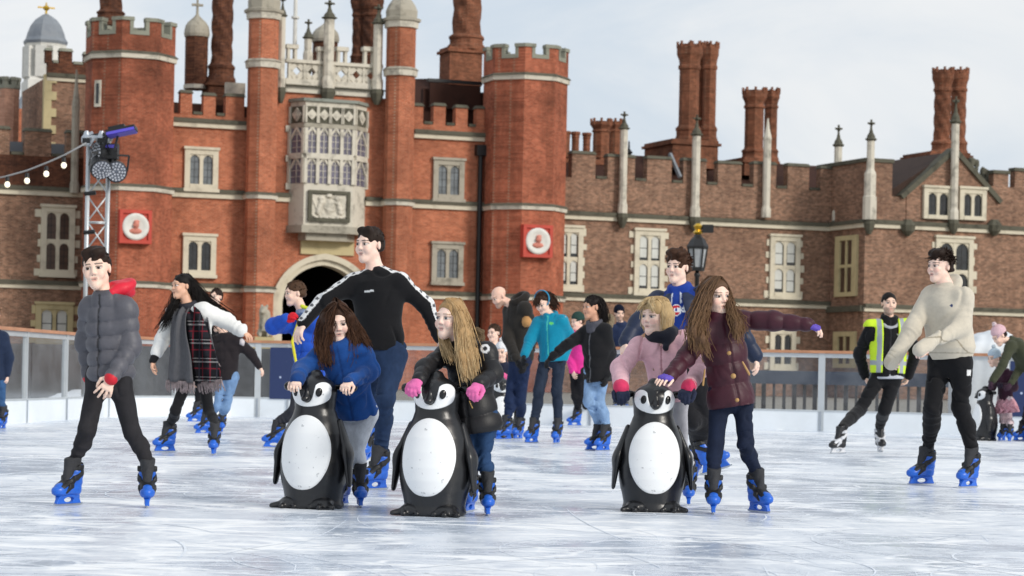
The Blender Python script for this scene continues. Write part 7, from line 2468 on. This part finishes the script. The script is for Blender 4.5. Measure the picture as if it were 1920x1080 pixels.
simple('child in a navy jacket and blue jeans cut off by the left edge', 29.2, .9,
       dict(SL=(-34, 632), SR=(8, 630), PV=(-12, 718), EL=(-44, 672), WL=(-40, 705), ER=(17, 672), WR=(14, 702), KL=(-20, 765), KR=(2, 765)), (-13, 590),
       dict(L=(-25, 806, -20), R=(4, 805, -10)), 0, 1.0, (10, 0, 0), '#202c44', (-12, 712), '#35567f', '#2a1d17')
# boy in the bright blue jacket with the red glove
p = simple('boy in bright blue jacket with a red glove raised to his scarf', 24.2, .96,
           dict(SL=(556, 606), SR=(592, 602), PV=(572, 706), EL=(514, 612, -.1), WL=(536, 598, -.22), ER=(606, 652, .1), WR=(600, 700, 0), KL=(552, 770), KR=(572, 770)), (553, 550),
           dict(L=(517, 840, -75), R=(572, 838, -60)), -62, 1.03, (-66, 6, 0), '#2350b4', (572, 716), '#33343a', '#4a3424', arms=(.092, .085, .062), puff=(.013, .1), vox=.01, gl='#c9202e',
           extra=lambda s: (s.cap(P(560, 600, 23.98), P(548, 640, 23.98), .012, .012, .002, '#d7cf3a'), s.cap(P(548, 640, 23.98), P(556, 685, 23.98), .012, .012, .002, '#d7cf3a'), s.cap(P(566, 574, 24.1), P(590, 584, 24.1), .014, .014, .002, '#c7cf3a')))
s = p.sdf(None, .03)
for i in range(3): s.torus(p.neck + p.u * (.03 + .03 * i) + p.f * .01, nv(p.u + p.f * .25), .075, .03, .02, ('#1f2126', '#5a6f94', '#8f9dbb')[i])
s.disp = lambda x, y, z: .007 * noise3(x, y, z, 34, 3); p.add(s, 'scarf', 'knit', '#5a6f94')
# bald man
p = simple('bald bearded man in a dark hooded jacket looking down at something in his hand', 29.1, 1.05,
           dict(SL=(954, 580), SR=(986, 574), PV=(976, 680), EL=(952, 634, -.1), WL=(968, 672, -.3), ER=(1000, 630, .1), WR=(986, 680, -.1), KL=(954, 750), KR=(975, 750)), (936, 556),
           dict(L=(946, 825, -55), R=(972, 824, -25)), -55, 1.05, (-62, 30, 0), '#2a2724', (975, 676), '#1f2c4a', None, gl='#1a1a1d', beard='#5a4030', skin='#e6bda8',
           extra=lambda s: (s.ell(P(988, 604, 28.93), .055, None, .004, '#b88a58'),))
s = p.sdf(None, .03); n_ = p.neck; s.torus(n_ + p.u * .07 - p.f * .03, nv(p.u + p.f * .5), .1, .05, .03); s.cap(n_ - p.f * .08, n_ - p.f * .12 - p.u * .08, .09, .06, .04); s.disp = lambda x, y, z: .008 * noise3(x, y, z, 26, 8); p.add(s, 'hood', 'cloth', '#26221f')
# small child with a white hat
p = simple('small child in a white knitted hat and dark patterned coat behind a penguin', 31, .74,
           dict(SL=(929, 690), SR=(957, 690), PV=(944, 752), EL=(926, 715), WL=(938, 712, -.25), ER=(959, 715), WR=(950, 706, -.25), KL=(938, 785), KR=(950, 785)), (940, 661),
           dict(L=(936, 817, -10), R=(952, 817, 5)), -10, .98, (-12, 5, 0), '#24273a', (944, 762), '#2a2d38', '#a88a5c', '#e2e3e6', pom='#e8e8ea', gl='#d0588c',
           extra=lambda s: [s.pt(lambda x, y, z, k=k: noise3(x, y, z, 45, 40 + k, 2) - .0 - (-1.0), c) for k, c in ((0, '#8f93ad'), (5, '#a86a86'))] and None)
simple('brown haired child in a dark coat half hidden behind the blonde girl in black', 33, .88,
       dict(SL=(908, 658), SR=(941, 657), PV=(924, 728), EL=(904, 690), WL=(908, 718), ER=(944, 690), WR=(940, 718), KL=(918, 770), KR=(930, 770)), (926, 624),
       dict(L=(916, 811, -10), R=(931, 811, 10)), 0, 1.0, (-35, 5, 0), '#1e1f24', (924, 730), '#24262c', '#3c2a1e')
# girl in teal
p = simple('girl in a teal fleece jacket with a headband looking down at the ice', 27.9, 1.0,
           dict(SL=(1010, 602), SR=(1056, 600), PV=(1036, 674), EL=(994, 638, -.02), WL=(984, 664, -.15), ER=(1070, 634, .05), WR=(1058, 668, -.05), KL=(1010, 733), KR=(1044, 733)), (1018, 568),
           dict(L=(998, 831, -38), R=(1044, 832, -15)), -22, 1.03, (-32, 28, -4), '#1482a0', (1036, 677), '#273040', '#38261c', mat='fleece', zipc='#4fc0b0', gl='#17181c', vox=.01, female=True,
           extra=lambda s: s.pt(lambda x, y, z, c=P(1034, 606, 27.7): np.maximum(np.sqrt((x - c[0]) ** 2 + (z - c[2]) ** 2 * 3) - .03, y - 27.95), '#62c46a'),
           long=lambda p: [[p.hp((0, .03, .11)), p.hp((.05, .1, .05)), p.hp((.07, .13, -.04)), p.hp((.06, .14, -.12))], [p.hp((.03, .0, .11)), p.hp((.08, .04, .03)), p.hp((.085, .05, -.06)), p.hp((.08, .06, -.13))], [p.hp((0, -.06, .1)), p.hp((-.02, -.1, .06)), p.hp((-.03, -.115, .03))]])
s = SDF(.008, .01, p.loc); s.torus(p.hp((0, .005, .05)), p.hR @ np.array((0, -.8, .35)), .098, .009, .01); p.add(s, 'headband', 'cloth', '#3f8fb5')
s = p.sdf(None, .02); s.torus(p.neck + p.u * .03, nv(p.u + p.f * .3), .062, .026, .02); s.disp = lambda x, y, z: .005 * noise3(x, y, z, 40, 2); p.add(s, 'scarf', 'knit', '#8c8fa0')
# person in pink behind
simple('person in hot pink and a dark green hat almost hidden behind the girl in black', 37.9, 1.02,
       dict(SL=(1073, 632), SR=(1094, 630), PV=(1084, 700), EL=(1068, 668), WL=(1074, 695, -.2), ER=(1096, 668), WR=(1093, 698), KL=(1079, 745), KR=(1090, 745)), (1083, 603),
       dict(L=(1079, 799, -72), R=(1095, 797, -60)), -55, 1.05, (-60, 10, 0), '#d2348c', (1084, 700), '#1a1a1e', '#3a281d', '#2f4540')
# girl in the black coat
p = simple('dark haired girl in a black coat and pale jeans reaching one arm to the left', 25.4, .95,
           dict(SL=(1099, 620), SR=(1136, 616), PV=(1120, 700), EL=(1066, 644, 0), WL=(1036, 669, 0), ER=(1144, 662, .0), WR=(1138, 702, -.1), KL=(1103, 752, -.05), KR=(1124, 755, 0)), (1110, 576),
           dict(L=(1118, 845, -62), R=(1132, 846, -40)), -38, 1.02, (-58, 3, 0), '#17171a', (1121, 716), '#7f9cc0', '#1a1412', vox=.01, female=True, zipc='#6a6a6e', puff=(.007, .13), gl='#17171a', skin='#cf9d82', lr=(.08, .06, .046),
           prof=[(0, .175, .145), (.35, .165, .14), (.72, .175, .14), (.88, .15, .115), (1, .08, .08)],
           long=lambda p: [[p.hp((0, .03, .11)), p.hp((.03, .1, .05)), p.hp((.03, .13, -.05)), p.hp((.03, .13, -.2))], [p.hp((.03, .02, .11)), p.hp((.08, .06, .03)), p.hp((.08, .09, -.08)), p.hp((.07, .1, -.22))]])
s = p.sdf(None, .02)
for i in range(3): s.torus(p.neck + p.u * (-.02 + .035 * i) + p.f * .02, nv(p.u + p.f * .45), .07, .028, .02)
s.disp = lambda x, y, z: .006 * noise3(x, y, z, 36, 2); p.add(s, 'scarf', 'knit', '#54545c')
p.fur_ring('#8f7f68', R=.13, r=.04, back=.09, up=.02, tilt=1.0)
# spectator behind the glass
deck = MB(); a = P(1110, 790, 41.5); b = P(1205, 790, 41.2)
deck.box(a.x, b.x, 40.4, 42.2, 0, .14); deck.box(a.x - .04, b.x + .04, 40.36, 42.24, .142, .17); o = deck.build('viewing_deck', plain('deck_board', '#6f6558', .8, vary=.2)); tag(o, 'low timber viewing deck behind the glass under the man in the navy hat', 'deck')
simple('man in a navy beanie and navy top standing outside the rink glass', 41, 1.03,
       dict(SL=(1148, 615), SR=(1182, 615), PV=(1163, 690), EL=(1143, 652), WL=(1150, 680, -.2), ER=(1187, 652), WR=(1180, 680, -.2), KL=(1157, 735), KR=(1172, 735)), (1161, 588),
       dict(L=(1155, 773, -10), R=(1172, 773, 15)), 5, 1.05, (15, 5, 0), '#232f4d', (1163, 690), '#2c3f5e', '#1d1815', '#181b2a', z0=.17, beard='#3a2a20')
# woman bending at the right edge
p = simple('woman in an olive coat and pale pink bobble hat bending at the right edge', 33.8, .98,
           dict(SL=(1893, 648, -.12), SR=(1908, 642, .14), PV=(1950, 690), EL=(1880, 684, -.25), WL=(1862, 712, -.3), ER=(1914, 690, .1), WR=(1896, 718, -.05), KL=(1928, 765), KR=(1945, 765)), (1874, 630, -.05),
           dict(L=(1915, 827, -72), R=(1942, 828, -60)), -78, 1.08, (-72, 35, 0), '#3d4030', (1952, 702), '#25262b', '#2a1c18', '#d6b3ba', pom='#e4cfd2', gl='#3a2434', vox=.011)
# small child with a pale blue hat and tutu
p = simple('small child in a pale blue bobble hat and pink tutu at the right', 34.2, .74,
           dict(SL=(1868, 702), SR=(1900, 702), PV=(1885, 752), EL=(1862, 726), WL=(1858, 716, -.25), ER=(1902, 728), WR=(1880, 722, -.25), KL=(1880, 790), KR=(1891, 790)), (1864, 672),
           dict(L=(1879, 827, -40), R=(1893, 828, -20)), -55, .98, (-55, 10, 0), '#3a1f2f', (1885, 752), '#d9c4c8', '#6a4a35', '#b9cbd8', pom='#c9d6df', gl='#2a2030', vox=.011)
s = p.sdf(.01, .01); q0 = p.W((1885, 742)); q1 = p.W((1888, 772))
p.spine(s, q1, q0, [(0, .24, .22), (.6, .2, .17), (1, .13, .1)]); s.disp = lambda x, y, z: .02 * np.sin(np.arctan2(y - q0[1], x - q0[0]) * 11 + 3 * np.sin(z * 40)) * np.clip((q0[2] - z) / .2, 0, 1); p.add(s, 'tutu', 'cloth', '#cf9aa6')
# ------------------------------------------------------------------ lighting truss with lamps, festoon, lantern, stone beasts
def truss():
    D_ = 38.5
    base = P(176, 700, D_); bx, by = base.x, D_
    t = thing('lighting_truss', 'silver lattice truss tower rising behind the boy in the grey jacket', 'truss', (bx, by, 0), math.radians(12))
    h = P(176, 262, D_).z; w = .16
    for sx in (-1, 1):
        for sy in (-1, 1):
            mb = MB(); mb.tube([(sx * w, sy * w, 0), (sx * w, sy * w, h)], .03, 10); mb.build('chord', M['alu'], t, True)
    n = int(h / .42)
    for f in range(4):
        ang = f * PI / 2; c, s_ = math.cos(ang), math.sin(ang)
        for i in range(n):
            z0, z1 = h * i / n, h * (i + 1) / n
            a, b = (-w, z0), (w, z1)
            if i % 2: a, b = (w, z0), (-w, z1)
            mb = MB(); tr = lambda u, z: (c * u - s_ * w, s_ * u + c * w, z)
            mb.tube([tr(*a), tr(*b)], .014, 6); 
            if i % 2 == 0: mb.tube([tr(-w, z1), tr(w, z1)], .013, 6)
            mb.build('brace', M['alu'], t, True)
    mb = MB(); mb.box(-.4, .4, -.4, .4, 0, .03); mb.build('base_plate', M['steel'], t)
    mb = MB(); mb.box(-.22, .22, -.22, .22, h, h + .05); mb.build('top_plate', M['steel'], t)
    for z in (h * .8, h * .66, h * .52):
        mb = MB(); mb.tube([(-w - .05, -w, z), (-w + .12, -w - .05, z + .02)], .035, 8); mb.build('clamp', M['black_iron'], t)
    return t
truss()
lens_m = plain('lamp_lens', '#5a5f6a', .15, vary=.5, vscale=40)
viol = plain('violet_filter', '#5b50c8', .3)
def lamp(name, lab, px, py, dx, dirv, R, Lh, mat_lens, kind='can', blade=False):
    d = 38.1 + dx
    c = P(px, py, d)
    t = thing(name, lab, 'stage lamp', c, 0, 'lamps on the truss')
    v = Vector(dirv).normalized(); q = v.to_track_quat('Z', 'Y').to_matrix()
    mb = MB(); prof = [(R * .5, -Lh), (R * .8, -Lh * .85), (R * .9, -Lh * .3), (R, -Lh * .1), (R * 1.04, 0), (R * .95, .01)]
    mb.lathe(prof, 20); mb.v = [tuple(q @ Vector(a)) for a in mb.v]; mb.build('housing', M['black_iron'], t, False)
    # lens with rings of small emitters
    mb = MB(); mb.lathe([(R * .92, .012), (R * .9, .02)], 20)
    ln = len(mb.v); mb.v = [tuple(q @ Vector(a)) for a in mb.v]; o = mb.build('lens', mat_lens, t)
    mb = MB()
    for r_, k in ((.28, 6), (.55, 11), (.78, 16)):
        for i in range(k):
            a = 2 * PI * i / k; c_ = q @ Vector((R * r_ * math.cos(a), R * r_ * math.sin(a), .024)); mb.obox(c_, [q @ Vector(e) for e in ((1, 0, 0), (0, 1, 0), (0, 0, 1))], (R * .075, R * .075, .008))
    mb.build('emitter', plain('emitter', '#b9bdc6', .2), o)
    mb = MB(); s0 = q @ Vector((1, 0, 0)); top = Vector((0, .12, R * 1.6))
    for sg in (-1, 1): mb.bar(s0 * sg * (R * 1.08) - v * Lh * .4, s0 * sg * (R * 1.05) + top, .03, .012)
    mb.bar(s0 * -R * 1.05 + top, s0 * R * 1.05 + top, .03, .03); mb.build('yoke', M['black_iron'], t)
    return t
lamp('stage_lamp', 'round black lamp with a ring of pale emitters, lower left of the truss cluster', 190, 318, -.1, (.3, -.8, -.55), .17, .3, lens_m)
lamp('stage_lamp', 'round black lamp facing forward, rightmost of the lower truss cluster', 218, 322, 0, (.25, -.9, -.2), .17, .28, lens_m)
lamp('stage_lamp', 'large dark round lamp turned away on the left of the truss top', 180, 288, .1, (-.6, -.5, .1), .2, .34, plain('dark_lens', '#1b1c20', .3))
# the flat panel lamp with the violet filter
t = thing('flood_panel', 'tilted black flood panel with a violet face at the truss top', 'stage lamp', P(228, 246, 38.0), 0, 'lamps on the truss')
q = Matrix.Rotation(math.radians(-13), 3, 'Y') @ Matrix.Rotation(math.radians(-6), 3, 'X')
ax_ = [q @ Vector(e) for e in ((1, 0, 0), (0, 1, 0), (0, 0, 1))]
mb = MB(); mb.obox((0, 0, .0), ax_, (.235, .15, .035)); mb.obox(ax_[2] * .06 - ax_[0] * .06, ax_, (.13, .1, .03)); mb.build('housing', M['black_iron'], t)
mb = MB(); mb.obox(-ax_[2] * .045, ax_, (.22, .14, .009)); mb.obox(-ax_[1] * .156 - ax_[2] * .026, ax_, (.225, .006, .022)); mb.build('filter', viol, t)
mb = MB(); mb.bar((-.2, 0, 0), (-.3, .05, -.28), .05, .03); mb.bar((-.05, .05, 0), (-.12, .05, -.3), .04, .03); mb.build('bracket', M['black_iron'], t)
# clamps and connectors on the truss top
for i, (px, py, lab) in enumerate(((162, 262, 'left of two silver clamps on the truss top'), (190, 262, 'right of two silver clamps on the truss top'))):
    c = P(px, py, 38.2); t = thing('truss_clamp', lab, 'clamp', c, 0, 'clamps on the truss top')
    mb = MB(); mb.lathe([(.06, -.1), (.08, -.04), (.08, .04), (.05, .08), (.03, .14)], 10); mb.build('body', M['steel'], t, False)
    mb = MB(); mb.bar((-.02, 0, .06), (.1, 0, .12), .04, .04); mb.bar((.05, 0, -.1), (.12, 0, .02), .035, .035); mb.build('lever', M['steel'], t)
    mb = MB(); mb.box(-.05, .07, -.09, -.05, -.06, .02); mb.build('bolt_plate', M['black_iron'], t)
t = thing('control_box', 'black control box with violet edge strapped to the truss top', 'control box', P(205, 284, 38.25), 0)
mb = MB(); mb.box(-.14, .14, -.1, .1, -.12, .12); mb.box(-.17, -.12, -.06, .06, -.2, .16); mb.build('case', M['black_iron'], t)
mb = MB(); mb.box(-.13, .13, -.112, -.102, .05, .1); mb.build('edge_strip', viol, t)
# festoon lights
pts = [(-40, 341), (10, 331), (50, 320), (88, 305), (122, 290), (162, 268)]
D_ = 36.5
t = thing('festoon_lights', 'string of round white festoon bulbs hanging from the truss to the left', 'string lights', P(60, 318, D_))
lo = Vector(t.location)
mb = MB(); mb.tube([P(x, y, D_) - lo for x, y in pts], .014, 6); mb.build('cable', plain('pale_cable', '#8d8f92', .6), t, True)
bulb_m, nt_, b_ = newmat('lit_bulb'); b_.inputs['Base Color'].default_value = (.9, .86, .75, 1); b_.inputs['Emission Color'].default_value = (1, .88, .62, 1); b_.inputs['Emission Strength'].default_value = 1.1
for px, py in ((14, 329), (51, 322), (87, 309), (120, 293)):
    c = P(px, py + 2, D_) - lo
    mb = MB(); mb.lathe([(.012, 0), (.03, -.012), (.033, -.07), (.028, -.075)], 10, c); o = mb.build('socket', M['black_iron'], t)
    mb = MB(); mb.lathe([(.012, -.076), (.03, -.086), (.041, -.108), (.043, -.13), (.033, -.154), (.012, -.168)], 14, c); mb.build('bulb', bulb_m, o, True)
# street lantern by the right wing
D_ = 66
g = P(1308, 470, D_)
t = thing('street_lantern', 'tall black street lantern with a gilded crown in front of the right wing', 'street lamp', (g.x, D_, 0))
Z_ = lambda y: P(1308, y, D_).z
mpx = D_ / F
mb = MB(); mb.lathe([(.22, 0), (.22, .5), (.12, .7), (.1, 1.2), (.075, 1.4), (.06, Z_(520)), (.09, Z_(516)), (.05, Z_(508))], 12); mb.build('post', M['black_iron'], t, True)
mb = MB(); r0, r1 = 13 * mpx, 18 * mpx
for k in range(6):
    a = k * PI / 3; mb.bar((r0 * math.cos(a), r0 * math.sin(a), Z_(502)), (r1 * math.cos(a), r1 * math.sin(a), Z_(466)), .045)
mb.lathe([(r0 * 1.05, Z_(508)), (r0 * 1.1, Z_(502)), (r0 * .9, Z_(501))], 6)
mb.lathe([(r1 * 1.12, Z_(466)), (r1 * 1.15, Z_(462)), (r1 * .75, Z_(449)), (r1 * .4, Z_(443)), (r1 * .35, Z_(440))], 6); o = mb.build('lantern_frame', M['black_iron'], t)
mb = MB(); mb.lathe([(r0 * .92, Z_(501)), (r1 * .95, Z_(466.5))], 6); mb.build('pane', plain('lantern_glass', '#a6abb0', .15, vary=.2), o)
mb = MB(); mb.lathe([(r1 * .3, Z_(440)), (r1 * .55, Z_(436)), (r1 * .3, Z_(431)), (r1 * .5, Z_(424)), (r1 * .2, Z_(419))], 8); mb.build('crown', M['gold'], o)
mb = MB(); mb.box(.12, .42, -.1, .1, Z_(436), Z_(421)); mb.bar((0, 0, Z_(428)), (.2, 0, Z_(428)), .05); mb.build('camera_box', M['black_iron'], t)
# heraldic stone beasts beside the bridge
def beast(px, lab, flip=1):
    D_ = 92
    g = P(px, 640, D_)
    t = thing('stone_beast', lab, 'statue', (g.x, D_, 0), 0, 'stone beasts on plinths')
    zt = P(px, 632, D_).z
    mb = MB(); mb.box(-.4, .4, -.4, .4, 0, zt - .5); mb.box(-.52, .52, -.52, .52, zt - .5, zt - .3); mb.box(-.34, .34, -.34, .34, zt - .298, zt); mb.build('plinth', M['stone_buff'], t)
    s = SDF(.035, .08); z = zt
    s.ell((0, .1, z + .22), (.26, .3, .22)); s.cap((0, .1, z + .2), (0, -.1, z + .72), .22, .19); s.ell((-.04 * flip, -.2, z + 1.0), (.15, .18, .17)); s.ell((-.06 * flip, -.36, z + .95), (.08, .1, .07))
    for sx in (-1, 1):
        s.cap((sx * .13, -.14, z + .6), (sx * .14, -.28, z + .05), .075, .06); s.ell((sx * .2, 0, z + .14), (.1, .2, .13)); s.ell((sx * .1, -.16, z + 1.18), (.04, .04, .08))
    s.box((.05 * flip, -.34, z + .45), (.16, .03, .24), rad=.02); s.cap((.22 * flip, .3, z + .1), (.2 * flip, .36, z + .75), .05, .04); s.ell((0, -.1, z + .85), (.22, .2, .22))
    s.disp = lambda x, y, z: .018 * noise3(x, y, z, 16, 3)
    s.obj('beast', M['stone_mid'], t)
    return t
beast(496, 'pale stone heraldic beast on a plinth left of the dark archway')
